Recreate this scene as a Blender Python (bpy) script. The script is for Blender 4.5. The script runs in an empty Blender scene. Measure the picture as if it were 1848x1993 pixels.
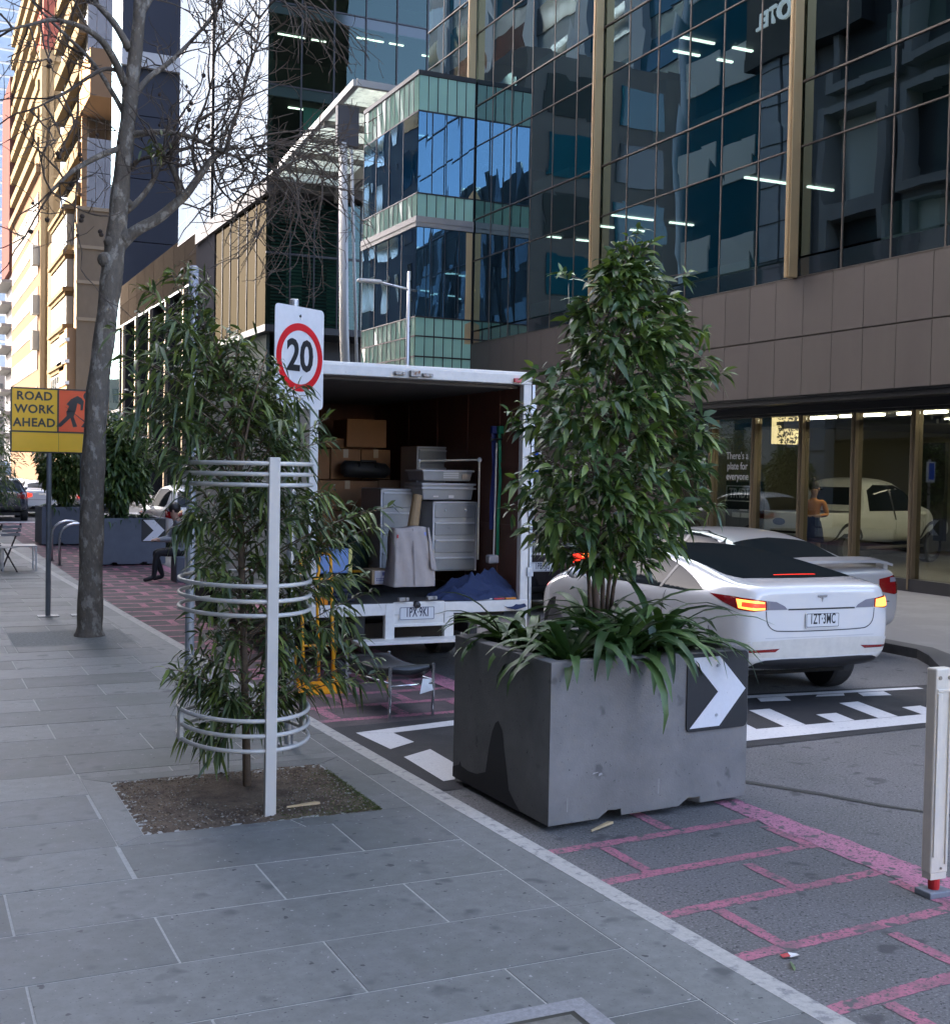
import bpy, bmesh, math, random
import numpy as np
from mathutils import Vector, Matrix
from mathutils.bvhtree import BVHTree

R = math.radians
random.seed(7)
rng = np.random.default_rng(7)
scene = bpy.context.scene
COL = scene.collection

# ---------------------------------------------------------------- camera, sky, sun, exposure
H_EYE, YAW, PIT, ROLL, FPX = 1.95, .439075, .0327608, .0187509, 2380.94
FW = Vector((math.sin(YAW) * math.cos(PIT), math.cos(YAW) * math.cos(PIT), -math.sin(PIT)))
_r = Vector((math.cos(YAW), -math.sin(YAW), 0))
_u = _r.cross(FW)
RT = math.cos(ROLL) * _r + math.sin(ROLL) * _u
UP = -math.sin(ROLL) * _r + math.cos(ROLL) * _u
cam = bpy.data.cameras.new('camera')
cam.sensor_fit = 'HORIZONTAL'
cam.sensor_width = 36.0
cam.lens = FPX / 1848.0 * 36.0
cam.clip_start = 0.05
cam.clip_end = 2000
camo = bpy.data.objects.new('camera', cam)
COL.objects.link(camo)
m = Matrix((RT, UP, -FW)).transposed().to_4x4()
m.translation = Vector((0, 0, H_EYE))
camo.matrix_world = m
scene.camera = camo

SUN_AZ = Vector((-.766, .643, 0)).normalized()
SUN_EL = R(29)
world = bpy.data.worlds.new('World')
scene.world = world
world.use_nodes = True
nt = world.node_tree
sky = nt.nodes.new('ShaderNodeTexSky')
sky.sky_type = 'NISHITA'
sky.sun_disc = False
sky.sun_elevation = SUN_EL
sky.sun_rotation = math.atan2(SUN_AZ.x, SUN_AZ.y)
sky.air_density = .4
sky.dust_density = 6.0
sky.ozone_density = .45
bg = nt.nodes['Background']
bg.inputs['Strength'].default_value = .15
nt.links.new(sky.outputs[0], bg.inputs[0])
sun = bpy.data.lights.new('sun', 'SUN')
sun.energy = 2.0
sun.angle = R(.5)
sun.color = (1.0, .93, .82)
suno = bpy.data.objects.new('sun', sun)
COL.objects.link(suno)
sdir = Vector((SUN_AZ.x * math.cos(SUN_EL), SUN_AZ.y * math.cos(SUN_EL), math.sin(SUN_EL)))
suno.rotation_euler = sdir.to_track_quat('Z', 'Y').to_euler()
suno.location = (-40, 60, 60)
scene.view_settings.view_transform = 'Standard'
scene.view_settings.look = 'None'
scene.view_settings.gamma = 1
scene.view_settings.exposure = 3.68
scene.render.engine = 'CYCLES'
scene.cycles.max_bounces = 7
scene.cycles.diffuse_bounces = 3
scene.cycles.glossy_bounces = 4
scene.cycles.transparent_max_bounces = 10
scene.cycles.transmission_bounces = 4
scene.cycles.caustics_reflective = False
scene.cycles.caustics_refractive = False
scene.cycles.sample_clamp_indirect = 6
try:
    scene.cycles.use_denoising = True
except Exception:
    pass


def at(x, y, Y):
    """the point at street distance Y that a survey pixel (1848 wide photograph) looks at"""
    d = FW + RT * ((x - 924) / FPX) - UP * ((y - 996) / FPX)
    return Vector((0, 0, H_EYE)) + d * (Y / d.y)


# ---------------------------------------------------------------- materials
MATS = {}


def mat(name, col, rough=.6, metal=0., var=0., vs=4., bump=0., bs=60., coat=0., emit=None, es=1., spec=.5,
        tone=None, col2=None, c2s=3., c2lo=.5, c2hi=.6, bdist=.01, stretch=None, specks=()):
    """procedural material: base colour with noise variation, optional second colour in patches, noise bump, per-point 'tone' attribute"""
    if name in MATS:
        return MATS[name]
    mt = bpy.data.materials.new(name)
    mt.use_nodes = True
    t = mt.node_tree
    N, Lk = t.nodes, t.links
    b = N['Principled BSDF']
    b.inputs['Roughness'].default_value = rough
    b.inputs['Metallic'].default_value = metal
    b.inputs['Specular IOR Level'].default_value = spec
    b.inputs['Coat Weight'].default_value = coat
    b.inputs['Coat Roughness'].default_value = .05
    c = (*col, 1)
    b.inputs['Base Color'].default_value = c
    tc = N.new('ShaderNodeTexCoord')
    vec = tc.outputs['Object']
    if stretch:
        mp = N.new('ShaderNodeMapping')
        mp.inputs['Scale'].default_value = stretch
        Lk.new(vec, mp.inputs[0])
        vec = mp.outputs[0]
    cur = None
    if col2 is not None:
        n = N.new('ShaderNodeTexNoise'); n.inputs['Scale'].default_value = c2s; n.inputs['Detail'].default_value = 6
        n.inputs['Roughness'].default_value = .65
        Lk.new(vec, n.inputs['Vector'])
        mr = N.new('ShaderNodeMapRange'); mr.inputs[1].default_value = c2lo; mr.inputs[2].default_value = c2hi
        Lk.new(n.outputs[0], mr.inputs[0])
        mx = N.new('ShaderNodeMixRGB'); mx.inputs[1].default_value = c; mx.inputs[2].default_value = (*col2, 1)
        Lk.new(mr.outputs[0], mx.inputs[0])
        cur = mx.outputs[0]
    if tone is not None:
        a = N.new('ShaderNodeAttribute'); a.attribute_name = 'tone'
        mx = N.new('ShaderNodeMixRGB'); mx.inputs[2].default_value = (*tone, 1)
        if cur: Lk.new(cur, mx.inputs[1])
        else: mx.inputs[1].default_value = c
        Lk.new(a.outputs['Fac'], mx.inputs[0])
        cur = mx.outputs[0]
    if var:
        n = N.new('ShaderNodeTexNoise'); n.inputs['Scale'].default_value = vs; n.inputs['Detail'].default_value = 8
        n.inputs['Roughness'].default_value = .7
        Lk.new(vec, n.inputs['Vector'])
        mr = N.new('ShaderNodeMapRange'); mr.inputs[1].default_value = .25; mr.inputs[2].default_value = .75
        mr.inputs[3].default_value = 1 - var; mr.inputs[4].default_value = 1 + var
        Lk.new(n.outputs[0], mr.inputs[0])
        mx = N.new('ShaderNodeMixRGB'); mx.blend_type = 'MULTIPLY'; mx.inputs[0].default_value = 1
        if cur: Lk.new(cur, mx.inputs[1])
        else: mx.inputs[1].default_value = c
        Lk.new(mr.outputs[0], mx.inputs[2])
        cur = mx.outputs[0]
        rr = N.new('ShaderNodeMapRange'); rr.inputs[3].default_value = max(0, rough - .12); rr.inputs[4].default_value = min(1, rough + .12)
        Lk.new(n.outputs[0], rr.inputs[0]); Lk.new(rr.outputs[0], b.inputs['Roughness'])
    for ss, lo, hi, sc in specks:
        n = N.new('ShaderNodeTexNoise'); n.inputs['Scale'].default_value = ss; n.inputs['Detail'].default_value = 2
        Lk.new(vec, n.inputs['Vector'])
        mr = N.new('ShaderNodeMapRange'); mr.inputs[1].default_value = lo; mr.inputs[2].default_value = hi
        Lk.new(n.outputs[0], mr.inputs[0])
        mx = N.new('ShaderNodeMixRGB'); mx.inputs[2].default_value = (*sc, 1)
        if cur: Lk.new(cur, mx.inputs[1])
        else: mx.inputs[1].default_value = c
        Lk.new(mr.outputs[0], mx.inputs[0])
        cur = mx.outputs[0]
    if cur:
        Lk.new(cur, b.inputs['Base Color'])
    if bump:
        n = N.new('ShaderNodeTexNoise'); n.inputs['Scale'].default_value = bs; n.inputs['Detail'].default_value = 6
        Lk.new(vec, n.inputs['Vector'])
        bp = N.new('ShaderNodeBump'); bp.inputs['Strength'].default_value = bump; bp.inputs['Distance'].default_value = bdist
        Lk.new(n.outputs[0], bp.inputs['Height']); Lk.new(bp.outputs[0], b.inputs['Normal'])
    if emit is not None:
        b.inputs['Emission Color'].default_value = (*emit, 1)
        b.inputs['Emission Strength'].default_value = es
    MATS[name] = mt
    return mt


def glass(name, tint, refl=.25, gain=.75, rough=.0, wav=0., wscale=.35, gcol=(1, 1, 1), dist=.02):
    """architectural glass: tinted see-through plus a reflection that grows at grazing angles; slight waviness"""
    if name in MATS:
        return MATS[name]
    mt = bpy.data.materials.new(name)
    mt.use_nodes = True
    t = mt.node_tree
    N, Lk = t.nodes, t.links
    N.remove(N['Principled BSDF'])
    out = N['Material Output']
    tr = N.new('ShaderNodeBsdfTransparent'); tr.inputs[0].default_value = (*tint, 1)
    gl = N.new('ShaderNodeBsdfGlossy'); gl.inputs[0].default_value = (*gcol, 1); gl.inputs['Roughness'].default_value = rough
    lw = N.new('ShaderNodeLayerWeight'); lw.inputs[0].default_value = .35
    mr = N.new('ShaderNodeMapRange'); mr.inputs[3].default_value = refl; mr.inputs[4].default_value = min(1, refl + gain)
    Lk.new(lw.outputs['Facing'], mr.inputs[0])
    mx = N.new('ShaderNodeMixShader')
    Lk.new(mr.outputs[0], mx.inputs[0]); Lk.new(tr.outputs[0], mx.inputs[1]); Lk.new(gl.outputs[0], mx.inputs[2])
    Lk.new(mx.outputs[0], out.inputs[0])
    if wav:
        tc = N.new('ShaderNodeTexCoord')
        n = N.new('ShaderNodeTexNoise'); n.inputs['Scale'].default_value = wscale; n.inputs['Detail'].default_value = 1
        Lk.new(tc.outputs['Object'], n.inputs['Vector'])
        bp = N.new('ShaderNodeBump'); bp.inputs['Strength'].default_value = wav; bp.inputs['Distance'].default_value = dist
        Lk.new(n.outputs[0], bp.inputs['Height'])
        Lk.new(bp.outputs[0], gl.inputs['Normal'])
    MATS[name] = mt
    return mt


# ---------------------------------------------------------------- mesh helpers
class MB:
    """collects boxes, prisms, tubes ... ; build() links them as one mesh object"""

    def __init__(s):
        s.v, s.f, s.m = [], [], []

    def add(s, vs, fs, mi=0):
        o = len(s.v)
        s.v += [tuple(p) for p in vs]
        s.f += [tuple(i + o for i in f) for f in fs]
        s.m += [mi] * len(fs)
        return s

    def box(s, x0, x1, y0, y1, z0, z1, mi=0):
        vs = [(x0, y0, z0), (x1, y0, z0), (x1, y1, z0), (x0, y1, z0), (x0, y0, z1), (x1, y0, z1), (x1, y1, z1), (x0, y1, z1)]
        return s.add(vs, [(3, 2, 1, 0), (4, 5, 6, 7), (0, 1, 5, 4), (1, 2, 6, 5), (2, 3, 7, 6), (3, 0, 4, 7)], mi)

    def obox(s, c, sx, sy, sz, rot, mi=0):
        """box of full sizes about centre c turned by a 3x3 rotation"""
        vs = []
        for z in (-.5, .5):
            for x, y in ((-.5, -.5), (.5, -.5), (.5, .5), (-.5, .5)):
                vs.append(Vector(c) + rot @ Vector((x * sx, y * sy, z * sz)))
        return s.add(vs, [(3, 2, 1, 0), (4, 5, 6, 7), (0, 1, 5, 4), (1, 2, 6, 5), (2, 3, 7, 6), (3, 0, 4, 7)], mi)

    def bar(s, a, b, w, t, mi=0, up=(0, 0, 1)):
        """rectangular bar from a to b, w wide, t thick"""
        a, b = Vector(a), Vector(b)
        d = (b - a)
        L = d.length
        d.normalize()
        upv = Vector(up)
        if abs(d.dot(upv)) > .98: upv = Vector((0, 1, 0))
        x = d.cross(upv).normalized()
        z = x.cross(d)
        return s.obox((a + b) / 2, w, L, t, Matrix((x, d, z)).transposed(), mi)

    def quad(s, a, b, c, d, mi=0):
        return s.add([a, b, c, d], [(0, 1, 2, 3)], mi)

    def prism(s, pts, ext, mi=0):
        """closed polygon (list of 3d points) extruded by vector ext"""
        n = len(pts)
        e = Vector(ext)
        vs = [Vector(p) for p in pts] + [Vector(p) + e for p in pts]
        fs = [tuple(range(n - 1, -1, -1)), tuple(range(n, 2 * n))]
        fs += [(i, (i + 1) % n, (i + 1) % n + n, i + n) for i in range(n)]
        return s.add(vs, fs, mi)

    def tube(s, pts, rad, n=8, mi=0, cap=True, closed=False):
        pts = [Vector(p) for p in pts]
        k = len(pts)
        rad = rad if hasattr(rad, '__len__') else [rad] * k
        vs, fs = [], []
        prev = None
        for i, p in enumerate(pts):
            if closed:
                d = pts[(i + 1) % k] - pts[i - 1]
            else:
                d = pts[min(i + 1, k - 1)] - pts[max(i - 1, 0)]
            d = d.normalized() if d.length > 1e-9 else Vector((0, 0, 1))
            if prev is None:
                a = d.cross(Vector((0, 0, 1)))
                if a.length < .05: a = d.cross(Vector((1, 0, 0)))
            else:
                a = prev - d * prev.dot(d)
                if a.length < 1e-6: a = d.cross(Vector((1, 0, 0)))
            a.normalize()
            prev = a
            b = d.cross(a)
            for j in range(n):
                q = 2 * math.pi * j / n
                vs.append(p + (a * math.cos(q) + b * math.sin(q)) * rad[i])
        for i in range(k if closed else k - 1):
            for j in range(n):
                i2 = (i + 1) % k
                fs.append((i * n + j, i * n + (j + 1) % n, i2 * n + (j + 1) % n, i2 * n + j))
        if cap and not closed:
            fs.append(tuple(range(n - 1, -1, -1)))
            fs.append(tuple((k - 1) * n + j for j in range(n)))
        return s.add(vs, fs, mi)

    def lathe(s, prof, c=(0, 0, 0), n=16, axis='z', mi=0):
        vs, fs = [], []
        k = len(prof)
        for r_, h in prof:
            for j in range(n):
                q = 2 * math.pi * j / n
                a, b = r_ * math.cos(q), r_ * math.sin(q)
                p = {'z': (a, b, h), 'y': (a, h, b), 'x': (h, a, b)}[axis]
                vs.append((p[0] + c[0], p[1] + c[1], p[2] + c[2]))
        for i in range(k - 1):
            for j in range(n):
                fs.append((i * n + j, i * n + (j + 1) % n, (i + 1) * n + (j + 1) % n, (i + 1) * n + j))
        fs.append(tuple(range(n - 1, -1, -1)))
        fs.append(tuple((k - 1) * n + j for j in range(n)))
        return s.add(vs, fs, mi)

    def ball(s, c, r, n=8, mi=0, sz=1.):
        prof = [(r * math.sin(math.pi * i / n) + 1e-5, -r * sz * math.cos(math.pi * i / n)) for i in range(n + 1)]
        return s.lathe(prof, c, n * 2 if n < 6 else 12, 'z', mi)

    def move(s, v):
        v = Vector(v)
        s.v = [tuple(Vector(p) + v) for p in s.v]
        return s

    def build(s, name, mats, par=None, bevel=0., smooth=False, sub=0, seg=2):
        me = bpy.data.meshes.new(name)
        me.from_pydata(s.v, [], s.f)
        mats = mats if isinstance(mats, (list, tuple)) else [mats]
        for q in mats: me.materials.append(q)
        if len(mats) > 1: me.polygons.foreach_set('material_index', s.m)
        if smooth: me.polygons.foreach_set('use_smooth', [True] * len(me.polygons))
        bm = bmesh.new(); bm.from_mesh(me)
        bmesh.ops.recalc_face_normals(bm, faces=bm.faces)
        bm.to_mesh(me); bm.free()
        me.update()
        o = bpy.data.objects.new(name, me)
        COL.objects.link(o)
        if par is not None:
            o.parent = par
        if bevel:
            md = o.modifiers.new('bevel', 'BEVEL'); md.width = bevel; md.segments = seg; md.limit_method = 'ANGLE'
        if sub:
            md = o.modifiers.new('sub', 'SUBSURF'); md.levels = sub; md.render_levels = sub
        return o


def tag(o, label=None, cat=None, group=None, kind=None):
    for k, v in (('label', label), ('category', cat), ('group', group), ('kind', kind)):
        if v is not None: o[k] = v
    return o


def thing(name, label, cat, loc=(0, 0, 0), rz=0., group=None):
    o = bpy.data.objects.new(name, None)
    COL.objects.link(o)
    o.location = loc
    o.rotation_euler = (0, 0, rz)
    return tag(o, label, cat, group)


def wpart(mb, name, mats, par, **k):
    """part whose shape was collected in street coordinates, under a thing that is not turned"""
    p, off = par, Vector((0, 0, 0))
    while p is not None:
        off += Vector(p.location); p = p.parent
    return mb.move(-off).build(name, mats, par, **k)


def struct(mb, name, mats, **k):
    o = mb.build(name, mats, None, **k)
    o['kind'] = 'structure'
    return o


def copy_tree(o, parent=None):
    c = o.copy()
    COL.objects.link(c)
    if parent is not None: c.parent = parent
    for ch in list(o.children): copy_tree(ch, c)
    return c


def text_mb(txt, size, sx=1., bold=0., ext=.0015, spacing=1., align='CENTER'):
    """lettering as a flat mesh in the local xz plane, facing -y, centred on the origin"""
    cu = bpy.data.curves.new('t', 'FONT')
    cu.body = txt; cu.size = size; cu.align_x = align; cu.align_y = 'CENTER'
    cu.extrude = ext; cu.offset = bold; cu.space_character = spacing; cu.resolution_u = 3
    o = bpy.data.objects.new('t', cu)
    COL.objects.link(o)
    dg = bpy.context.evaluated_depsgraph_get()
    me = o.evaluated_get(dg).to_mesh()
    mb = MB()
    mb.add([(v.co.x * sx, -v.co.z, v.co.y) for v in me.vertices], [tuple(p.vertices) for p in me.polygons])
    o.evaluated_get(dg).to_mesh_clear()
    bpy.data.objects.remove(o)
    bpy.data.curves.remove(cu)
    return mb


def xf(mb, M4):
    mb.v = [tuple(M4 @ Vector(p)) for p in mb.v]
    return mb


def rotz(a):
    return Matrix.Rotation(a, 4, 'Z')


def leaf_mesh(name, P, D, L, W, mats, par=None, droop=.3, fold=.25, tone=None, Uv=None, curl=None):
    """many single leaves, each a folded blade of six faces that droops with its length"""
    P, D = np.asarray(P, float), np.asarray(D, float)
    n = len(P)
    L = np.broadcast_to(np.asarray(L, float), (n,)); W = np.broadcast_to(np.asarray(W, float), (n,))
    droop = np.broadcast_to(np.asarray(droop, float), (n,))
    D = D / (np.linalg.norm(D, axis=1)[:, None] + 1e-9)
    if Uv is None:
        Uv = rng.normal(size=(n, 3)) * .45 + np.array([0, 0, 1.])
    S = np.cross(D, Uv); S /= np.linalg.norm(S, axis=1)[:, None] + 1e-9
    Nn = np.cross(S, D)

    def cen(t):
        return P + D * (L * t)[:, None] - np.array([0, 0, 1.]) * (droop * L * t * t)[:, None]
    rows = []
    rows.append(cen(0.))
    for t, w in ((.3, 1.), (.68, .78)):
        c = cen(t)
        hw = (W * w / 2)[:, None]
        rows += [c - S * hw + Nn * hw * fold, c, c + S * hw + Nn * hw * fold]
    rows.append(cen(1.))
    V = np.stack(rows, 1).reshape(-1, 3)
    base = (np.arange(n) * 8)[:, None]
    tri = np.array([[0, 2, 1], [0, 3, 2], [4, 5, 7], [5, 6, 7]])
    quad = np.array([[1, 2, 5, 4], [2, 3, 6, 5]])
    T = (base[:, :, None] + tri[None]).reshape(-1, 3)
    Q = (base[:, :, None] + quad[None]).reshape(-1, 4)
    me = bpy.data.meshes.new(name)
    me.vertices.add(len(V)); me.vertices.foreach_set('co', V.ravel())
    nl = T.size + Q.size
    me.loops.add(nl)
    me.loops.foreach_set('vertex_index', np.concatenate([T.ravel(), Q.ravel()]).astype(np.int32))
    me.polygons.add(len(T) + len(Q))
    st = np.concatenate([np.arange(len(T)) * 3, T.size + np.arange(len(Q)) * 4]).astype(np.int32)
    me.polygons.foreach_set('loop_start', st)
    me.polygons.foreach_set('use_smooth', np.ones(len(st), bool))
    me.update(calc_edges=True)
    me.validate()
    if tone is None: tone = rng.random(n)
    a = me.attributes.new('tone', 'FLOAT', 'POINT')
    a.data.foreach_set('value', np.repeat(tone, 8).astype(np.float32))
    for q in (mats if isinstance(mats, (list, tuple)) else [mats]): me.materials.append(q)
    o = bpy.data.objects.new(name, me)
    COL.objects.link(o)
    if par is not None: o.parent = par
    return o


def leafmat(name, dark, light, rough=.38, trans=.25):
    mt = mat(name, dark, rough, tone=light, var=.25, vs=9., spec=.5)
    t = mt.node_tree
    N, Lk = t.nodes, t.links
    b = N['Principled BSDF']
    src = b.inputs['Base Color'].links[0].from_socket
    tl = N.new('ShaderNodeBsdfTranslucent')
    mul = N.new('ShaderNodeMixRGB'); mul.blend_type = 'MULTIPLY'; mul.inputs[0].default_value = 1
    mul.inputs[2].default_value = (1.3, 1.5, .6, 1)
    Lk.new(src, mul.inputs[1]); Lk.new(mul.outputs[0], tl.inputs[0])
    mx = N.new('ShaderNodeMixShader'); mx.inputs[0].default_value = trans
    Lk.new(b.outputs[0], mx.inputs[1]); Lk.new(tl.outputs[0], mx.inputs[2])
    Lk.new(mx.outputs[0], N['Material Output'].inputs[0])
    return mt


# common materials
GALV = mat('galvanised', (.42, .44, .46), .42, .85, var=.25, vs=14)
ALU = mat('powder_coat_grey', (.54, .52, .47), .38, 0, var=.06, vs=3, coat=.2)
BLACKM = mat('black_metal', (.015, .015, .016), .4)
BLACKP = mat('black_plastic', (.02, .02, .022), .5)
RUBBER = mat('rubber', (.02, .02, .02), .8, bump=.2, bs=80)
CHROME = mat('chrome', (.75, .76, .78), .12, 1.)
STEEL = mat('brushed_steel', (.55, .56, .57), .3, 1., var=.1)
WHITEP = mat('white_paint', (.78, .77, .73), .4, 0, var=.08, vs=6)
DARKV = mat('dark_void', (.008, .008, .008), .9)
# ---------------------------------------------------------------- ground, road, pavements
ZR = -.08
ASPH = mat('asphalt', (.140, .138, .128), .85, var=.38, vs=75, bump=.6, bs=120, bdist=.006, col2=(.165, .16, .153), c2s=.9, c2lo=.42, c2hi=.62, specks=((75, .58, .68, (.26, .255, .245)), (60, .60, .68, (.055, .055, .053)), (6, .64, .72, (.085, .083, .08))))
ASPHNEW = mat('fresh_asphalt', (.026, .026, .027), .8, var=.35, vs=75, bump=.6, bs=120, bdist=.006, col2=(.05, .05, .05), c2s=2.2, c2lo=.5, c2hi=.7, specks=((130, .68, .76, (.10, .10, .10)),))
SLAB = mat('bluestone', (.108, .117, .107), .6, var=.26, vs=11, bump=.12, bs=60, bdist=.004, tone=(.20, .208, .193), col2=(.165, .168, .164), c2s=1.6, c2lo=.42, c2hi=.72, spec=.4, specks=((70, .64, .74, (.085, .088, .09)), (34, .70, .72, (.34, .34, .33)), (18, .69, .715, (.06, .062, .064)), (5, .62, .72, (.095, .10, .10))))
GROUT = mat('mortar', (.40, .40, .36), .9, var=.25, vs=40)
MARK = mat('road_paint', (.70, .695, .67), .6, var=.16, vs=60, col2=(.35, .35, .35), c2s=16, c2lo=.60, c2hi=.72)
KERBW = mat('worn_kerb_paint', (.44, .43, .385), .75, var=.2, vs=30, col2=(.25, .25, .24), c2s=14, c2lo=.52, c2hi=.64, bump=.2, bs=60)
def fade_mat(name, col, lo, hi, scale, base=(.07, .07, .07)):
    """worn thin road paint: asphalt shows through in patches"""
    return mat(name, col, .8, var=.3, vs=75, bump=.6, bs=120, bdist=.004, col2=base, c2s=scale, c2lo=lo, c2hi=hi, specks=((60, .56, .64, (.12, .11, .105)), (14, .60, .66, (.12, .115, .11))))
PINK = fade_mat('worn_pink_paint', (.46, .165, .215), .44, .74, 9., (.15, .12, .12))
PINKB = fade_mat('bright_pink_paint', (.52, .21, .285), .46, .8, 6, (.2, .125, .14))


def kerb_x(y):
    return 3.20 - .030 * y


def ground_sheet(name, z, x0, x1, y0, y1, m_):
    mb = MB(); mb.quad((x0, y0, z), (x1, y0, z), (x1, y1, z), (x0, y1, z))
    return struct(mb, name, m_)


ground_sheet('road', ZR, -400, 400, -300, 700, ASPH)

# left footpath: mortar bed + single bluestone slabs (a worn tone for each slab)
bed = MB()
bed.add([(-9, -12, -.0018), (kerb_x(-12) - .12, -12, -.0018), (kerb_x(60) - .12, 60, -.0018), (-9, 60, -.0018)], [(0, 1, 2, 3)])
bed.add([(kerb_x(-12) - .12, -12, -.0018), (kerb_x(60) - .12, 60, -.0018), (kerb_x(60) - .12, 60, -.3), (kerb_x(-12) - .12, -12, -.3)], [(0, 1, 2, 3)])
struct(bed, 'footpath_bed', GROUT)
PIT = (1.17, 2.51, 6.52, 7.69)
PAT = (1.10, 2.35, 13.75, 14.95)


def clip_out(rects, hole):
    out = []
    hx0, hx1, hy0, hy1 = hole
    for x0, x1, y0, y1 in rects:
        if x1 <= hx0 or x0 >= hx1 or y1 <= hy0 or y0 >= hy1:
            out.append((x0, x1, y0, y1)); continue
        if x0 < hx0: out.append((x0, hx0, y0, y1))
        if x1 > hx1: out.append((hx1, x1, y0, y1))
        cx0, cx1 = max(x0, hx0), min(x1, hx1)
        if y0 < hy0: out.append((cx0, cx1, y0, hy0))
        if y1 > hy1: out.append((cx0, cx1, hy1, y1))
    return [r_ for r_ in out if r_[1] - r_[0] > .03 and r_[3] - r_[2] > .03]


sv, sf, st = [], [], []


def slab(x0, x1, y0, y1, z=0., g=.0055, tn=None, poly=None):
    o = len(sv)
    t = random.random() if tn is None else tn
    dz = random.uniform(-.0009, .0009)
    P = poly or [(x0 + g, y0 + g), (x1 - g, y0 + g), (x1 - g, y1 - g), (x0 + g, y1 - g)]
    for zz in (z + dz, z - .006):
        for x, y in P:
            sv.append((x, y, zz)); st.append(t)
    n = len(P)
    sf.append(tuple(o + i for i in range(n)))
    for i in range(n): sf.append((o + i, o + (i + 1) % n, o + (i + 1) % n + n, o + i + n))


y = 3.69 - .535 * 20
i = 0
BORD = .155
while y < 58:
    y1 = y + .5355
    off = .43 if i % 2 else 1.0
    xs = [off + 1.155 * k for k in range(-9, 4)]
    xs = [x for x in xs if x < 2.60] + [2.70]
    prev = -8.8
    for x in xs:
        if x <= prev + .05: continue
        rs = clip_out([(prev, x, y, y1)], (PIT[0] - BORD, PIT[1] + .19, PIT[2] - BORD, PIT[3] + BORD))
        rs = [q for r_ in rs for q in clip_out([r_], PAT)]
        for r_ in rs: slab(*r_)
        prev = x
    y = y1
    i += 1
# border stones round the tree pit, mitred
a0, a1, b0, b1 = PIT
o = BORD
for poly in ([(a0 - o, b0 - o), (2.0, b0 - o), (1.96, b0), (a0, b0)], [(2.01, b0 - o), (a1 + .185, b0 - o), (a1 + .185, b0), (1.97, b0)],
             [(a0 - o, b0 - o + .006), (a0 - .004, b0 + .006), (a0 - .004, b1), (a0 - o, b1 + o)],
             [(a0, b1 + .004), (a1, b1 + .004), (a1 + .185, b1 + o), (a0 - o, b1 + o)],
             [(a1 + .004, b0 + .004), (a1 + .185, b0 + .004), (a1 + .185, b1 + o), (a1 + .004, b1)]):
    slab(0, 0, 0, 0, poly=poly)
# kerbstones along the edge
y = -11.9
while y < 58:
    L = 1.28
    slab(0, 0, 0, 0, poly=[(2.705, y + .003), (kerb_x(y) - .105, y + .003), (kerb_x(y + L) - .105, y + L - .003), (2.705, y + L - .003)] if kerb_x(y + L) - .105 > 2.72 else
         [(kerb_x(y) - .35, y), (kerb_x(y) - .105, y), (kerb_x(y + L) - .105, y + L - .004), (kerb_x(y + L) - .35, y + L - .004)])
    y += L
me = bpy.data.meshes.new('footpath')
me.from_pydata(sv, [], sf)
a = me.attributes.new('tone', 'FLOAT', 'POINT'); a.data.foreach_set('value', np.array(st, np.float32) ** 1.2)
me.materials.append(SLAB)
o = bpy.data.objects.new('footpath', me); COL.objects.link(o); o['kind'] = 'structure'

kb = MB()
y = -11.9
while y < 75:
    L = 2.4
    p = [(kerb_x(y) - .105, y), (kerb_x(y), y), (kerb_x(y + L), y + L), (kerb_x(y + L) - .105, y + L)]
    kb.add([(x, yy, .001) for x, yy in p] + [(x, yy, -.2) for x, yy in p], [(0, 1, 2, 3), (1, 2, 6, 5), (0, 3, 7, 4)])
    y += L
struct(kb, 'kerb', [KERBW])

# ragged black bitumen seam along the kerb
sm = MB()
ys = np.arange(-6, 40, .045)
pts = [(kerb_x(y) + .055 + .05 * rng.random() + (.05 if rng.random() > .93 else 0), y, ZR + .0045) for y in ys]
for k in range(len(ys) - 1):
    sm.quad((kerb_x(ys[k]), ys[k], ZR + .0045), pts[k], pts[k + 1], (kerb_x(ys[k + 1]), ys[k + 1], ZR + .0045))
struct(sm, 'bitumen_seam', mat('bitumen', (.012, .012, .012), .75, bump=.6, bs=180))

# soil in the tree pit with grit and grass
SOIL = mat('soil', (.17, .125, .082), .95, var=.45, vs=60, bump=1., bs=90, bdist=.02, col2=(.095, .066, .042), c2s=5, c2lo=.42, c2hi=.6)
nx, ny = 46, 40
mb = MB()
vs = []
for j in range(ny + 1):
    for i in range(nx + 1):
        x = PIT[0] + (PIT[1] - PIT[0]) * i / nx; y = PIT[2] + (PIT[3] - PIT[2]) * j / ny
        e = min(i, nx - i, j, ny - j) / 8
        z = -.001 + .006 * min(1, e) + .008 * (rng.random() - .5) + .03 * math.exp(-((x - 1.89) ** 2 + (y - 7.19) ** 2) / .03)
        vs.append((x, y, z))
mb.add(vs, [(j * (nx + 1) + i, j * (nx + 1) + i + 1, (j + 1) * (nx + 1) + i + 1, (j + 1) * (nx + 1) + i) for j in range(ny) for i in range(nx)])
struct(mb, 'soil', SOIL, smooth=True)
mb = MB()
for _ in range(2600):
    x = rng.uniform(PIT[0] + .02, PIT[1] - .02); y = rng.uniform(PIT[2] + .02, PIT[3] - .02)
    s_ = .003 + .006 * rng.random() ** 2
    q = Matrix.Rotation(rng.random() * 6, 3, 'Z') @ Matrix.Rotation(rng.random() * .6, 3, 'X')
    mb.obox((x, y, .006), s_ * rng.uniform(.8, 2.2), s_, s_ * .7, q, int(rng.random() * 3))
o = mb.build('gravel', [mat('grit_pale', (.30, .27, .22), .9), mat('grit_brown', (.24, .18, .115), .9), mat('grit_dark', (.11, .08, .055), .9)])
tag(o, kind='stuff')
n = 5200
px = PIT[1] - .01 - (rng.random(n) ** 2.6) * .62
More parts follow.
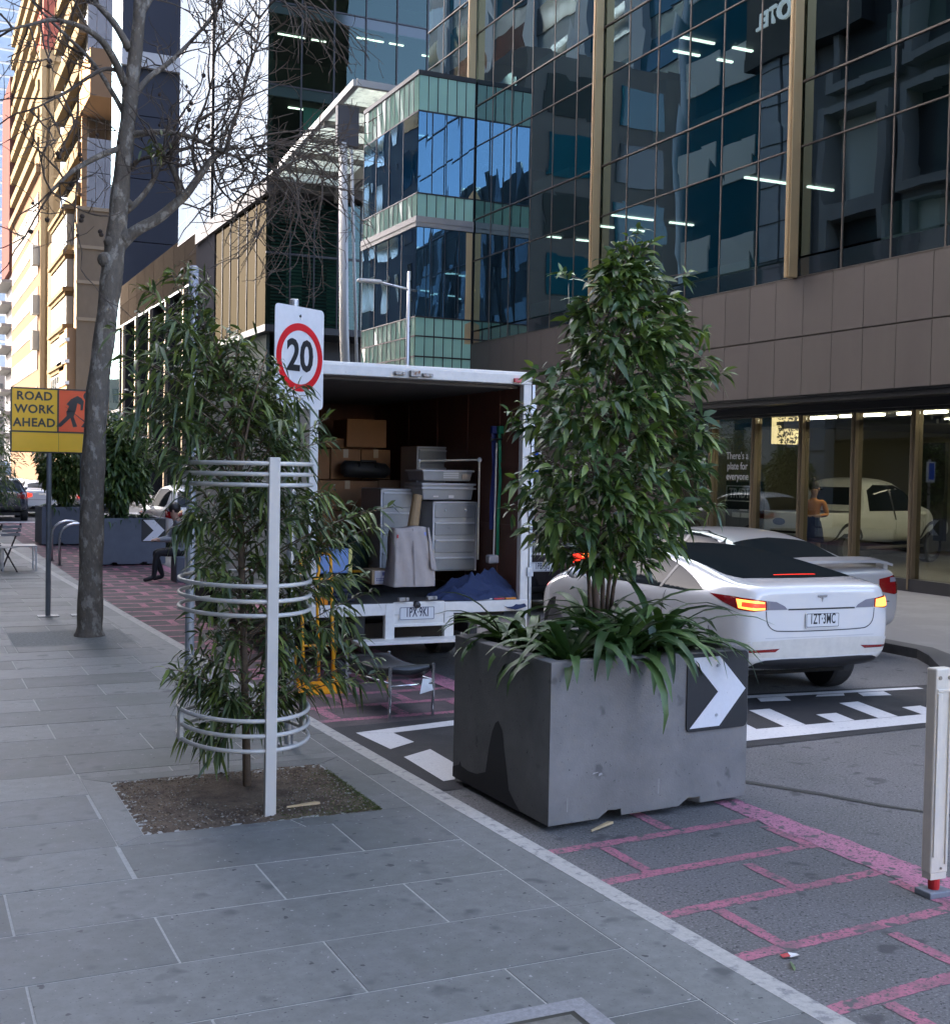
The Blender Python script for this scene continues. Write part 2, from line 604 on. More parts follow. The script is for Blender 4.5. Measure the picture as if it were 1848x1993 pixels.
py = PIT[2] + .01 + rng.random(n) ** 1.3 * 1.0
keep = (rng.random(n) < np.clip(1.15 - (py - PIT[2]) * .75 - (PIT[1] - px) * .6, 0.05, 1)) & (py < PIT[3] - .02)
px, py = px[keep], py[keep]
n = len(px)
GRASS = leafmat('grass_blade', (.05, .075, .018), (.12, .13, .035), .6, .3)
o = leaf_mesh('grass', np.stack([px, py, np.full(n, .002)], 1), np.stack([rng.normal(size=n) * .9, rng.normal(size=n) * .9, rng.random(n) * .5 + .25], 1),
              rng.uniform(.014, .036, n), rng.uniform(.002, .004, n), GRASS, droop=.4)
tag(o, kind='stuff')

# aggregate patch at the foot of the plane tree
mb = MB(); mb.quad((PAT[0], PAT[2], .0005), (PAT[1], PAT[2], .0005), (PAT[1], PAT[3], .0005), (PAT[0], PAT[3], .0005))
struct(mb, 'aggregate_patch', mat('exposed_aggregate', (.22, .225, .20), .85, var=.55, vs=30, bump=.8, bs=90, bdist=.01))

# service cover in the footpath at the bottom edge
mb = MB()
mb.box(1.70, 2.30, 3.30, 3.885, -.02, .002)
struct(mb, 'access_cover_surround', mat('cover_concrete', (.30, .30, .29), .85, var=.3, vs=40, bump=.5, bs=120, bdist=.004))
c = thing('access_cover', 'steel service access cover with raised frame set in the footpath at the bottom edge', 'access cover', (2.0, 3.5, 0))
MB().box(-.21, .21, -.2, .285, .002, .008).box(-.18, .18, -.2, .255, .006, .012, 1).build('frame', [BLACKM, mat('cover_steel', (.16, .16, .16), .5, .6, var=.4, vs=30)], c)
MB().box(-.06, .08, .12, .2, .0125, .0145).build('lid_badge', mat('cover_badge', (.45, .45, .43), .5), c)

# pink painted brick pattern on the parking lane
def strip(mb, x0, x1, y0, y1, z=ZR + .0018, skew=0., jag=.0028, n=None):
    """painted strip with slightly ragged long edges"""
    horiz = abs(x1 - x0) > abs(y1 - y0)
    L = abs(x1 - x0) if horiz else abs(y1 - y0)
    n = n or max(2, int(L / .025))
    A, B = [], []
    for k in range(n + 1):
        t = k / n
        if horiz:
            x = x0 + (x1 - x0) * t
            A.append((x, y0 + skew * t + rng.normal() * jag, z)); B.append((x, y1 + skew * t + rng.normal() * jag, z))
        else:
            y = y0 + (y1 - y0) * t
            A.append((x0 + skew * t + rng.normal() * jag, y, z)); B.append((x1 + skew * t + rng.normal() * jag, y, z))
    for k in range(n): mb.quad(A[k], B[k], B[k + 1], A[k + 1])


mb = MB()
rows = [1.45, 1.98, 2.50, 3.04, 3.57, 4.12, 4.66, 5.16, 5.68]
for k, yy in enumerate(rows):
    strip(mb, kerb_x(yy) + .12, 4.6, yy - .038, yy + .042, skew=.11)
    xs = (3.47, 4.55) if (k % 2 == 1) else (4.02,)
    if k < len(rows) - 1:
        for x in xs:
            strip(mb, x - .035, x + .035, yy + .052, rows[k + 1] - .03, z=ZR + .0026)
strip(mb, 3.99 - .04, 3.99 + .04, 5.81, 6.3, z=ZR + .0026)
# farther bay, beyond the fresh asphalt
y = 9.35
k = 0
while y < 44:
    strip(mb, kerb_x(y) + .12, 4.75, y - .05, y + .05, z=ZR + .004, jag=.004, n=30)
    for x in ((3.5, 4.05) if k % 2 else (3.2, 3.8, 4.4)):
        strip(mb, x - .05, x + .05, y + .06, y + .47, z=ZR + .0055, jag=.004, n=4)
    y += .53
    k += 1
struct(mb, 'pink_road_marking', PINK)
mb = MB()
n = 60
A, B = [], []
for k in range(n + 1):
    t = k / n
    y = .9 + (6.2 - .9) * t
    A.append((4.585 + rng.normal() * .006, y, ZR + .0034)); B.append((4.90 - .14 * max(0, t - .55) / .45 + rng.normal() * .007, y, ZR + .0034))
for k in range(n): mb.quad(A[k], B[k], B[k + 1], A[k + 1])
strip(mb, 4.62, 4.86, 9.5, 44, z=ZR + .0075)
struct(mb, 'pink_band', PINKB)

# reddish worn bay surface under the far brick pattern
mb = MB(); mb.quad((kerb_x(9.1) + .1, 9.1, ZR + .002), (4.86, 9.15, ZR + .002), (4.86, 46, ZR + .002), (kerb_x(46) + .1, 46, ZR + .002))
struct(mb, 'parking_bay', mat('bay_asphalt', (.125, .096, .093), .85, var=.35, vs=40, bump=.4, bs=200, bdist=.004, col2=(.06, .053, .05), c2s=1.6, c2lo=.42, c2hi=.62))

# ramp of fresh asphalt with comb-shaped white markings
mb = MB()
A = [(kerb_x(7.2) + .05, 7.02), (4.4, 7.22), (5.7, 7.36), (7.55, 7.45), (9.9, 7.5)]
B = [(kerb_x(9) + .05, 9.08), (4.4, 9.17), (7.06, 9.2), (9.0, 9.02), (9.9, 8.95)]
mb.add([(x, y, ZR + .005) for x, y in A] + [(x, y, ZR + .005) for x, y in reversed(B)], [tuple(range(10))])
struct(mb, 'ramp_asphalt', ASPHNEW)
mb = MB()


def poly(mb, pts, z=ZR + .0095):
    mb.add([(x, y, z) for x, y in pts], [tuple(range(len(pts)))])


poly(mb, [(3.17, 8.83), (4.05, 9.0), (5.4, 9.1), (7.06, 9.11), (8.99, 8.92), (8.99, 8.83), (7.06, 8.99), (5.4, 8.93), (4.0, 8.82), (3.44, 8.73)])
poly(mb, [(3.17, 8.825), (3.44, 8.728), (3.47, 8.38), (3.22, 8.22)])
poly(mb, [(3.22, 7.96), (3.49, 8.12), (3.48, 7.68), (3.30, 7.26), (3.21, 7.24)])
poly(mb, [(3.49, 7.7), (4.6, 7.79), (5.85, 7.86), (7.67, 7.85), (8.3, 7.86), (8.35, 7.54), (7.67, 7.57), (5.85, 7.53), (4.6, 7.43), (3.32, 7.27)])
for x, lg in ((4.55, 1), (5.05, 0), (5.55, 1), (6.0, 0), (6.5, 1), (7.02, 0), (7.5, 1), (7.99, 0)):
    yb = 7.858 - max(0, 5.9 - x) * .06
    dy = .66 if lg else .31
    poly(mb, [(x, yb), (x + .22, yb), (x + .22 + dy * .24, yb + dy), (x + dy * .24, yb + dy)])
for x, lg in ((4.4, 0), (4.9, 1), (5.5, 0), (6.0, 1), (6.6, 0), (7.1, 1), (7.75, 0), (8.2, 1)):
    yt = 8.985 - max(0, x - 7.0) * .095
    dy = .16 if lg else .07
    poly(mb, [(x, yt), (x + .3, yt - .02), (x + .22, yt - dy - .05), (x - .08, yt - dy)])
struct(mb, 'ramp_marking', MARK)

# dark patched seams in the near carriageway
mb = MB()
ptsl = [(5.05, 6.6), (5.35, 6.1), (5.55, 5.7), (5.9, 5.25), (6.3, 4.8)]
for k in range(len(ptsl) - 1):
    (xa, ya), (xb, yb) = ptsl[k], ptsl[k + 1]
    for q in range(12):
        t0, t1 = q / 12, (q + 1) / 12
        w0, w1 = [.035 - .006 * k + .014 * rng.random() for _ in range(2)]
        mb.quad((xa + (xb - xa) * t0 - w0, ya + (yb - ya) * t0, ZR + .004), (xa + (xb - xa) * t0 + w0, ya + (yb - ya) * t0, ZR + .004),
                (xa + (xb - xa) * t1 + w1, ya + (yb - ya) * t1, ZR + .004), (xa + (xb - xa) * t1 - w1, ya + (yb - ya) * t1, ZR + .004))
struct(mb, 'crack_sealant', mat('sealant', (.02, .02, .022), .55, bump=.4, bs=120))

# right footpath with its bluestone kerb
mb = MB()
KR = [(4.2, 1.0), (7.2, 6.2), (9.42, 8.95), (10.22, 9.98), (10.47, 10.4), (10.50, 12), (10.42, 60), (10.3, 110)]
kin = [(x + .24, y - (.12 if y < 10.2 else 0)) for x, y in KR]
mb.add([(x, y, .035) for x, y in kin] + [(16.5, 110, .11), (16.5, 1, .11)], [tuple(range(10))])
struct(mb, 'right_footpath', mat('right_paving', (.16, .16, .158), .6, var=.2, vs=14, col2=(.19, .19, .187), c2s=1.2, bump=.1, bs=60, bdist=.004))
mb = MB()
for k in range(len(KR) - 1):
    a_, b_, c_, d_ = KR[k], KR[k + 1], kin[k + 1], kin[k]
    mb.add([(*a_, .03), (*b_, .03), (*c_, .036), (*d_, .036), (*a_, -.1), (*b_, -.1)], [(0, 1, 2, 3), (4, 5, 1, 0)])
struct(mb, 'right_kerb', mat('right_kerb_stone', (.06, .06, .06), .7, var=.3, vs=12))

# lane lines far up the street, stop bar
mb = MB()
for y in (22, 28, 34, 40, 46, 52, 58):
    mb.quad((6.5, y, ZR + .004), (6.62, y, ZR + .004), (6.62, y + 3, ZR + .004), (6.5, y + 3, ZR + .004))
mb.quad((3.0, 44.5, ZR + .0045), (9.5, 44.5, ZR + .0045), (9.5, 45.1, ZR + .0045), (3.0, 45.1, ZR + .0045))
mb.quad((3.0, 53, ZR + .0045), (9.5, 53, ZR + .0045), (9.5, 53.5, ZR + .0045), (3.0, 53.5, ZR + .0045))
struct(mb, 'lane_marking', MARK)

# litter
def litter(name, label, cat, loc, mb, m_):
    o = mb.build(name, m_); o.location = loc
    return tag(o, label, cat)


litter('litter_disc', 'flat white paper disc lying on the road beyond the pink band', 'litter', (5.62, 4.98, ZR + .004), MB().lathe([(.035, 0), (.048, .003), (.045, .006)], n=14), WHITEP)
litter('paper_scrap', 'crumpled pale scrap lying on the grey road near the white comb marking', 'litter', (6.55, 5.75, ZR + .004),
       MB().add([(-.09, 0, .004), (0, -.03, .012), (.09, .01, .005), (.02, .05, .016), (-.05, .04, .006)], [(0, 1, 3, 4), (1, 2, 3)]), mat('scrap_paper', (.34, .33, .30), .8))
t = thing('sweet_wrapper', 'red and white sweet wrapper lying on the pink painted bricks near the kerb', 'litter', (3.42, 4.03, ZR + .005))
MB().add([(-.02, 0, .004), (.02, -.01, .012), (.03, .02, .006), (-.01, .03, .014)], [(0, 1, 2, 3)]).build('white_end', WHITEP, t)
MB().add([(-.05, .01, .004), (-.018, 0, .01), (-.012, .03, .012), (-.045, .04, .005)], [(0, 1, 2, 3)]).build('red_end', mat('wrapper_red', (.55, .02, .04), .4), t)
o = leaf_mesh('fallen_leaf', [(3.33, 3.92, ZR + .0034)], [(.3, .5, 0.05)], .11, .022, leafmat('fallen_green', (.12, .19, .09), (.2, .27, .14)), droop=.1)
tag(o, 'single fallen green leaf lying on the road beside the sweet wrapper', 'leaf')
for lab, loc, rz, L in (('wood splinter lying on the soil by the front post of the tree guard', (2.1, 6.72, .012), .12, .2),
                        ('wood offcut lying on the road under the front edge of the big planter', (3.63, 5.95, ZR + .012), .5, .22)):
    o = MB().add([(-L / 2, 0, 0), (L / 2, -.014, 0), (L / 2 - .02, .016, 0), (-L / 2, .006, 0), (-L / 2, 0, .01), (L / 2, -.012, .014), (L / 2 - .02, .014, .014), (-L / 2, .006, .01)],
                 [(0, 1, 2, 3), (4, 5, 6, 7), (0, 1, 5, 4), (1, 2, 6, 5), (2, 3, 7, 6), (3, 0, 4, 7)]).build('wood_splinter', mat('splinter_wood', (.48, .36, .20), .7, var=.2, vs=40))
    o.location = loc; o.rotation_euler = (0, 0, rz)
    tag(o, lab, 'wood scrap', 'scraps of wood')
# ---------------------------------------------------------------- tree guard and young tree
GC = Vector((1.87, 7.17, 0))
g = thing('tree_guard', 'grey powder coated steel tree guard with three bands of round hoops around the young tree', 'tree guard', GC)
for nm, (x, y), z1 in (('post', (1.88, 6.64), 2.01), ('post', (1.86, 7.70), 2.0)):
    mb = MB().box(x - .032, x + .032, y - .02, y + .02, -.05, z1)
    wpart(mb, nm, ALU, g, bevel=.004)
for x_, za_, zb_ in ((2.216, .35, .54), (1.474, .35, .54), (2.216, 1.11, 1.3), (1.474, 1.84, 1.99)):
    wpart(MB().box(x_, x_ + .022, 7.12, 7.20, za_, zb_), 'clip_plate', ALU, g)
for zs in ((.365, .45, .535), (1.125, 1.205, 1.29), (1.855, 1.915, 1.975)):
    for z in zs:
        pts = [(GC.x - .012 + .372 * math.cos(q), GC.y + .53 * math.sin(q), z) for q in np.linspace(0, 2 * math.pi, 56, endpoint=False)]
        wpart(MB().tube(pts, .0125, 8, closed=True), 'hoop', ALU, g, smooth=True)

BARK2 = mat('young_bark', (.15, .105, .07), .85, var=.35, vs=40, bump=.5, bs=120, bdist=.004)
tr = thing('young_tree', 'young narrow-leaved street tree growing through the steel tree guard in a soil pit', 'tree', (1.89, 7.19, 0))
stem_px = [(481, 1543, .026), (478, 1400, .024), (473, 1200, .022), (468, 1040, .02), (463, 880, .016), (452, 780, .012), (428, 690, .009), (385, 620, .007), (345, 560, .005), (332, 525, .003)]
stem = [at(x, y, 7.19) for x, y, r_ in stem_px]
mb = MB().tube(stem, [q[2] for q in stem_px], 8)


def bez(p0, p1, p2, n):
    return [p0 * (1 - t) ** 2 + p1 * 2 * t * (1 - t) + p2 * t * t for t in np.linspace(0, 1, n)]


s2 = bez(at(466, 930, 7.19), at(478, 820, 7.1), at(520, 680, 7.05), 7)
s3 = bez(at(464, 860, 7.19), at(500, 820, 7.3), at(470, 650, 7.35), 7)
mb.tube(s2, [.012, .011, .01, .008, .006, .005, .003], 6)
mb.tube(s3, [.010, .009, .008, .007, .006, .004, .003], 6)
tips = """215,640 240,690 268,605 290,565 332,522 365,560 300,650 350,680 255,735 300,760 350,765 232,800 243,835 285,845 335,830 385,725 405,650 440,640 432,700 470,685
515,695 500,735 543,725 462,770 505,795 530,780 556,765 470,640 405,800 385,855 430,850 480,855 520,850 560,865 600,745 590,775 625,830 640,812 648,858 600,870 385,600 315,600
345,960 340,1005 360,920 380,990 350,1050 400,1050 420,960 440,1010 600,950 640,960 680,980 722,990 765,985 742,1020 700,1050 650,1040 620,1010 580,1000 560,940 540,1040 600,1080
690,1100 715,1120 725,1150 660,1130 540,1110 480,1080 450,1110 400,1110 370,1090 520,960 500,1010 440,930 480,920
380,1180 385,1230 400,1280 332,1320 350,1335 322,1300 420,1330 450,1280 560,1200 600,1180 685,1210 705,1240 745,1310 735,1280 690,1270 560,1310
540,1260 520,1340 450,1380 385,1440 405,1465 500,1400 540,1380 570,1345 430,1200 490,1150 460,1340 520,1180 400,1330
250,760 275,700 320,720 360,640 420,760 450,730 410,880 350,880 300,800 540,830 575,820 480,800 530,730 390,680 340,790""".split()
LP, LD, LL = [], [], []
zs_ = [p.z for p in stem]


def stem_at(z):
    for a_, b_ in zip(stem[:-1], stem[1:]):
        if a_.z <= z <= b_.z: return a_.lerp(b_, (z - a_.z) / (b_.z - a_.z))
    return stem[-1].copy() if z > stem[-1].z else stem[0].copy()


def leafy(pts, n, t0=.25, L0=.13):
    k = len(pts) - 1
    for j in range(n):
        t = t0 + (1 - t0) * (j + rng.random()) / n
        f_ = min(int(t * k), k - 1)
        p = pts[f_].lerp(pts[f_ + 1], t * k - f_)
        d = (pts[f_ + 1] - pts[f_]).normalized()
        rv = Vector(rng.normal(size=3)); rv -= d * rv.dot(d); rv.normalize()
        LP.append(p); LD.append(d * rng.uniform(.35, .95) + rv * .8 + Vector((0, 0, -.12))); LL.append(L0 * rng.uniform(.6, 1.25))


for tp in tips:
    x, y = map(float, tp.split(','))
    if 990 < y < 1210 and x < 395: x = 395 + (x - 395) * .45
    span = abs(x - 465) / 330
    tip = at(x, y, 7.19 + rng.uniform(-.42, .30) * (.4 + span))
    zb = min(max(tip.z - .12 - .28 * rng.random() - .15 * span, .42), 3.2)
    if tip.z > 2.3: zb = min(tip.z - .2, 1.9 + .9 * (tip.z - 2.2))
    b0_ = stem_at(zb)
    mid = b0_.lerp(tip, .5) + Vector((0, 0, .10 * span + .03))
    pts = bez(b0_, mid, tip, 7)
    mb.tube(pts, np.linspace(.0055, .0018, 7), 4, cap=False)
    leafy(pts, int(20 + 17 * span), .25)
    for _ in range(2):
        t = rng.uniform(.35, .85)
        i0 = int(t * 6)
        q0 = pts[i0]
        dd = (pts[min(i0 + 1, 6)] - pts[max(i0 - 1, 0)]).normalized() * .6 + Vector(rng.normal(size=3)) * .5 + Vector((0, 0, .1))
        q1 = q0 + dd.normalized() * rng.uniform(.12, .24)
        tw = bez(q0, q0.lerp(q1, .5) + Vector((0, 0, .03)), q1, 4)
        mb.tube(tw, np.linspace(.003, .0014, 4), 3, cap=False)
        leafy(tw, 12, .15)
wpart(mb, 'trunk', BARK2, tr, smooth=True)
n = len(LP)
P_ = np.array([tuple(p) for p in LP]); P_ -= np.array(tr.location)
tone = np.clip(rng.random(n) ** 2.2 + np.where((P_[:, 2] > 2.3) & (rng.random(n) < .16), .5, 0), 0, 1)
LEAF1 = leafmat('willow_leaf', (.050, .080, .032), (.18, .23, .05), .38, .18)
leaf_mesh('crown', P_, np.array([tuple(d) for d in LD]), np.array(LL), rng.uniform(.017, .026, n), LEAF1, tr, droop=rng.uniform(.2, .9, n), fold=.3, tone=tone)

# ---------------------------------------------------------------- poles and signs
SIGNW = mat('sign_white', (.76, .76, .75), .35, var=.05, vs=30)
RED = mat('sign_red', (.70, .006, .012), .35)
INK = mat('sign_black', (.01, .01, .011), .4)
SX, SY = 2.47, 8.27
s = thing('speed_sign', 'white speed limit sign with red ring and number 20 on a galvanised post', 'road sign', (SX, SY, 0))
MB().lathe([(.032, 0), (.032, 3.12), (.026, 3.125)], n=14).lathe([(.075, 0), (.075, .02)], n=12).build('post', GALV, s, smooth=False)
MB().lathe([(.0335, 2.20), (.0335, 2.30)], n=14).build('sticker', mat('sticker', (.75, .72, .7), .5, col2=(.6, .1, .1), c2s=20, c2lo=.62, c2hi=.64), s)


def rrect(w, h, r_, n=5):
    P = []
    for cx, cz, a0_ in ((w / 2 - r_, h / 2 - r_, 0), (-w / 2 + r_, h / 2 - r_, 90), (-w / 2 + r_, -h / 2 + r_, 180), (w / 2 - r_, -h / 2 + r_, 270)):
        for k in range(n + 1):
            a_ = R(a0_ + 90 * k / n)
            P.append((cx + r_ * math.cos(a_), cz + r_ * math.sin(a_)))
    return P


def panel(par, name, w, h, r_, c, m_, rz=0., t=.004, bevel=0):
    mb = MB().prism([(x, 0, z) for x, z in rrect(w, h, r_)], (0, t, 0))
    M4 = Matrix.Translation(c) @ rotz(rz)
    return xf(mb, M4).build(name, m_, par, bevel=bevel)


sr = R(31)
cz = 2.72
FO = Vector((math.sin(sr), -math.cos(sr), 0)) * .05
M4 = Matrix.Translation((FO.x + .004, FO.y, cz)) @ rotz(sr)
panel(s, 'sign_panel', .50, .70, .035, (FO.x + .004, FO.y, cz), SIGNW, sr)
mb = MB()
n = 56
for ro, ri in ((.236, .186),):
    vs = [(ro * math.cos(2 * math.pi * k / n), -.0025, ro * math.sin(2 * math.pi * k / n)) for k in range(n)]
    vs += [(ri * math.cos(2 * math.pi * k / n), -.0025, ri * math.sin(2 * math.pi * k / n)) for k in range(n)]
    mb.add(vs, [(k, (k + 1) % n, (k + 1) % n + n, k + n) for k in range(n)])
xf(mb, M4).build('red_ring', RED, s)
tb = text_mb('20', .30, .92, .0075, .001, .98)
xf(tb, M4 @ Matrix.Translation((.002, -.0028, .002))).build('lettering', INK, s)
xf(MB().lathe([(.009, -.006), (.009, 0)], (0, 0, .285), 8, 'y').lathe([(.009, -.006), (.009, 0)], (0, 0, -.29), 8, 'y'), M4).build('bolt', BLACKM, s)
MB().box(-.04, .04, -.042, .04, 2.98, 3.02).box(-.04, .04, -.042, .04, 2.42, 2.46).build('bracket', GALV, s)

p = thing('grey_pole', 'tall plain galvanised pole without a sign standing near the kerb behind the young tree', 'pole', (2.33, 10.88, 0))
MB().lathe([(.042, 0), (.04, 3.2), (.04, 3.70), (.03, 3.72)], n=14).build('post', mat('pole_galv', (.36, .38, .40), .45, .6, var=.2, vs=10), p)
MB().lathe([(.044, 3.48), (.044, 3.70), (.035, 3.712)], n=14).lathe([(.043, 3.28), (.043, 3.42)], n=14).build('cap_band', mat('reflector_band', (.42, .44, .5), .4), p)
MB().box(-.10, .10, -.10, .10, 0, .02).lathe([(.055, .02), (.05, .07)], n=12).build('base_plate', BLACKM, p)

YEL = mat('sign_yellow', (.98, .56, .008), .4, var=.07, vs=2.5)
ORR = mat('sign_orange', (.98, .11, .012), .4, var=.05, vs=3)
RW = thing('road_work_sign', 'yellow and orange ROAD WORK AHEAD sign with digging worker on two posts', 'road sign', (1.82, 16.38, 0))
for x in (-.11, .30):
    MB().lathe([(.032, 0), (.032, 2.85)], n=12).box(-.13, .13, -.09, .09, 0, .012, 0).move((x, .04, 0)).build('post', mat('sign_post', (.23, .25, .27), .4, .7, var=.2, vs=6), RW)
W_, z0, z1 = 1.16, 2.09, 2.91
MB().box(-W_ / 2, W_ / 2, -.004, .004, z0, z1).build('backing', INK, RW)
MB().box(-W_ / 2 + .02, -.022, -.008, -.004, 2.365, z1 - .02).box(-W_ / 2 + .02, -.004, -.008, -.004, z0 + .015, 2.345).box(.0, W_ / 2 - .02, -.008, -.004, z0 + .015, 2.345).build('yellow_panel', YEL, RW)
MB().box(.0, W_ / 2 - .02, -.008, -.004, 2.365, z1 - .02).build('orange_panel', ORR, RW)
for t_, z in (('ROAD', 2.80), ('WORK', 2.635), ('AHEAD', 2.465)):
    xf(text_mb(t_, .148, .98, .004, .001, 1.08), Matrix.Translation((-.295, -.0095, z))).build('lettering', INK, RW)
mb = MB()
def flat(pts): mb.prism([((x - .30) * 1.12 + .235, -.0095, (z - 2.62) * 1.12 + 2.625) for x, z in pts], (0, .001, 0))
flat([(.40 + .045 * math.cos(a_), 2.80 + .05 * math.sin(a_)) for a_ in np.linspace(0, 6.28, 16, endpoint=False)])
flat([(.17, 2.70), (.22, 2.76), (.29, 2.80), (.335, 2.775), (.36, 2.74), (.35, 2.64), (.325, 2.635), (.325, 2.70), (.29, 2.715), (.27, 2.62), (.17, 2.61), (.20, 2.68)])
flat([(.17, 2.62), (.27, 2.63), (.25, 2.56), (.29, 2.45), (.245, 2.44), (.215, 2.545), (.11, 2.44), (.06, 2.445), (.175, 2.57)])
flat([(.165, 2.665), (.155, 2.675), (.385, 2.505), (.378, 2.495)])
flat([(.33, 2.445), (.54, 2.445), (.47, 2.53), (.44, 2.53), (.40, 2.50), (.38, 2.52)])
mb.build('worker_symbol', INK, RW)

# ---------------------------------------------------------------- flexible bollard
b = thing('flexible_bollard', 'cream plastic flexible lane bollard with red spring foot at the edge of the pink band', 'bollard', (4.585, 4.40, ZR), R(-2))
CREAM = mat('cream_plastic', (.74, .68, .56), .45, var=.06, vs=20, bump=.08, bs=80)
mb = MB().box(-.055, .055, -.032, .032, .115, 1.12)
mb.build('paddle', CREAM, b, bevel=.008)
MB().box(-.045, -.018, -.040, -.031, .20, 1.0).box(.03, .045, -.040, -.031, .16, 1.02).box(-.045, .045, -.038, -.031, 1.005, 1.02).box(-.05, .05, -.03, .03, .085, .12).build('rib', CREAM, b, bevel=.003)
MB().lathe([(.010, -.036), (.010, -.030)], (-.03, 0, 1.075), 10, 'y').lathe([(.010, -.036), (.010, -.030)], (.028, 0, 1.075), 10, 'y').lathe([(.006, -.036), (.006, -.030)], (.01, 0, .14), 10, 'y').build('screw', mat('dull_bronze', (.28, .24, .18), .5, .5), b)
MB().lathe([(.026, .03), (.028, .05), (.028, .08), (.025, .10)], n=14).build('spring', mat('red_rubber', (.6, .02, .02), .5), b)
MB().box(-.072, .072, -.055, .055, .0, .032).build('foot', mat('foot_grey', (.22, .24, .26), .6, var=.2, vs=40), b, bevel=.006)

# ---------------------------------------------------------------- big planter
CONC = mat('planter_concrete', (.180, .172, .160), .8, var=.16, vs=5, bump=.4, bs=90, bdist=.005, col2=(.215, .206, .192), c2s=2.2, c2lo=.4, c2hi=.65, specks=((60, .71, .74, (.05, .048, .046)), (8, .66, .74, (.12, .115, .108))))
A_, B_, C_, D_ = [Vector((*q, 0)) for q in ((3.31, 6.0), (4.785, 6.14), (4.74, 7.39), (3.28, 7.25))]


def planter(par, A_, B_, C_, D_, z0, h, cm, wall=.085, notch=True):
    """hollow concrete box with forklift notches; corner points in street coordinates"""
    mb = MB()
    cen = (A_ + B_ + C_ + D_) / 4
    q = [A_, B_, C_, D_]
    inn = [p_ + (cen - p_).normalized() * wall * 1.414 for p_ in q]
    for k in range(4):
        a_, b_ = q[k], q[(k + 1) % 4]
        ia, ib = inn[k], inn[(k + 1) % 4]
        L = (b_ - a_).length
        d = (b_ - a_) / L
        prof = [(0, .035)]
        if notch and k in (0, 2):
            for n0 in (.36 * L - .12, .74 * L - .08):
                zz = .035
                prof += [(n0 - .07, zz), (n0 - .045, zz + .012), (n0 - .03, .058), (n0 - .012, .066), (n0 + .005, .078), (n0 + .06, .072), (n0 + .095, .075), (n0 + .10, zz)]
        prof += [(L, .035)]
        npf = len(prof)
        vs = [a_ + d * x + Vector((0, 0, z0 + z)) for x, z in prof] + [b_ + Vector((0, 0, z0 + h)), a_ + Vector((0, 0, z0 + h))]
        vi = [ia + (ib - ia) * (x / L) + Vector((0, 0, z0 + z)) for x, z in prof] + [ib + Vector((0, 0, z0 + h)), ia + Vector((0, 0, z0 + h))]
        m_ = len(vs)
        mb.add(vs + vi, [tuple(range(m_)), tuple(range(2 * m_ - 1, m_ - 1, -1)), (m_ - 2, m_ - 1, 2 * m_ - 1, 2 * m_ - 2)] +
               [(i, i + 1, i + 1 + m_, i + m_) for i in range(npf - 1)])
    wpart(mb, 'concrete_box', cm, par, bevel=.006)
    s_ = MB().add([p_ + Vector((0, 0, z0 + .1)) for p_ in inn] + [p_ + Vector((0, 0, z0 + h - .09)) for p_ in inn],
                  [(3, 2, 1, 0), (4, 5, 6, 7), (0, 1, 5, 4), (1, 2, 6, 5), (2, 3, 7, 6), (3, 0, 4, 7)])
    wpart(s_, 'soil', SOIL, par)
    f_ = MB()
    for t in (.2, .8):
        p_ = A_.lerp(B_, t) * .5 + D_.lerp(C_, t) * .5
        f_.box(p_.x - .18, p_.x + .18, p_.y - .4, p_.y + .4, z0, z0 + .06)
    wpart(f_, 'foot', BLACKM, par)


def chevron_sign(par, A_, B_, t0, t1, za, zb, proud=.006):
    """black square with a white arrow head pointing right, fixed on the face A-B"""
    d = (B_ - A_)
    L = d.length
    d = d / L
    nrm = Vector((d.y, -d.x, 0))
    w, h = (t1 - t0) * L, zb - za
    o = A_ + d * (t0 * L + w / 2) + nrm * (proud + .004) + Vector((0, 0, (za + zb) / 2))
    M4 = Matrix.Translation(o) @ rotz(math.atan2(d.y, d.x))
    wpart(xf(MB().prism([(x, 0, z) for x, z in rrect(w, h, .035)], (0, .008, 0)), M4), 'chevron_board', mat('board_black', (.012, .012, .013), .45, var=.3, vs=25, col2=(.03, .03, .03), c2s=12, c2lo=.6, c2hi=.85, stretch=(3, 3, .6)), par)
    pts = [(-.44, .45), (.02, .45), (.46, .0), (.03, -.455), (-.45, -.455), (.0, -.01)]
    wpart(xf(MB().prism([(x * w, -.0015, z * h) for x, z in pts], (0, .0014, 0)), M4), 'arrow', mat('arrow_white', (.74, .745, .76), .45, var=.05, vs=40, col2=(.55, .55, .55), c2s=30, c2lo=.62, c2hi=.7), par)
    bo = MB()
    for z in (.33, -.31): bo.lathe([(.010, -.006), (.010, 0)], (-.02 * w, 0, z * h), 10, 'y')
    wpart(xf(bo, M4), 'bolt', GALV, par)


pl = thing('concrete_planter', 'big square grey concrete planter with a black and white chevron board, nearest of the three', 'planter', (4.03, 6.7, ZR), group='concrete planters along the parking lane')
planter(pl, A_, B_, C_, D_, ZR, .965, CONC)
chevron_sign(pl, A_, B_, .665, .993, .40, .875)
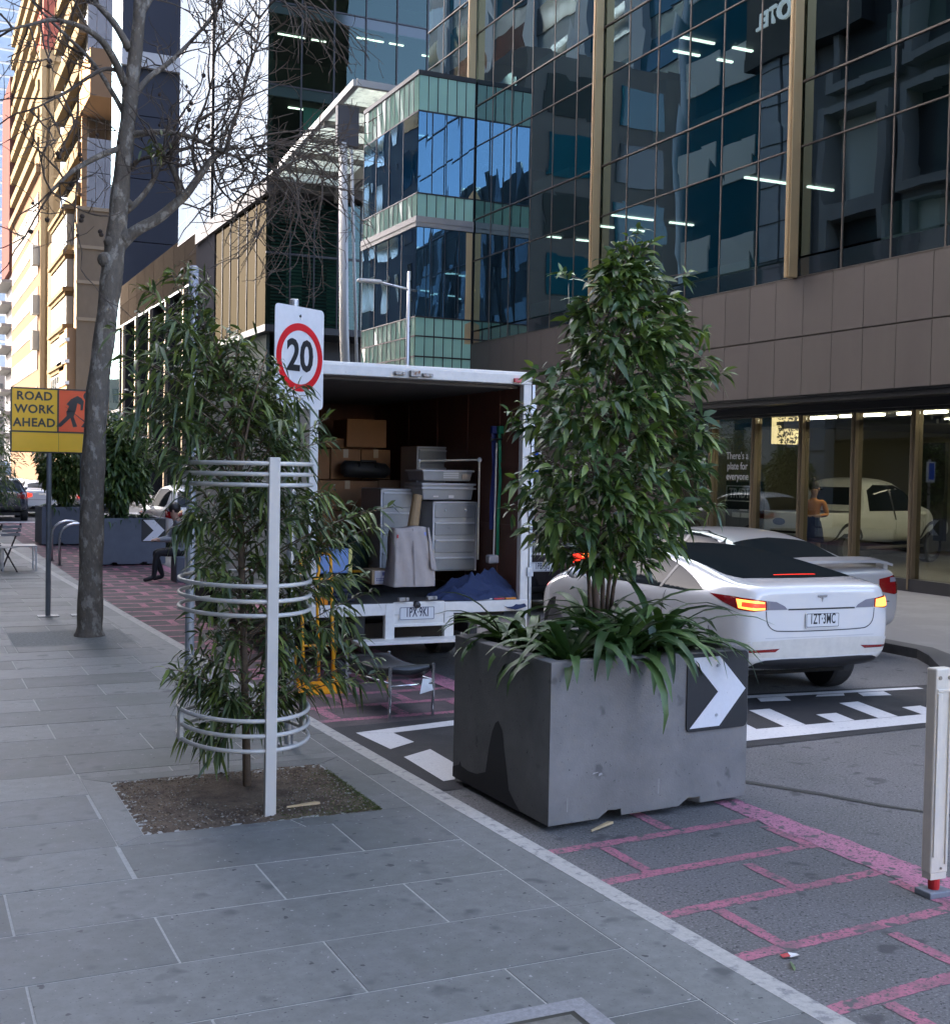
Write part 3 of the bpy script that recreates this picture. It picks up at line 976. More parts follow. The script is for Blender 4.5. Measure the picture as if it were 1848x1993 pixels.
# damp stain that runs up the left face
d = (D_ - A_).normalized(); nx_ = Vector((-d.y, d.x, 0)) * -1
nx_ = Vector((-1, 0, 0)) if nx_.x > 0 else nx_
pts = [(.32, .035), (.40, .08), (.47, .13), (.52, .30), (.57, .47), (.62, .52), (.66, .50), (.70, .44), (.74, .33), (.78, .17), (.90, .13), (1.02, .12), (1.12, .13), (1.14, .16), (1.16, .13), (1.25, .10), (1.25, .035)]
st_ = MB().add([A_ + d * x + nx_ * .0025 + Vector((0, 0, ZR + z)) for x, z in pts], [tuple(range(len(pts)))])
wpart(st_, 'damp_stain', mat('damp_concrete', (.035, .033, .032), .6, var=.2, vs=8), pl)
ch = MB()
for t, z, w_, h_ in ((.085, .10, .004, .09), (.53, .13, .005, .10), (.20, .30, .05, .012), (.23, .285, .03, .02)):
    p_ = A_.lerp(B_, t); dd = (B_ - A_).normalized(); nn_ = Vector((dd.y, -dd.x, 0))
    ch.add([p_ + nn_ * .002 + dd * a_ + Vector((0, 0, ZR + z + c_)) for a_, c_ in ((0, 0), (w_, .01), (w_ * .8, h_), (w_ * .2, h_ * .9))], [(0, 1, 2, 3)])
wpart(ch, 'lime_streak', mat('lime', (.34, .33, .32), .8, var=.3, vs=60), pl)

# tree in the planter
PT = thing('planter_tree', 'dense leafy evergreen tree with drooping leaves growing in the near planter', 'tree', (3.86, 6.72, ZR + .87))
prof = [(440, 1228, 1262), (480, 1180, 1292), (520, 1105, 1330), (560, 1095, 1342), (620, 1088, 1362), (680, 1075, 1382), (720, 1035, 1405), (760, 1012, 1385), (800, 995, 1368), (850, 1003, 1388),
        (900, 1002, 1392), (950, 990, 1390), (1000, 996, 1392), (1040, 1015, 1352), (1080, 1065, 1318), (1108, 1110, 1260)]
py_ = np.array([q[0] for q in prof]); pl_ = np.array([q[1] for q in prof]); pr_ = np.array([q[2] for q in prof])
mb = MB()
base = at(1158, 1150, 6.72)
trunk = bez(base, at(1165, 950, 6.74), at(1235, 470, 6.72), 12)
mb.tube([at(1160, 1200, 6.72)] + trunk, np.linspace(.028, .006, 13), 8)
for dx, tx, ty in ((14, 1150, 900), (22, 1260, 850), (-10, 1090, 880), (30, 1300, 960)):
    q = at(1158 + dx, 1190, 6.72 + dx * .004)
    mb.tube(bez(q, at(1160 + dx * 1.2, 1040, 6.74), at(tx, ty, 6.7 + rng.uniform(-.2, .2)), 7), np.linspace(.016, .005, 7), 6)
LP, LD, LL, LW = [], [], [], []
tz = [p_.z for p_ in trunk]


def tk_at(z):
    for a_, b_ in zip(trunk[:-1], trunk[1:]):
        if a_.z <= z <= b_.z: return a_.lerp(b_, (z - a_.z) / (b_.z - a_.z))
    return trunk[-1].copy() if z > trunk[-1].z else trunk[0].copy()


wid = np.interp(np.arange(440, 1110), py_, pr_ - pl_); cdf = np.cumsum(wid) / wid.sum()
for k in range(560):
    yy = 440 + int(np.searchsorted(cdf, rng.random()))
    if yy < 480: continue
    x0_, x1_ = np.interp(yy, py_, pl_), np.interp(yy, py_, pr_)
    hw = max((x1_ - x0_) / 2 - 24, 12) * (1 - .32 * max(0, (640 - yy) / 160))
    rr = 1 - .62 * rng.random() ** 1.9
    ph = rng.uniform(-math.pi, math.pi)
    if ph > 0 and rng.random() < .45: ph = -ph      # a little fuller towards the footpath
    lump = 1 + .10 * math.sin(yy * .055 + ph * 2) + .07 * math.sin(yy * .12 - ph * 3)
    x = (x0_ + x1_) / 2 + hw * rr * lump * math.cos(ph)
    p_ = at(x, yy, 6.72 + hw / 305 * .95 * rr * lump * math.sin(ph))
    c0 = tk_at(min(max(p_.z - .12, trunk[0].z), trunk[-1].z - .02))
    out = (p_ - c0); out.z *= .35
    out = out.normalized() if out.length > .01 else Vector((0, 0, 1))
    if k % 3 == 0:
        mb.tube(bez(c0, c0.lerp(p_, .6) + Vector((0, 0, .05)), p_, 4), [.005, .004, .003, .002], 4, cap=False)
    mb.tube([p_ - out * .09 - Vector((0, 0, .02)), p_ + out * .02], [.0026, .0015], 3, cap=False)
    for j in range(int(rng.integers(7, 11))):
        rv = Vector(rng.normal(size=3))
        dd = out * .75 + rv * .55 + Vector((0, 0, rng.uniform(-.15, .3)))
        LP.append(p_ - out * .07 * rng.random() + rv * .012); LD.append(dd); ql = rng.uniform(.6, 1.15); LL.append(.125 * ql); LW.append(.046 * ql * rng.uniform(.7, 1.15))
for x, yy in ((1242, 445), (1215, 470), (1270, 470), (1020, 790), (990, 800), (985, 985), (1412, 720), (1400, 980), (1405, 850), (1095, 530), (1372, 640), (1340, 530)):
    p_ = at(x, yy, 6.66)
    mb.tube([tk_at(p_.z - .1), p_], [.005, .002], 4, cap=False)
    out = Vector(((1 if x > 1200 else -1) * .6, -.3, .5))
    for j in range(12):
        rv = Vector(rng.normal(size=3))
        LP.append(p_ - out * .10 * rng.random()); LD.append(out * .7 + rv * .6); LL.append(rng.uniform(.08, .13)); LW.append(rng.uniform(.022, .032))
wpart(mb, 'trunk', mat('planter_bark', (.13, .085, .06), .85, var=.35, vs=40, bump=.4, bs=100, bdist=.004), PT, smooth=True)
P_ = np.array([tuple(p_) for p_ in LP]) - np.array(PT.location)
n = len(P_)
LEAF2 = leafmat('glossy_leaf', (.047, .092, .032), (.19, .26, .055), .33, .18)
leaf_mesh('crown', P_, np.array([tuple(d_) for d_ in LD]), np.array(LL), np.array(LW), LEAF2, PT, droop=rng.uniform(.2, .7, n), fold=.2,
          tone=np.clip(rng.random(n) ** 2.4 + (rng.random(n) < .04) * .7, 0, 1))


def strap_plant(name, label, c, nleaf, Lr, wr, m_, group=None, seed=0):
    """tuft of arching strap leaves"""
    r2_ = np.random.default_rng(seed)
    t = thing(name, label, 'plant', c, group=group)
    vs, fs, tn = [], [], []
    K = 7
    for k in range(nleaf):
        az = r2_.uniform(0, 2 * math.pi); el = r2_.uniform(.75, 1.5)
        L = r2_.uniform(*Lr); w = r2_.uniform(*wr); tone_ = r2_.random() ** 2
        h = Vector((math.cos(az), math.sin(az), 0)); sd = Vector((-h.y, h.x, 0))
        p_ = h * .03 * r2_.random() + Vector((r2_.uniform(-.03, .03), r2_.uniform(-.03, .03), 0))
        bend = r2_.uniform(1.3, 2.6)
        tw = r2_.uniform(-.4, .4)
        o = len(vs)
        for j in range(K + 1):
            q = j / K
            e = el - bend * q ** 1.3
            if j: p_ = p_ + (h * math.cos(e) + Vector((0, 0, math.sin(e)))) * (L / K)
            ww = w / 2 * (math.sin(math.pi * min(1, .25 + q * .75)) ** .6 if q < 1 else .05)
            nn = (-h * math.sin(e) + Vector((0, 0, math.cos(e))))
            s_ = (sd * math.cos(tw * q) + nn * math.sin(tw * q))
            vs += [tuple(p_ - s_ * ww + nn * ww * .28), tuple(p_), tuple(p_ + s_ * ww + nn * ww * .28)]
            tn += [tone_] * 3
            if j:
                a_ = o + (j - 1) * 3
                fs += [(a_, a_ + 3, a_ + 4, a_ + 1), (a_ + 1, a_ + 4, a_ + 5, a_ + 2)]
    me = bpy.data.meshes.new('leaves'); me.from_pydata(vs, [], fs)
    a_ = me.attributes.new('tone', 'FLOAT', 'POINT'); a_.data.foreach_set('value', np.array(tn, np.float32))
    me.polygons.foreach_set('use_smooth', [True] * len(me.polygons))
    me.materials.append(m_)
    ob = bpy.data.objects.new('foliage', me); COL.objects.link(ob); ob.parent = t
    return t


STRAP = leafmat('strap_leaf', (.034, .078, .022), (.10, .17, .045), .42, .12)
zb = ZR + .87
for k, (x, y, nl, lab) in enumerate((
        (3.58, 6.28, 34, 'strap-leaved plant at the near left corner inside the big planter'), (3.95, 6.30, 40, 'strap-leaved plant at the front middle of the big planter, below the tree'),
        (4.26, 6.36, 40, 'strap-leaved plant at the front of the big planter, left of the chevron board'), (3.62, 6.78, 34, 'strap-leaved plant at the kerb side of the big planter, left of the tree stem'),
        (4.02, 6.72, 30, 'strap-leaved plant wrapped around the foot of the tree in the big planter'), (4.38, 6.82, 34, 'strap-leaved plant at the road side of the big planter, by the white car'),
        (3.60, 7.10, 26, 'strap-leaved plant in the rear kerb-side corner of the big planter'))):
    strap_plant('strap_plant', lab, (x, y, zb - .02), nl, ((.40, .64) if x < 3.7 else (.52, .86)), (.052, .076), STRAP, 'strap-leaved plants in the near planter', k + 3)

# ---------------------------------------------------------------- bare plane tree
BT = thing('plane_tree', 'tall leafless plane tree with mottled grey trunk and hanging seed balls on the footpath', 'tree', (1.96, 14.43, 0))
BARK = mat('plane_bark', (.15, .128, .098), .85, var=.35, vs=22, bump=.7, bs=45, bdist=.02, col2=(.30, .275, .225), c2s=9, c2lo=.53, c2hi=.60, stretch=(1, 1, .55))
TWIG = mat('twig_bark', (.10, .078, .058), .85, var=.3, vs=30)


def line(ptspx, radm, Y=14.43, dY=0., n=3):
    pts, rad = [], []
    k = len(ptspx) - 1
    P3 = [at(x, y, Y + dY * i / max(k, 1)) for i, (x, y) in enumerate(ptspx)]
    for i in range(k):
        for j in range(n):
            t = j / n
            p0, p1, p2, p3 = P3[max(i - 1, 0)], P3[i], P3[i + 1], P3[min(i + 2, k)]
            q = .5 * ((2 * p1) + (p2 - p0) * t + (2 * p0 - 5 * p1 + 4 * p2 - p3) * t * t + (3 * p1 - p0 - 3 * p2 + p3) * t ** 3)
            pts.append(q); rad.append(radm[i] + (radm[i + 1] - radm[i]) * t)
    pts.append(P3[-1]); rad.append(radm[-1])
    return pts, rad


mb = MB()
tp, trd = line([(174, 1240), (175, 1200), (178, 1050), (182, 900), (190, 760), (205, 640), (219, 520), (228, 440), (237, 342), (248, 240), (258, 150), (270, 40), (278, -80)],
               [.185, .150, .142, .138, .133, .125, .13, .12, .105, .095, .085, .075, .07], n=4)
trd = [r_ * .93 * (1 + .06 * math.sin(i * 1.7)) for i, r_ in enumerate(trd)]
mb.tube(tp, trd, 14)
for (x, y), r_ in (((205, 505), .09), ((215, 470), .08), ((250, 395), .05), ((190, 690), .045), ((243, 460), .10)):
    mb.ball(at(x, y, 14.40), r_, 6)
wpart(mb, 'trunk', BARK, BT, smooth=True)
limbs = [
    ([(232, 480), (262, 450), (308, 424), (345, 393), (362, 378), (386, 345), (413, 308), (440, 290), (462, 285)], [.075, .07, .062, .055, .05, .045, .04, .034, .028], -.6),
    ([(352, 388), (345, 350), (330, 315), (320, 300), (300, 280)], [.045, .038, .032, .026, .018], -.3),
    ([(246, 410), (273, 386), (297, 352), (314, 314), (340, 296), (372, 287), (410, 290)], [.04, .034, .03, .026, .022, .018, .012], .5),
    ([(256, 330), (268, 312), (297, 303), (318, 295)], [.03, .024, .018, .012], -.3),
    ([(253, 262), (284, 258), (325, 256), (369, 265), (403, 280), (440, 297), (486, 314), (540, 330)], [.045, .038, .03, .026, .022, .018, .014, .008], -.8),
    ([(240, 285), (191, 304), (143, 331), (109, 362), (100, 372)], [.036, .032, .027, .02, .015], -.5),
    ([(244, 165), (219, 109), (191, 72), (150, 48), (102, 38), (55, 48), (0, 60)], [.05, .042, .034, .028, .022, .016, .01], -.9),
    ([(252, 95), (222, 44), (191, 10), (160, -30)], [.05, .04, .03, .02], .4),
    ([(238, 140), (205, 133), (171, 150), (130, 178), (95, 196), (60, 215)], [.028, .024, .02, .016, .012, .007], -.6),
    ([(270, 30), (300, -20), (330, -80)], [.05, .04, .03], .4),
    ([(258, 190), (290, 150), (330, 120), (380, 70), (420, 20), (450, -30)], [.04, .034, .028, .022, .016, .01], .7),
    ([(250, 240), (225, 190), (180, 120), (120, 60), (70, 10), (40, -30)], [.035, .03, .024, .018, .012, .008], .6),
    ([(413, 308), (420, 350), (440, 380), (470, 400)], [.022, .016, .011, .006], -.3),
    ([(440, 290), (450, 250), (465, 210), (480, 150), (500, 80), (505, 0)], [.026, .022, .018, .014, .010, .007], .3),
    ([(386, 345), (375, 300), (380, 250), (400, 200), (415, 140), (418, 60), (430, -20)], [.024, .02, .017, .014, .011, .008, .006], -.7),
]
lb = [line(a_, r_, 14.43, dY, 4) for a_, r_, dY in limbs]
for pts, rad in lb:
    wpart(MB().tube(pts, rad, 8), 'limb', BARK if rad[0] > .034 else TWIG, BT, smooth=True)
mb = MB()
balls = []


def twig(p0, d0, L, r_, level, droop=0.):
    n_ = 6
    pts = [p0]
    d_ = d0.normalized()
    for k in range(n_):
        d_ = (d_ + Vector(rng.normal(size=3)) * .16 + Vector((0, 0, .05 - droop * (.4 + .6 * k / n_)))).normalized()
        pts.append(pts[-1] + d_ * (L / n_))
    mb.tube(pts, np.linspace(r_, max(r_ * .35, .0036), n_ + 1), 4 if level else 5, cap=False)
    if level < 2:
        for _ in range(int(rng.integers(2, 5)) if level == 0 else int(rng.integers(1, 3))):
            i = int(rng.integers(1, n_ + 1))
            q = Vector(rng.normal(size=3)); q -= d_ * q.dot(d_)
            twig(pts[i], d_ * .6 + q.normalized() * .75, L * rng.uniform(.4, .75), r_ * .55, level + 1, droop)
    elif rng.random() < .08:
        balls.append(pts[-1] + Vector((0, 0, -.03)))


for (pts, rad), nt_ in zip(lb, (10, 7, 8, 5, 13, 8, 12, 8, 8, 4, 14, 12, 6, 16, 12)):
    for _ in range(int(nt_ * 1.08)):
        i = int(rng.integers(len(pts) // 3, len(pts)))
        d_ = (pts[min(i + 1, len(pts) - 1)] - pts[i - 1]).normalized()
        q = Vector(rng.normal(size=3)); q -= d_ * q.dot(d_); q.normalize()
        twig(pts[i], d_ * .5 + q * .9 + Vector((0, 0, .15)), rng.uniform(.4, 1.2), .0125, 0, .02)
# the drooping fan of twigs on the right
for k in range(52):
    p0 = at(rng.uniform(430, 640), rng.uniform(270, 370), 14.0 + rng.uniform(-.4, .4))
    tx, ty = rng.uniform(430, 730), rng.uniform(230, 585)
    if tx > 640 and ty > 480: ty -= 100
    p1 = at(tx, ty, 13.9 + rng.uniform(-.6, .6))
    dd = p1 - p0
    midp = p0.lerp(p1, .5) + Vector((0, 0, .12 * dd.length)) + Vector((.25 * dd.length, 0, 0)) * (1 if dd.z < -.4 else 0)
    pts = bez(p0, midp, p1, 8)
    mb.tube(pts, np.linspace(.0115, .004, 8), 4, cap=False)
    for _ in range(3):
        i = int(rng.integers(2, 8))
        d_ = (pts[i] - pts[i - 1]).normalized()
        twig(pts[i], d_ + Vector(rng.normal(size=3)) * .45, rng.uniform(.25, .6), .006, 1, .06)
for k in range(16):
    p0 = at(rng.uniform(520, 600), rng.uniform(-40, 40), 14.2)
    p1 = at(rng.uniform(560, 720), rng.uniform(60, 170), 14.0 + rng.uniform(-.5, .3))
    pts = bez(p0, p0.lerp(p1, .5) + Vector((.1, 0, .2)), p1, 7)
    mb.tube(pts, np.linspace(.012, .004, 7), 4, cap=False)
    twig(pts[4], (p1 - p0) + Vector(rng.normal(size=3)) * .3, .5, .004, 1, .08)
wpart(mb, 'twig_spray', TWIG, BT)
SEED = mat('seed', (.05, .035, .025), .9)
sb0 = MB().ball((0, 0, 0), .027, 6).build('seed_ball', SEED, BT)
spots = [at(x, y, 14.2) for x, y in ((97, 118), (95, 128), (112, 298), (115, 305), (120, 292), (155, 300), (158, 310), (140, 358), (135, 367), (160, 420), (158, 428), (195, 450), (197, 456), (60, 450), (92, 427), (396, 146), (372, 200), (368, 213), (382, 265), (470, 45), (465, 120), (405, 245))] + balls[:20]
for k, p_ in enumerate(spots):
    sb = sb0
    if k:
        sb = sb0.copy(); COL.objects.link(sb); sb.parent = BT
    sb.location = p_ - Vector(BT.location)
    if k > 21: sb.scale = (.7, .7, .7)
n = 34
c_ = np.array(at(308, 287, 14.1)) - np.array(BT.location)
leaf_mesh('leaf_tuft', c_ + rng.normal(size=(n, 3)) * .06, rng.normal(size=(n, 3)), .12, .03, leafmat('tuft', (.07, .10, .03), (.16, .17, .05)), BT)
# ---------------------------------------------------------------- chrome stool and hand truck
LEATHER = mat('black_leather', (.018, .018, .019), .32, var=.2, vs=20, bump=.15, bs=60)
s = thing('leather_stool', 'low chrome stool with black sling leather seat standing on the road behind the truck', 'stool', (3.74, 9.60, ZR), R(8.5))
for x in (-.205, .205):
    for y in (-.37, .37):
        MB().tube([(x, y, 0), (x, y, .44)], .0135, 10).build('leg', CHROME, s)
mb = MB()
for y in (-.37, .37): mb.tube([(-.205, y, .275), (.205, y, .275)], .009, 8)
for x in (-.205, .205): mb.tube([(x, -.37, .30), (x, .37, .30)], .009, 8)
mb.build('stretcher', CHROME, s, smooth=True)
vs, fs = [], []
NX, NY = 12, 14
for lay in (0, 1):
    for j in range(NY + 1):
        for i in range(NX + 1):
            u, v = i / NX * 2 - 1, j / NY * 2 - 1
            z = .438 - .055 * (1 - v * v) * (1 - .35 * u * u) - (.012 * (abs(u) ** 6)) - lay * (.03 + .10 * (1 - v * v) * abs(u) ** 4 + .05 * (1 - u * u))
            vs.append((u * .195, v * .36, z))
q = (NX + 1) * (NY + 1)
for j in range(NY):
    for i in range(NX):
        a_ = j * (NX + 1) + i
        fs += [(a_, a_ + 1, a_ + NX + 2, a_ + NX + 1), (q + a_ + NX + 1, q + a_ + NX + 2, q + a_ + 1, q + a_)]
for i in range(NX):
    fs += [(i, i + q, i + q + 1, i + 1), (NY * (NX + 1) + i + 1, NY * (NX + 1) + i + 1 + q, NY * (NX + 1) + i + q, NY * (NX + 1) + i)]
for j in range(NY):
    a_ = j * (NX + 1); b_ = a_ + NX
    fs += [(a_ + NX + 1, a_ + NX + 1 + q, a_ + q, a_), (b_, b_ + q, b_ + NX + 1 + q, b_ + NX + 1)]
MB().add(vs, fs).build('seat', LEATHER, s, smooth=True)
o = MB().add([(.06, -.40, .20), (.20, -.385, .22), (.19, -.36, .31), (.10, -.375, .32), (.13, -.39, .26)], [(0, 1, 4), (1, 2, 4), (2, 3, 4), (3, 0, 4)]).build('care_label', WHITEP, s)

YP = mat('yellow_paint', (.85, .38, .012), .4, var=.12, vs=20)
h = thing('hand_truck', 'yellow tubular hand truck with black tyres leaning against the rear of the white truck', 'hand truck', (3.44, 10.62, ZR))
mb = MB()
lean = lambda x, z, y0=0.: (x, y0 + z * .12, z)
for x in (-.13, .155):
    mb.tube([lean(x, .06), lean(x, .5), lean(x, 1.05), lean(x, 1.20), lean(x * .9, 1.25), lean(x * .6, 1.265)], .0155, 8)
mb.tube([lean(.015, .06), lean(.015, 1.02), lean(.04, 1.09), lean(.04, 1.24)], .0145, 8)
mb.tube([lean(-.11, 1.262), lean(.14, 1.262)], .0145, 8)
for z in (.42, 1.02): mb.bar(lean(-.13, z), lean(.155, z), .012, .045, 0, (0, 1, .1))
mb.build('frame', YP, h, smooth=True)
mb = MB()
for x in (-.17, .20):
    mb.bar((x, .10, .40), (x, .20, .15), .012, .05).bar((x, .0, .10), (x, .2, .15), .012, .04)
mb.build('axle_bracket', YP, h)
MB().box(-.2, .22, -.16, 0.0, 0.005, .018).box(-.2, .22, -.01, .004, .005, .10).build('toe_plate', YP, h)
for x in (-.22, .265):
    w = MB().lathe([(.05, -.03), (.11, -.036), (.125, -.02), (.125, .02), (.11, .036), (.05, .03)], (x, .20, .128), 18, 'x').build('wheel', RUBBER, h)
    MB().lathe([(.02, -.038), (.055, -.034), (.055, .034), (.02, .038)], (x, .20, .128), 14, 'x').build('hub', YP, w)

# ---------------------------------------------------------------- removal truck
TW = mat('truck_white', (.74, .72, .66), .45, var=.10, vs=12, col2=(.40, .33, .26), c2s=9, c2lo=.66, c2hi=.75)
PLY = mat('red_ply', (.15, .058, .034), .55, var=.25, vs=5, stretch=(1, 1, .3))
X0, X1, Y0, Y1, Z0, Z1 = 3.46, 5.76, 11.0, 15.4, .655, 2.94
T = thing('removal_truck', 'white box removal truck with its open rear facing the viewer, loaded with boxes and drawers', 'truck', (4.61, 11.0, ZR))
mb = MB().box(X0, X0 + .05, Y0 + .06, Y1, Z0, Z1 - .1).box(X1 - .05, X1, Y0 + .06, Y1, Z0, Z1 - .1).box(X0, X1, Y0 + .06, Y1, Z1 - .1, Z1 - .02).box(X0 + .05, X1 - .05, Y1 - .05, Y1, Z0, Z1 - .1)
wpart(mb, 'cargo_box', TW, T)
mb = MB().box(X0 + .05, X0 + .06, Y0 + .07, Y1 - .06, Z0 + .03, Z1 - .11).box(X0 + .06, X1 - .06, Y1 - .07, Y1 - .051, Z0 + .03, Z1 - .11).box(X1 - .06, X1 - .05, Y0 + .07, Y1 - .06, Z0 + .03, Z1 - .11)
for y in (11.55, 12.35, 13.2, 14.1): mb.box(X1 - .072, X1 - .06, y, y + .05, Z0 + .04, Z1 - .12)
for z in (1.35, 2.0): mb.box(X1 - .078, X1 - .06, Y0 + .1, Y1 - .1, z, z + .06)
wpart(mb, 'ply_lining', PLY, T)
mb = MB()
for y in np.arange(11.15, 15.2, .16): mb.box(X0 + .06, X1 - .06, y, y + .05, Z1 - .135, Z1 - .10)
wpart(mb, 'roof_rib', mat('roof_rib', (.10, .09, .08), .6), T)
wpart(MB().box(X0, X1, Y0 + .02, Y1, Z0 - .05, Z0 + .012), 'floor', mat('truck_floor', (.035, .035, .036), .45, var=.4, vs=8, bump=.2, bs=40), T)
mb = MB().box(X0 - .01, X0 + .075, Y0, Y0 + .09, Z0 - .14, Z1 - .10).box(X1 - .075, X1 + .015, Y0, Y0 + .09, Z0 - .45, Z1 - .10)
mb.box(X0 - .01, X1 + .015, Y0 - .005, Y0 + .10, Z1 - .10, Z1 + .0).tube([(X0 - .01, Y0 + .03, Z1), (X1 + .015, Y0 + .03, Z1)], .03, 8)
mb.box(X0 - .01, X1 + .015, Y0 - .01, Y0 + .05, Z0 - .105, Z0 + .008)
wpart(mb, 'rear_frame', TW, T, bevel=.008)
mb = MB().box(X1 + .02, X1 + .05, Y0 - .01, Y0 + .03, Z0 - .1, Z1 - .1)
for z in (.9, 1.5, 2.0, 2.55): mb.box(X1 - .005, X1 + .06, Y0 - .025, Y0 + .05, z, z + .09)
wpart(mb, 'hinge', GALV, T)


def pr(x0, y0, x1, y1, Y):
    """street x and z ranges of a survey rectangle at distance Y"""
    a_, b_ = at(x0, y0, Y), at(x1, y1, Y)
    return min(a_.x, b_.x), max(a_.x, b_.x), min(a_.z, b_.z), max(a_.z, b_.z)


mb = MB()
for r_ in ((749, 1175, 766, 1245), (864, 1172, 881, 1243)):
    a_ = pr(*r_, 11.0); mb.box(a_[0], a_[1], 10.985, 11.05, a_[2], a_[3])
a_ = pr(766, 1172, 864, 1214, 11.0); mb.box(a_[0], a_[1], 11.0, 11.02, a_[2], a_[3])
mb.box(a_[0], a_[1], 10.985, 11.03, a_[2] - .012, a_[2] + .015)
b_, c_ = at(690, 1252, 10.93), at(942, 1240, 10.93)
mb.box(b_.x, c_.x, 10.80, 11.02, b_.z - .012, b_.z + .022)
wpart(mb, 'step_frame', TW, T, bevel=.005)


def plate(par, txt, c, rz=0., w=.372, h=.134, ink=(.012, .018, .05), world=True, face=(.70, .71, .70), sz=.128):
    """number plate with a rim; local x right, faces -y"""
    M4 = Matrix.Translation(c) @ rotz(rz)
    pb = xf(MB().prism([(x, -.004, z) for x, z in rrect(w, h, .014)], (0, .008, 0)), M4)
    o = (wpart if world else (lambda m_, *a, **k: m_.build(*a, **k)))(pb, 'number_plate', mat('plate_face', face, .4), par)
    im = mat('plate_ink_%d' % int(ink[2] * 1000), ink, .5)
    rim = MB()
    P = rrect(w - .012, h - .012, .01); Q = rrect(w - .022, h - .022, .008)
    n_ = len(P)
    rim.add([(x, -.0052, z) for x, z in P] + [(x, -.0052, z) for x, z in Q], [(k, (k + 1) % n_, (k + 1) % n_ + n_, k + n_) for k in range(n_)])
    tx = text_mb(txt, sz, .53, .002, .0006, 1.06)
    tx.move((0, -.0058, .008))
    for m_, nm in ((rim, 'plate_rim'), (tx, 'lettering')):
        m_ = xf(m_, M4)
        if world:
            off, p_ = Vector((0, 0, 0)), par
            while p_ is not None: off += Vector(p_.location); p_ = p_.parent
            m_.move(-off)
        ob = m_.build(nm, im, o)
    return o


c_ = (at(777, 1180, 10.99) + at(845, 1206, 10.99)) / 2
plate(T, '1PX·9KI', c_)
a_ = at(812, 1177, 10.97)
wpart(MB().lathe([(.001, -.03), (.03, -.025), (.032, 0), (.04, .02)], (a_.x, 10.98, a_.z), 14, 'y'), 'plate_lamp', BLACKM, T)
LATCH = mat('latch_steel', (.30, .29, .27), .5, .7, var=.4, vs=30, col2=(.16, .08, .04), c2s=18, c2lo=.55, c2hi=.65)
for px_, py_2 in ((785, 1166), (840, 1163), (778, 726), (832, 730)):
    a_ = at(px_, py_2, 10.98)
    mb = MB().box(a_.x - .06, a_.x + .05, 10.955, 10.99, a_.z - .016, a_.z + .018).lathe([(.02, -.05), (.02, 0)], (a_.x - .04, 10.99, a_.z), 10, 'y').lathe([(.018, -.045), (.018, 0)], (a_.x + .03, 10.99, a_.z), 10, 'y')
    wpart(mb, 'door_latch', LATCH, T, bevel=.004)
a_ = at(806, 727, 10.98); wpart(MB().box(a_.x - .05, a_.x + .05, 10.94, 10.99, a_.z - .03, a_.z + .03), 'lock_box', LATCH, T, bevel=.004)
LRED = mat('red_lens', (.45, .01, .012), .15, coat=.6)
a_ = at(1008, 740, 10.98); wpart(MB().box(a_.x - .05, a_.x + .04, 10.955, 10.99, a_.z - .022, a_.z + .022), 'marker_lamp', LRED, T, bevel=.006)
for xx in (968, 598):
    a_ = at(xx, 1172, 11.08)
    cl = MB().box(a_.x - .20, a_.x + .20, 11.06, 11.16, a_.z - .085, a_.z + .06); wpart(cl, 'tail_lamp_housing', BLACKP, T)
    for dx, m_ in ((-.14, mat('clear_lens', (.6, .6, .58), .15, coat=.6)), (0.0, LRED), (.13, mat('amber_lens', (.75, .24, .01), .15, coat=.6))):
        wpart(MB().box(a_.x + dx - .06, a_.x + dx + .06, 11.035, 11.07, a_.z - .075, a_.z + .05), 'tail_lamp', m_, T, bevel=.006)
mb = MB().box(X0 + .5, X0 + .6, 11.1, 17.0, .32, .58).box(X1 - .6, X1 - .5, 11.1, 17.0, .32, .58)
for y in (11.3, 12.2, 13.6): mb.box(X0 + .1, X1 - .1, y, y + .08, .48, .60)
wpart(mb, 'chassis', mat('chassis', (.03, .028, .026), .7, var=.4, vs=12), T)
for x in (X0 + .28, X1 - .28):
    for y in (12.55, 16.3):
        w = MB().lathe([(.2, -.11), (.34, -.115), (.365, -.08), (.365, .08), (.34, .115), (.2, .11)], (0, 0, 0), 22, 'x')
        ob = wpart(w.move((x, y, ZR + .365)), 'wheel', RUBBER, T)
        wpart(MB().lathe([(.06, -.09), (.2, -.10), (.21, -.06), (.21, .06), (.2, .10), (.06, .09)], (x, y, ZR + .365), 18, 'x'), 'rim', STEEL, ob)
wpart(MB().box(X0 + .35, X1 - .35, 12.3, 12.75, .18, .36), 'axle', BLACKM, T, bevel=.05)
mb = MB().box(X0 + .15, X1 - .15, 15.6, 17.3, .35, 1.25).box(X0 + .2, X1 - .2, 15.6, 16.9, 1.25, 2.2)
wpart(mb, 'cab', TW, T, bevel=.08)
mb = MB().box(X0 + .4, X1 - .4, 12.2, 13.4, .16, .32)
wpart(mb, 'spare_tray', mat('tray', (.05, .045, .04), .7, var=.3, vs=10), T)

# ---- the load
CARD = mat('cardboard', (.30, .155, .07), .75, var=.12, vs=6)
TAPE = mat('packing_tape', (.42, .33, .22), .3)


def carton(label, r_, Y, dep, tape=True):
    x0, x1, z0, z1 = pr(*r_, Y)
    c = thing('cardboard_box', label, 'box', ((x0 + x1) / 2, Y + dep / 2, z0), group='cardboard boxes in the truck')
    w, h_ = (x1 - x0) / 2 - .004, z1 - z0 - .004
    MB().box(-w, w, -dep / 2, dep / 2, 0, h_).build('carton', CARD, c, bevel=.006)
    if tape: MB().box(-.03, .03, -dep / 2 - .002, dep / 2, h_ * .72, h_ + .002).build('tape', TAPE, c)


def dpx(x, y): return 583.7 + x * .2369, 778.3 + y * .2369


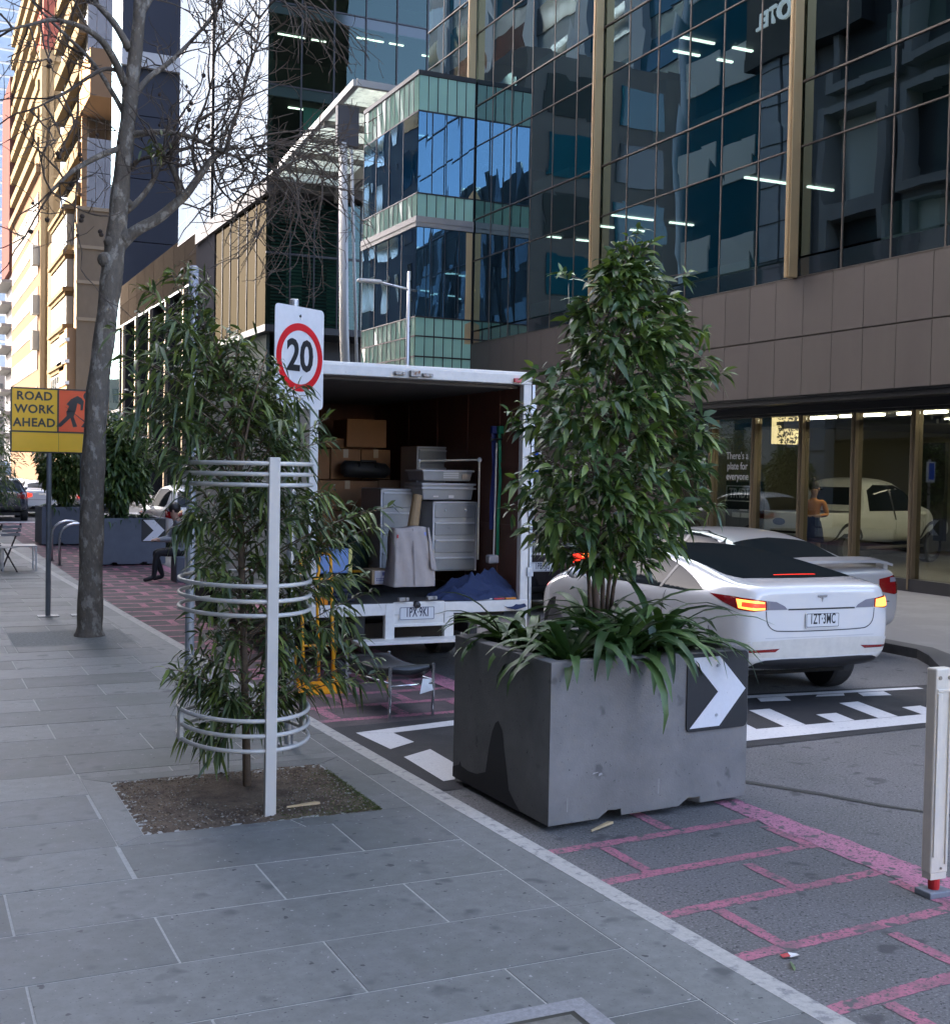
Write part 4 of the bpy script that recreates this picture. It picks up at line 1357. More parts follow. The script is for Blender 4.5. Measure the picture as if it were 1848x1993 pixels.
def dr(a, b, c, d): return (*dpx(a, b), *dpx(c, d))


carton('cardboard box at the far left of the middle row in the truck', dr(10, 395, 245, 652), 13.6, .5)
carton('cardboard box in the middle of the middle row in the truck, above the black holdall', dr(252, 398, 496, 652), 13.6, .5)
carton('cardboard box at the right end of the middle row, over the black holdall', dr(500, 400, 742, 652), 13.75, .4)
carton('largest cardboard box alone on top of the box pile in the truck', dr(385, 150, 710, 394), 13.65, .5, False)
carton('small dark cardboard box on the middle row, left of the topmost box', dr(200, 310, 384, 394), 13.75, .4, False)
carton('cardboard box in the bottom row under the left boxes of the pile', dr(130, 655, 640, 905), 13.5, .6)
carton('cardboard box of the bottom row standing right behind the left drawer tower', dr(642, 655, 835, 905), 13.5, .6, False)
carton('bottom cardboard box standing on the truck floor beneath the bottom row', dr(130, 908, 640, 1260), 13.5, .6, False)
x0, x1, z0, z1 = pr(*dr(355, 525, 750, 645), 13.35)
b = thing('holdall', 'long black holdall lying on the bottom row of cardboard boxes', 'bag', ((x0 + x1) / 2, 13.42, z0))
L = x1 - x0
MB().tube([(-L / 2, 0, .10), (-L / 2 + .05, 0, .105), (0, 0, .10), (L / 2 - .06, 0, .09), (L / 2, 0, .08)], [.05, .10, .10, .088, .04], 14).build('bag', mat('black_nylon', (.02, .02, .02), .6, bump=.3, bs=20), b, smooth=True)
MB().tube([(-.12, -.08, .12), (-.10, -.12, .20), (.08, -.12, .2), (.1, -.08, .12)], .012, 6).build('handle', BLACKP, b)

PLAST = mat('frosted_plastic', (.42, .43, .42), .35, var=.06, vs=4)
PLASTL = mat('white_plastic', (.62, .63, .63), .35)
PLASTD = mat('drawer_front', (.33, .345, .345), .3, var=.08, vs=3, coat=.2)


def drawers(label, r_, Y, dep, n_, side=.28, knobs=False):
    x0, x1, z0, z1 = pr(*r_, Y)
    t = thing('drawer_tower', label, 'drawers', ((x0 + x1) / 2, Y, z0), group='plastic drawer towers in the truck')
    w, h_ = (x1 - x0) / 2, z1 - z0
    xl = -w + side * .0
    MB().box(-w, w, .012, dep, 0, h_).build('body', PLAST, t, bevel=.008)
    fr = MB()
    fr.box(-w, -w + .02, -.004, .014, 0, h_).box(w - .016, w, -.004, .014, 0, h_).box(-w, w, -.004, .014, h_ - .016, h_)
    hs = h_ / n_
    for k in range(n_):
        d_ = MB().box(-w + .026, w - .022, -.002, .014, k * hs + .012, (k + 1) * hs - .034).build('drawer', PLASTD, t, bevel=.006)
        if knobs and k == n_ - 1:
            MB().ball((-.12, -.012, (k + .5) * hs), .014, 6).ball((.12, -.012, (k + .5) * hs), .014, 6).build('knob', PLASTL, d_)
        else:
            MB().box(-w + .03, w - .026, -.016, -.003, (k + 1) * hs - .056, (k + 1) * hs - .036).build('handle', PLASTL, d_, bevel=.005)
    fr.build('frame', PLASTL, t)


drawers('grey plastic drawer tower on the left, behind the beige fabric bag', dr(665, 728, 960, 1385), 12.35, .62, 4)
drawers('tall grey plastic drawer tower on the right with round knobs and two tubs on top', dr(1092, 832, 1444, 1400), 12.0, .55, 4, knobs=True)
drawers('grey plastic drawer tower turned away, standing highest at the back of the truck load', dr(960, 378, 1248, 830), 12.95, .5, 3)
for lab, r_, lid in (('clear grey plastic tub with taped labels, topmost on the right drawer tower', dr(1010, 565, 1420, 668), 1),
                     ('clear grey plastic tub with a double rim, lower one on the right drawer tower', dr(1005, 676, 1432, 822), 2)):
    x0, x1, z0, z1 = pr(*r_, 12.02)
    t = thing('storage_tub', lab, 'tub', ((x0 + x1) / 2, 12.25, z0), group='plastic tubs in the truck')
    w, h_ = (x1 - x0) / 2, z1 - z0 - .004
    vs = [(-w * .93, -.2, 0), (w * .93, -.2, 0), (w * .93, .22, 0), (-w * .93, .22, 0), (-w, -.23, h_), (w, -.23, h_), (w, .25, h_), (-w, .25, h_)]
    MB().add(vs, [(3, 2, 1, 0), (4, 5, 6, 7), (0, 1, 5, 4), (1, 2, 6, 5), (2, 3, 7, 6), (3, 0, 4, 7)]).build('body', PLAST, t, bevel=.012)
    mb = MB()
    for k in range(lid): mb.box(-w - .012, w + .012, -.245, .26, h_ - .022 - .045 * k, h_ - .002 - .045 * k)
    mb.build('lid', PLASTL, t, bevel=.006)
    if lid == 1:
        mb = MB()
        for k in range(4): mb.box(-.06, .12, -.226 + -.012, -.222 - .012, .03 + k * .022, .045 + k * .022)
        mb.build('label', PLASTL, t)
        MB().box(.16, .26, -.24, -.234, .02, .075).build('note', mat('kraft_note', (.5, .42, .34), .7), t)
    else:
        MB().box(.0, .06, -.235, -.228, .02, .05).box(-.18, -.12, -.235, -.228, .03, .045).build('torn_label', WHITEP, t)
# folding clothes rack
x0, x1, z0, z1 = pr(*dr(1100, 482, 1458, 1310), 11.75)
t = thing('clothes_rack', 'cream tubular clothes rail standing right of the plastic drawers in the truck', 'clothes rack', (x1, 11.75, z0))
MB().tube([(0, 0, 0), (0, 0, z1 - z0)], .012, 8).tube([(0, 0, z1 - z0), (x0 - x1, .4, z1 - z0 - .02)], .010, 8).tube([(x0 - x1, .4, z1 - z0 - .02), (x0 - x1, .4, z1 - z0 - .14)], .010, 8).build('rail', mat('cream_tube', (.55, .50, .40), .35), t)
MB().ball((0, 0, z1 - z0), .026, 8).ball((x0 - x1, .4, z1 - z0 - .02), .02, 8).build('joint', PLASTL, t, smooth=True)
# beige fabric bag
x0, x1, z0, z1 = pr(*dr(770, 1050, 1110, 1528), 11.45)
t = thing('fabric_bag', 'beige fabric storage bag tapering to the top, standing on the truck floor before the drawers', 'bag', ((x0 + x1) / 2, 11.6, z0))
w, h_ = (x1 - x0) / 2, z1 - z0
FAB = mat('beige_fabric', (.40, .35, .315), .85, bump=.25, bs=14, var=.1, vs=6, bdist=.02)
vs, fs = [], []
NX, NZ = 14, 12
for side in (0, 1):
    for j in range(NZ + 1):
        for i in range(NX + 1):
            u, v = i / NX * 2 - 1, j / NZ
            ww = w * (1 - .24 * v)
            y_ = (-.15 + .09 * v) if side == 0 else (.15 - .06 * v)
            y_ += .008 * math.sin(u * 9 + v * 5) + .006 * math.sin(v * 13 - u * 4) + (.012 * math.cos(u * math.pi / 2) * (-1 if side == 0 else 1))
            vs.append((u * ww + .01 * math.sin(v * 5), y_, v * h_ + (.012 * math.sin(u * 3) if j == NZ else 0)))
q = (NX + 1) * (NZ + 1)
for j in range(NZ):
    for i in range(NX):
        a_ = j * (NX + 1) + i
        fs += [(a_, a_ + 1, a_ + NX + 2, a_ + NX + 1), (q + a_ + NX + 1, q + a_ + NX + 2, q + a_ + 1, q + a_)]
    a_ = j * (NX + 1); b_ = a_ + NX
    fs += [(a_ + NX + 1, a_ + NX + 1 + q, a_ + q, a_), (b_, b_ + q, b_ + NX + 1 + q, b_ + NX + 1)]
for i in range(NX): fs.append((NZ * (NX + 1) + i + 1, NZ * (NX + 1) + i + 1 + q, NZ * (NX + 1) + i + q, NZ * (NX + 1) + i))
MB().add(vs, fs).build('body', FAB, t, smooth=True)
MB().add([(-.006, -.166, .01), (.006, -.166, .01), (.006, -.082, h_ - .01), (-.006, -.082, h_ - .01)], [(0, 1, 2, 3)]).build('seam', mat('fabric_seam', (.25, .21, .2), .9), t)
MB().prism([(w * .78, -.16, .18), (w * 1.05, -.15, .16), (w * .80, -.06, h_), (w * .72, -.08, h_)], (.015, .02, 0)).build('flap', FAB, t)
MB().box(w * .42, w * .66, -.075, -.068, h_ * .86, h_ * .92).build('blue_tag', mat('blue_tag', (.25, .30, .62), .5), t)
MB().box(-w * .72, -w * .66, -.082, -.074, h_ * .82, h_ * .88).build('red_tag', mat('red_tag', (.6, .05, .05), .5), t)
# labelled carton
x0, x1, z0, z1 = pr(*dr(592, 1398, 745, 1515), 11.75)
t = thing('labelled_carton', 'small carton with a white printed label standing on the truck floor beside the fabric bag', 'box', ((x0 + x1) / 2, 11.9, z0))
w, h_ = (x1 - x0) / 2, z1 - z0
MB().box(-w, w, -.15, .15, 0, h_).build('carton', mat('carton_tan', (.40, .29, .17), .7), t, bevel=.004)
MB().box(-w * .72, w * .97, -.153, -.1505, .008, h_ - .006).build('label', mat('label_white', (.66, .65, .70), .5), t)
mb = MB()
for k, zz in enumerate((.25, .38)):
    for xx in (-.55, -.32, -.12, .1, .28): mb.box(w * xx, w * (xx + .15), -.1542, -.1532, h_ * zz, h_ * (zz + .08))
mb.box(w * .05, w * .35, -.1542, -.1532, h_ * .62, h_ * .86)
mb.build('print', mat('label_print', (.22, .22, .40), .6), t)
# blue crumpled moving blanket
a_, b_ = at(840, 1150, 11.25), at(1002, 1150, 11.25)
t = thing('moving_blanket', 'crumpled dark blue moving blanket hanging over the rear edge of the truck floor', 'blanket', ((a_.x + b_.x) / 2, 11.25, Z0 + .012))
w = (b_.x - a_.x) / 2
NXB, NYB = 72, 40
vs = []
for j in range(NYB + 1):
    for i in range(NXB + 1):
        u, v = i / NXB * 2 - 1, j / NYB * 2 - 1
        bump_ = .10 * (1 - u * u) ** .6 * (1 - v * v) ** .6
        hump = .17 * math.exp(-((u - .38) ** 2) / .22 - ((v - .30) ** 2) / .55) + .07 * math.exp(-((u + .25) ** 2) / .12 - ((v - .1) ** 2) / .3)
        sx_ = u + .25 * math.sin(2.3 * v + 1.1) + .12 * math.sin(4 * u - 3 * v)
        ridge = lambda q: (1 - abs(math.sin(q))) ** 2
        fold = .060 * ridge(3.0 * sx_ + 1.9 * v) + .045 * ridge(4.6 * v - 2.2 * sx_ + .7) + .022 * ridge(8.5 * sx_ + 5 * v) + .008 * math.sin(19 * u + 13 * v) - .035
        z = max(.004, bump_ + hump + fold * min(1, 6 * max(0, 1 - u * u)) * min(1, 6 * max(0, 1 - v * v)))
        x = u * w * (1.02 - .08 * abs(v)); y_ = v * .24 + .03 * math.sin(5 * u)
        if v < -.5 and u > .2:
            k = (-.5 - v) / .5 * min(1, (u - .2) * 3)
            y_ -= .05 * k; z = z * (1 - k) - .10 * k * (1 - .6 * abs(u - .72) / .5)
        vs.append((x, y_, z))
MB().add(vs, [(j * (NXB + 1) + i, j * (NXB + 1) + i + 1, (j + 1) * (NXB + 1) + i + 1, (j + 1) * (NXB + 1) + i) for j in range(NYB) for i in range(NXB)]).build(
    'blanket_cloth', mat('navy_cloth', (.018, .032, .085), .85, var=.2, vs=30, bump=.3, bs=90, bdist=.006), t, smooth=True)
# straps on the right wall
def wall_strap(name, label, px0, px1, yt, yb, m_, Y, w_=.03, grp='straps hanging on the truck wall'):
    a_, b_ = at(px0, yt, Y), at(px1, yb, Y)
    c = thing(name, label, 'strap', (b_.x, Y, b_.z), group=grp)
    mb = MB()
    for dx, dy in ((-.02, 0), (.018, .03)):
        pts = [(a_.x - b_.x + dx, dy, a_.z - b_.z), (a_.x - b_.x + dx + .01, dy - .02, (a_.z - b_.z) * .6), (dx - .008, dy - .01, (a_.z - b_.z) * .3), (dx, dy, 0)]
        for p0, p1 in zip(pts[:-1], pts[1:]): mb.bar(p0, p1, w_, .004, 0, (0, 1, 0))
    mb.build('webbing', m_, c)
    MB().box(a_.x - b_.x - .04, a_.x - b_.x + .04, -.03, .03, a_.z - b_.z - .03, a_.z - b_.z + .05).build('buckle', m_, c, bevel=.01)


wall_strap('tie_down_strap', 'green tie-down strap hanging on the right wall inside the truck', 975, 971, 838, 1080, mat('green_web', (.012, .20, .09), .7), 11.5, .034)
wall_strap('tie_down_strap', 'dark blue tie-down strap hanging left of the green one inside the truck', 962, 958, 838, 1030, mat('blue_web', (.012, .022, .13), .7), 11.55, .034)
a_, b_ = at(966, 862, 11.48), at(960, 1085, 11.4)
t = thing('broom_handle', 'thin pale pole leaning between the straps on the right truck wall', 'pole', b_)
MB().tube([(0, 0, 0), tuple(a_ - b_)], .009, 8).build('shaft', mat('pale_wood', (.50, .46, .42), .4), t)
MB().box(-.07, .05, -.04, .06, -.06, .03).build('head', mat('broom_head', (.3, .3, .32), .5), t, bevel=.02)
t = thing('wall_rail', 'black tie rail on the right truck wall from which the straps hang', 'rail', at(966, 855, 11.5))
MB().tube([(-.06, 0, 0), (.14, 0, .01)], .012, 6).ball((-.06, 0, 0), .02, 6).ball((.14, 0, .01), .02, 6).build('bar', BLACKM, t)
# blue crate and dark bundle at the left
x0, x1, z0, z1 = pr(*dr(120, 1225, 425, 1425), 11.5)
t = thing('blue_crate', 'pale blue plastic crate with yellow edge on the truck floor behind the hand truck', 'crate', ((x0 + x1) / 2, 11.7, z0))
w, h_ = (x1 - x0) / 2, z1 - z0
MB().box(-w, w, -.18, .18, 0, h_).build('body', mat('crate_blue', (.16, .27, .52), .4), t, bevel=.02)
MB().box(w - .03, w + .006, -.186, -.17, .0, h_).build('edge', mat('crate_yellow', (.62, .55, .16), .5), t)
MB().box(w - .004, w + .008, -.16, .16, h_ * .7, h_ * .8).build('grip', PLASTL, t)
x0, x1, z0, z1 = pr(*dr(45, 1455, 250, 1600), 11.25)
t = thing('folded_bundle', 'dark navy folded blanket bundle on the rear left of the truck floor', 'blanket', ((x0 + x1) / 2, 11.4, Z0 + .012))
mb = MB()
for k in range(4): mb.box(-.17 + .01 * (k % 2), .36 - .02 * k, -.2, .16, k * .045, k * .045 + .043)
mb.build('fold', mat('dark_navy', (.012, .014, .03), .8, bump=.3, bs=20), t, bevel=.018)
x0, x1, z0, z1 = pr(*dr(452, 1235, 560, 1392), 12.6)
t = thing('dark_bin', 'dark green bin with a yellow edge between the crate and the left drawer tower', 'bin', ((x0 + x1) / 2, 12.8, Z0 + .012))
MB().lathe([(.14, 0), (.17, .5), (.18, .52), (.18, .55)], n=16).build('body', mat('bin_green', (.01, .03, .02), .5), t)
MB().lathe([(.181, .16), (.181, .185)], n=16).build('band', YP, t)
t = thing('paper_roll', 'brown paper roll leaning in the gap between the two drawer towers', 'paper', at(806, 1030, 11.85))
MB().tube([(-.02, 0, 0), (.05, .05, .36)], [.06, .05], 12).tube([(-.07, -.02, -.02), (.02, .02, .26)], .012, 6, 0).build('roll', mat('kraft', (.33, .22, .11), .7, bump=.3, bs=14), t)
# ---------------------------------------------------------------- cars
CGLASS = mat('car_glass', (.012, .016, .017), .05, spec=.35)
TRIM = mat('car_trim', (.015, .015, .016), .35)
_t = CGLASS.node_tree
_t.nodes['Principled BSDF'].inputs['Specular IOR Level'].default_value = 0
_g = _t.nodes.new('ShaderNodeBsdfGlossy'); _g.inputs['Roughness'].default_value = .03
_mx = _t.nodes.new('ShaderNodeMixShader'); _mx.inputs[0].default_value = .03
_t.links.new(_t.nodes['Principled BSDF'].outputs[0], _mx.inputs[1]); _t.links.new(_g.outputs[0], _mx.inputs[2])
_t.links.new(_mx.outputs[0], _t.nodes['Material Output'].inputs[0])
LAMPON = mat('brake_light_on', (.8, .03, .02), .3, emit=(1.0, .03, .01), es=.22)
LAMPHOT = mat('brake_light_core', (.9, .3, .1), .3, emit=(1.0, .22, .03), es=.42)
LENSD = mat('dark_red_lens', (.22, .006, .008), .08, coat=1.)
LENSC = mat('grey_lens', (.22, .21, .24), .08, coat=1.)
ALLOY = mat('alloy', (.32, .32, .33), .3, .8)
SEAM = mat('panel_gap', (.03, .03, .032), .6)
FAST = [(0, .43, .95, 1.02, .66, .56), (.035, .37, .965, 1.085, .78, .68), (.16, .32, .975, 1.105, .868, .74), (.45, .27, .98, 1.135, .912, .74), (.9, .24, .975, 1.205, .925, .69), (1.5, .22, .965, 1.295, .925, .64), (2.2, .2, .95, 1.34, .925, .62), (2.8, .2, .94, 1.32, .925, .61), (3.3, .2, .93, 1.20, .925, .64), (3.75, .2, .92, 1.01, .92, .72), (4.2, .22, .82, .90, .89, .74), (4.52, .26, .68, .76, .80, .66), (4.68, .34, .6, .66, .62, .5)]
SEDAN = [(0, .42, .90, .97, .70, .60), (.04, .36, .92, 1.02, .82, .70), (.16, .32, .93, 1.045, .885, .76), (.55, .27, .94, 1.06, .91, .76), (.85, .25, .94, 1.11, .915, .73), (1.35, .23, .93, 1.33, .915, .62), (1.9, .22, .93, 1.40, .915, .60), (2.6, .22, .92, 1.40, .915, .6), (3.1, .22, .91, 1.30, .915, .62), (3.6, .22, .91, 1.04, .91, .72), (4.2, .24, .84, .93, .89, .74), (4.55, .28, .70, .80, .82, .68), (4.72, .36, .6, .68, .65, .52)]
HATCH = [(0, .45, .93, 1.02, .68, .56), (.05, .38, .98, 1.16, .80, .62), (.2, .33, 1.0, 1.40, .87, .62), (.5, .28, 1.0, 1.55, .90, .62), (1.2, .25, .98, 1.60, .91, .62), (2.1, .25, .97, 1.58, .91, .62), (2.65, .25, .96, 1.45, .91, .62), (3.25, .25, .95, 1.07, .90, .70), (3.75, .26, .87, .96, .88, .72), (4.15, .3, .74, .83, .80, .64), (4.3, .38, .64, .7, .62, .5)]
VAN = [(0, .45, 1.3, 2.0, .80, .72), (.05, .38, 1.3, 2.1, .90, .80), (.25, .35, 1.3, 2.18, .95, .84), (1.2, .33, 1.3, 2.22, .97, .85), (3.0, .33, 1.3, 2.22, .97, .85), (3.7, .33, 1.25, 2.1, .97, .82), (4.3, .33, 1.2, 1.4, .95, .76), (4.85, .36, .95, 1.1, .9, .7), (5.05, .45, .8, .9, .7, .55)]
PICK = [(0, .62, 1.06, 1.12, .84, .80), (.03, .56, 1.08, 1.14, .92, .87), (.2, .52, 1.08, 1.14, .95, .89), (1.0, .5, 1.08, 1.14, .95, .89), (1.74, .48, 1.08, 1.14, .95, .89), (1.80, .48, 1.08, 1.16, .95, .86), (1.86, .48, 1.08, 1.74, .95, .72), (1.98, .47, 1.08, 1.84, .95, .70), (2.4, .46, 1.07, 1.88, .95, .70), (3.0, .46, 1.06, 1.87, .95, .70), (3.45, .46, 1.06, 1.76, .95, .70), (4.1, .46, 1.08, 1.24, .95, .78), (4.8, .48, 1.04, 1.14, .93, .8), (5.2, .5, .9, 1.0, .86, .74), (5.35, .55, .8, .88, .7, .6)]


def ring(s_):
    y, zb, zt, ztop, wb, wr = s_
    zm = (zb + zt) / 2
    h = [(0, zb), (.62 * wb, zb), (.90 * wb, zb + .035), (.985 * wb, zb + .14), (wb, zm + .02), (.985 * wb, zt - .05), (.95 * wb, zt),
         (.90 * wb * .5 + wr * .5 + .03, zt + (ztop - zt) * .42), (wr + .015, zt + (ztop - zt) * .80), (wr * .86, zt + (ztop - zt) * .95), (.45 * wr, ztop), (0, ztop + .003)]
    return [(x, y, z) for x, z in h] + [(-x, y, z) for x, z in reversed(h[1:-1])]


def car_body(sts, wheels, rw, paint, par, sx=1., sub=2):
    mb = MB()
    rs = [[(x * sx, y, z) for x, y, z in ring(s_)] for s_ in sts]
    n_ = len(rs[0])
    vs = [p_ for r_ in rs for p_ in r_]
    fs = []
    for k in range(len(rs) - 1):
        for j in range(n_):
            fs.append((k * n_ + j, k * n_ + (j + 1) % n_, (k + 1) * n_ + (j + 1) % n_, (k + 1) * n_ + j))
    for base, flip in ((0, 0), ((len(rs) - 1) * n_, 1)):      # end caps as strips across the car
        h_ = n_ // 2
        for j in range(h_):
            a_, b_ = base + j, base + j + 1
            c_, d_ = base + (n_ - j - 1) % n_, base + (n_ - j) % n_
            f_ = [a_, b_, c_, d_]
            f_ = [q for i, q in enumerate(f_) if q not in f_[:i]]
            if len(f_) > 2: fs.append(tuple(f_ if flip else f_[::-1]))
    mb.add(vs, fs)
    o = mb.build('body', paint, par, smooth=True, sub=sub)
    dg = bpy.context.evaluated_depsgraph_get(); dg.update()
    me = bpy.data.meshes.new_from_object(o.evaluated_get(dg))
    bm = bmesh.new(); bm.from_mesh(me)
    bvh = BVHTree.FromBMesh(bm)
    bm.free()
    o.modifiers.clear(); o.data = me
    cyl = MB()
    for y in wheels:
        for s_ in (-1, 1):
            cyl.lathe([(rw + .055, -.32), (rw + .055, .32)], (s_ * .93, y, rw + .01), 28, 'x')
    co = cyl.build('cut', paint)
    md = o.modifiers.new('arches', 'BOOLEAN'); md.operation = 'DIFFERENCE'; md.object = co; md.solver = 'EXACT'
    dg = bpy.context.evaluated_depsgraph_get(); dg.update()
    me2 = bpy.data.meshes.new_from_object(o.evaluated_get(dg))
    o.modifiers.clear()
    if len(me2.polygons) > 100:
        o.data = me2
    bpy.data.objects.remove(co)
    o.data.polygons.foreach_set('use_smooth', [True] * len(o.data.polygons))
    return o, bvh


def decal(bvh, poly2, dirv, name, m_, par, off=.004, cuts=5):
    """thin patch that hugs the body: outline given in the plane across dirv (u horizontal, v up / forward)"""
    d = Vector(dirv).normalized()
    if abs(d.z) > .95: U, V = Vector((1, 0, 0)), Vector((0, 1, 0))
    else:
        U = d.cross(Vector((0, 0, 1))).normalized(); V = U.cross(d)
    bm = bmesh.new()
    f_ = bm.faces.new([bm.verts.new((u, v, 0)) for u, v in poly2])
    bmesh.ops.triangulate(bm, faces=[f_])
    for _ in range(2):
        bmesh.ops.subdivide_edges(bm, edges=[e for e in bm.edges if e.calc_length() > .05], cuts=cuts if _ == 0 else 1, use_grid_fill=True)
    bmesh.ops.triangulate(bm, faces=bm.faces)
    bad = []
    for v in bm.verts:
        o_ = U * v.co.x + V * v.co.y - d * 8
        hit, nrm, _i, _d = bvh.ray_cast(o_, d)
        if hit is None:
            bad.append(v); continue
        if nrm.dot(d) > 0: nrm = -nrm
        v.co = hit + nrm * off
    bmesh.ops.delete(bm, geom=bad, context='VERTS')
    me = bpy.data.meshes.new(name)
    bmesh.ops.recalc_face_normals(bm, faces=bm.faces)
    bm.to_mesh(me); bm.free()
    me.polygons.foreach_set('use_smooth', [True] * len(me.polygons))
    me.materials.append(m_)
    ob = bpy.data.objects.new(name, me); COL.objects.link(ob)
    ob.parent = par
    return ob


def strip2(pts, w):
    """outline of a thin band along a 2-d polyline"""
    L_, R_ = [], []
    for i, p_ in enumerate(pts):
        a_, b_ = pts[max(i - 1, 0)], pts[min(i + 1, len(pts) - 1)]
        dx, dy = b_[0] - a_[0], b_[1] - a_[1]
        q = math.hypot(dx, dy)
        nx, ny = -dy / q * w / 2, dx / q * w / 2
        L_.append((p_[0] + nx, p_[1] + ny)); R_.append((p_[0] - nx, p_[1] - ny))
    return L_ + R_[::-1]


def smooth2(pts, n=4):
    out = []
    k = len(pts) - 1
    for i in range(k):
        p0, p1, p2, p3 = [Vector(pts[q]) for q in (max(i - 1, 0), i, i + 1, min(i + 2, k))]
        for j in range(n):
            t = j / n
            q = .5 * ((2 * p1) + (p2 - p0) * t + (2 * p0 - 5 * p1 + 4 * p2 - p3) * t * t + (3 * p1 - p0 - 3 * p2 + p3) * t ** 3)
            out.append((q.x, q.y))
    return out + [tuple(pts[-1])]


def wheels(par, ys, rw, xh, w=.225):
    for y in ys:
        for s_ in (-1, 1):
            x = s_ * (xh - w / 2)
            wh = MB().lathe([(rw * .62, -w / 2), (rw * .96, -w / 2), (rw, -w / 2 + .03), (rw, w / 2 - .03), (rw * .96, w / 2), (rw * .62, w / 2)], (x, y, rw), 28, 'x').build('wheel', RUBBER, par, smooth=False)
            mb = MB().lathe([(rw * .60, -.02), (rw * .66, -.02), (rw * .66, .02), (rw * .60, .02)], (x + s_ * (w / 2 - .015), y, rw), 24, 'x')
            xo = x + s_ * (w / 2 - .02)
            for k in range(5):
                a_ = 2 * math.pi * k / 5
                mb.bar((xo, y, rw), (xo, y + math.cos(a_) * rw * .62, rw + math.sin(a_) * rw * .62), .05, .02, 0, (1, 0, 0))
            mb.lathe([(.001, -.02), (.06, -.02), (.05, .012), (.001, .014)], (xo, y, rw), 12, 'x')
            mb.lathe([(rw * .6, -.01), (rw * .6, .005)], (xo - s_ * .05, y, rw), 18, 'x', 1)
            mb.build('rim', [ALLOY, BLACKM], wh)


def mirrors(par, y, z, wb, m_):
    for s_ in (-1, 1):
        MB().ball((s_ * (wb + .09), y, z), .085, 8, sz=.75).bar((s_ * wb * .93, y, z - .04), (s_ * (wb + .06), y, z - .02), .05, .03).build('mirror', m_, par, smooth=True)


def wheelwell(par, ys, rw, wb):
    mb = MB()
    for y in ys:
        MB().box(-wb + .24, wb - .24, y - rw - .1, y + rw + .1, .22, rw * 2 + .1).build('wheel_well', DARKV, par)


# ---- the white fastback, nearest
CWHITE = mat('white_car_paint', (.73, .72, .69), .16, coat=1., var=.02, vs=3)
c = thing('white_fastback_car', 'white fastback car with lit brake lights and plate 1ZT 3MC, nearest beyond the planter', 'car', (7.43, 8.48, ZR), R(-2))
WH = (.98, 3.86)
c.scale = (.985, .89, 1)
c.location.x = 7.40
body, bv = car_body(FAST, WH, .335, CWHITE, c)
wheels(c, WH, .335, .905); wheelwell(c, WH, .335, .92)
DOWN, FWD = (0, 0, -1), (0, 1, 0)
rg = smooth2([(-.60, .40), (-.655, .62), (-.625, 1.0), (-.60, 1.5), (-.585, 2.2), (-.60, 2.9), (-.67, 3.72)], 3)
rearw = [(-.60, .40), (-.3, .335), (0, .315), (.3, .335), (.60, .40)] + [(-x, y) for x, y in rg][1:] + [(.4, 3.80), (0, 3.83), (-.4, 3.80)] + rg[::-1][:-1]
decal(bv, rearw, DOWN, 'rear_and_roof_glass', CGLASS, c, .003, 6)
dlo = smooth2([(.70, 1.005), (1.05, 1.105), (1.5, 1.195), (2.0, 1.25), (2.5, 1.24), (2.95, 1.165), (3.4, 1.02), (3.55, .955)], 3) + [(3.5, .945), (2.5, .955), (1.6, .965), (1.0, .97)]
for s_ in (1, -1):
    # u runs along -y for rays travelling towards +x
    pl2 = [(-y * s_, z) for y, z in dlo]
    decal(bv, pl2, (s_, 0, 0), 'side_window', CGLASS, c, .004, 5)
    for seam in ([(1.42, 1.18), (1.46, .96)], [(2.42, 1.24), (2.42, .95)]):
        decal(bv, strip2([(-y * s_, z) for y, z in seam], .05), (s_, 0, 0), 'window_pillar', TRIM, c, .007, 3)
    for seam in ([(1.33, .95), (1.36, .75), (1.25, .55), (1.38, .36)], [(2.42, .94), (2.44, .36)], [(1.42, .36), (3.3, .36)], [(.50, .70), (.42, .52), (.18, .50)]):
        decal(bv, strip2(smooth2([(-y * s_, z) for y, z in seam], 3), .009), (s_, 0, 0), 'door_gap', SEAM, c, .002, 3)
    for yh in (1.55, 2.55):
        decal(bv, strip2([(-yh * s_, .83), (-(yh + .2) * s_, .83)], .022), (s_, 0, 0), 'door_handle', mat('handle_chrome', (.5, .5, .5), .3, .6), c, .012, 2)
# rear lamps wrap round the corner: seen along a slanted direction
for s_ in (-1, 1):
    dv = Vector((-s_ * .50, .866, 0)); U = dv.cross(Vector((0, 0, 1))).normalized()
    def uv(x, y, z): return (Vector((x, y, 0)).dot(U), z)
    X = s_
    red = [uv(X * .885, .52, .985), uv(X * .845, .18, .985), uv(X * .70, .04, .97), uv(X * .60, .01, .955), uv(X * .60, .0, .875), uv(X * .72, .04, .862), uv(X * .82, .13, .875), uv(X * .88, .30, .93)]
    lens = decal(bv, red, dv, 'tail_lamp', LENSD, c, .004, 4)
    clr = [uv(X * .595, .01, .955), uv(X * .50, .0, .945), uv(X * .41, .0, .905), uv(X * .38, .0, .875), uv(X * .595, .0, .875)]
    decal(bv, clr, dv, 'inner_lamp', LENSC, c, .004, 3)
    hot = [uv(X * .835, .14, .965), uv(X * .69, .03, .955), uv(X * .62, .01, .945), uv(X * .62, .01, .930), uv(X * .70, .03, .934), uv(X * .80, .10, .942), uv(X * .805, .10, .905), uv(X * .70, .03, .893), uv(X * .615, .01, .895), uv(X * .615, .01, .878), uv(X * .71, .04, .873), uv(X * .825, .12, .89)]
    decal(bv, hot, dv, 'lit_strip', LAMPHOT, lens, .0065, 3)
    mid_ = [uv(X * .80, .10, .940), uv(X * .70, .03, .932), uv(X * .615, .01, .928), uv(X * .615, .01, .897), uv(X * .70, .03, .895), uv(X * .80, .10, .907)]
    decal(bv, mid_, dv, 'lit_lens', LAMPON, lens, .0055, 3)
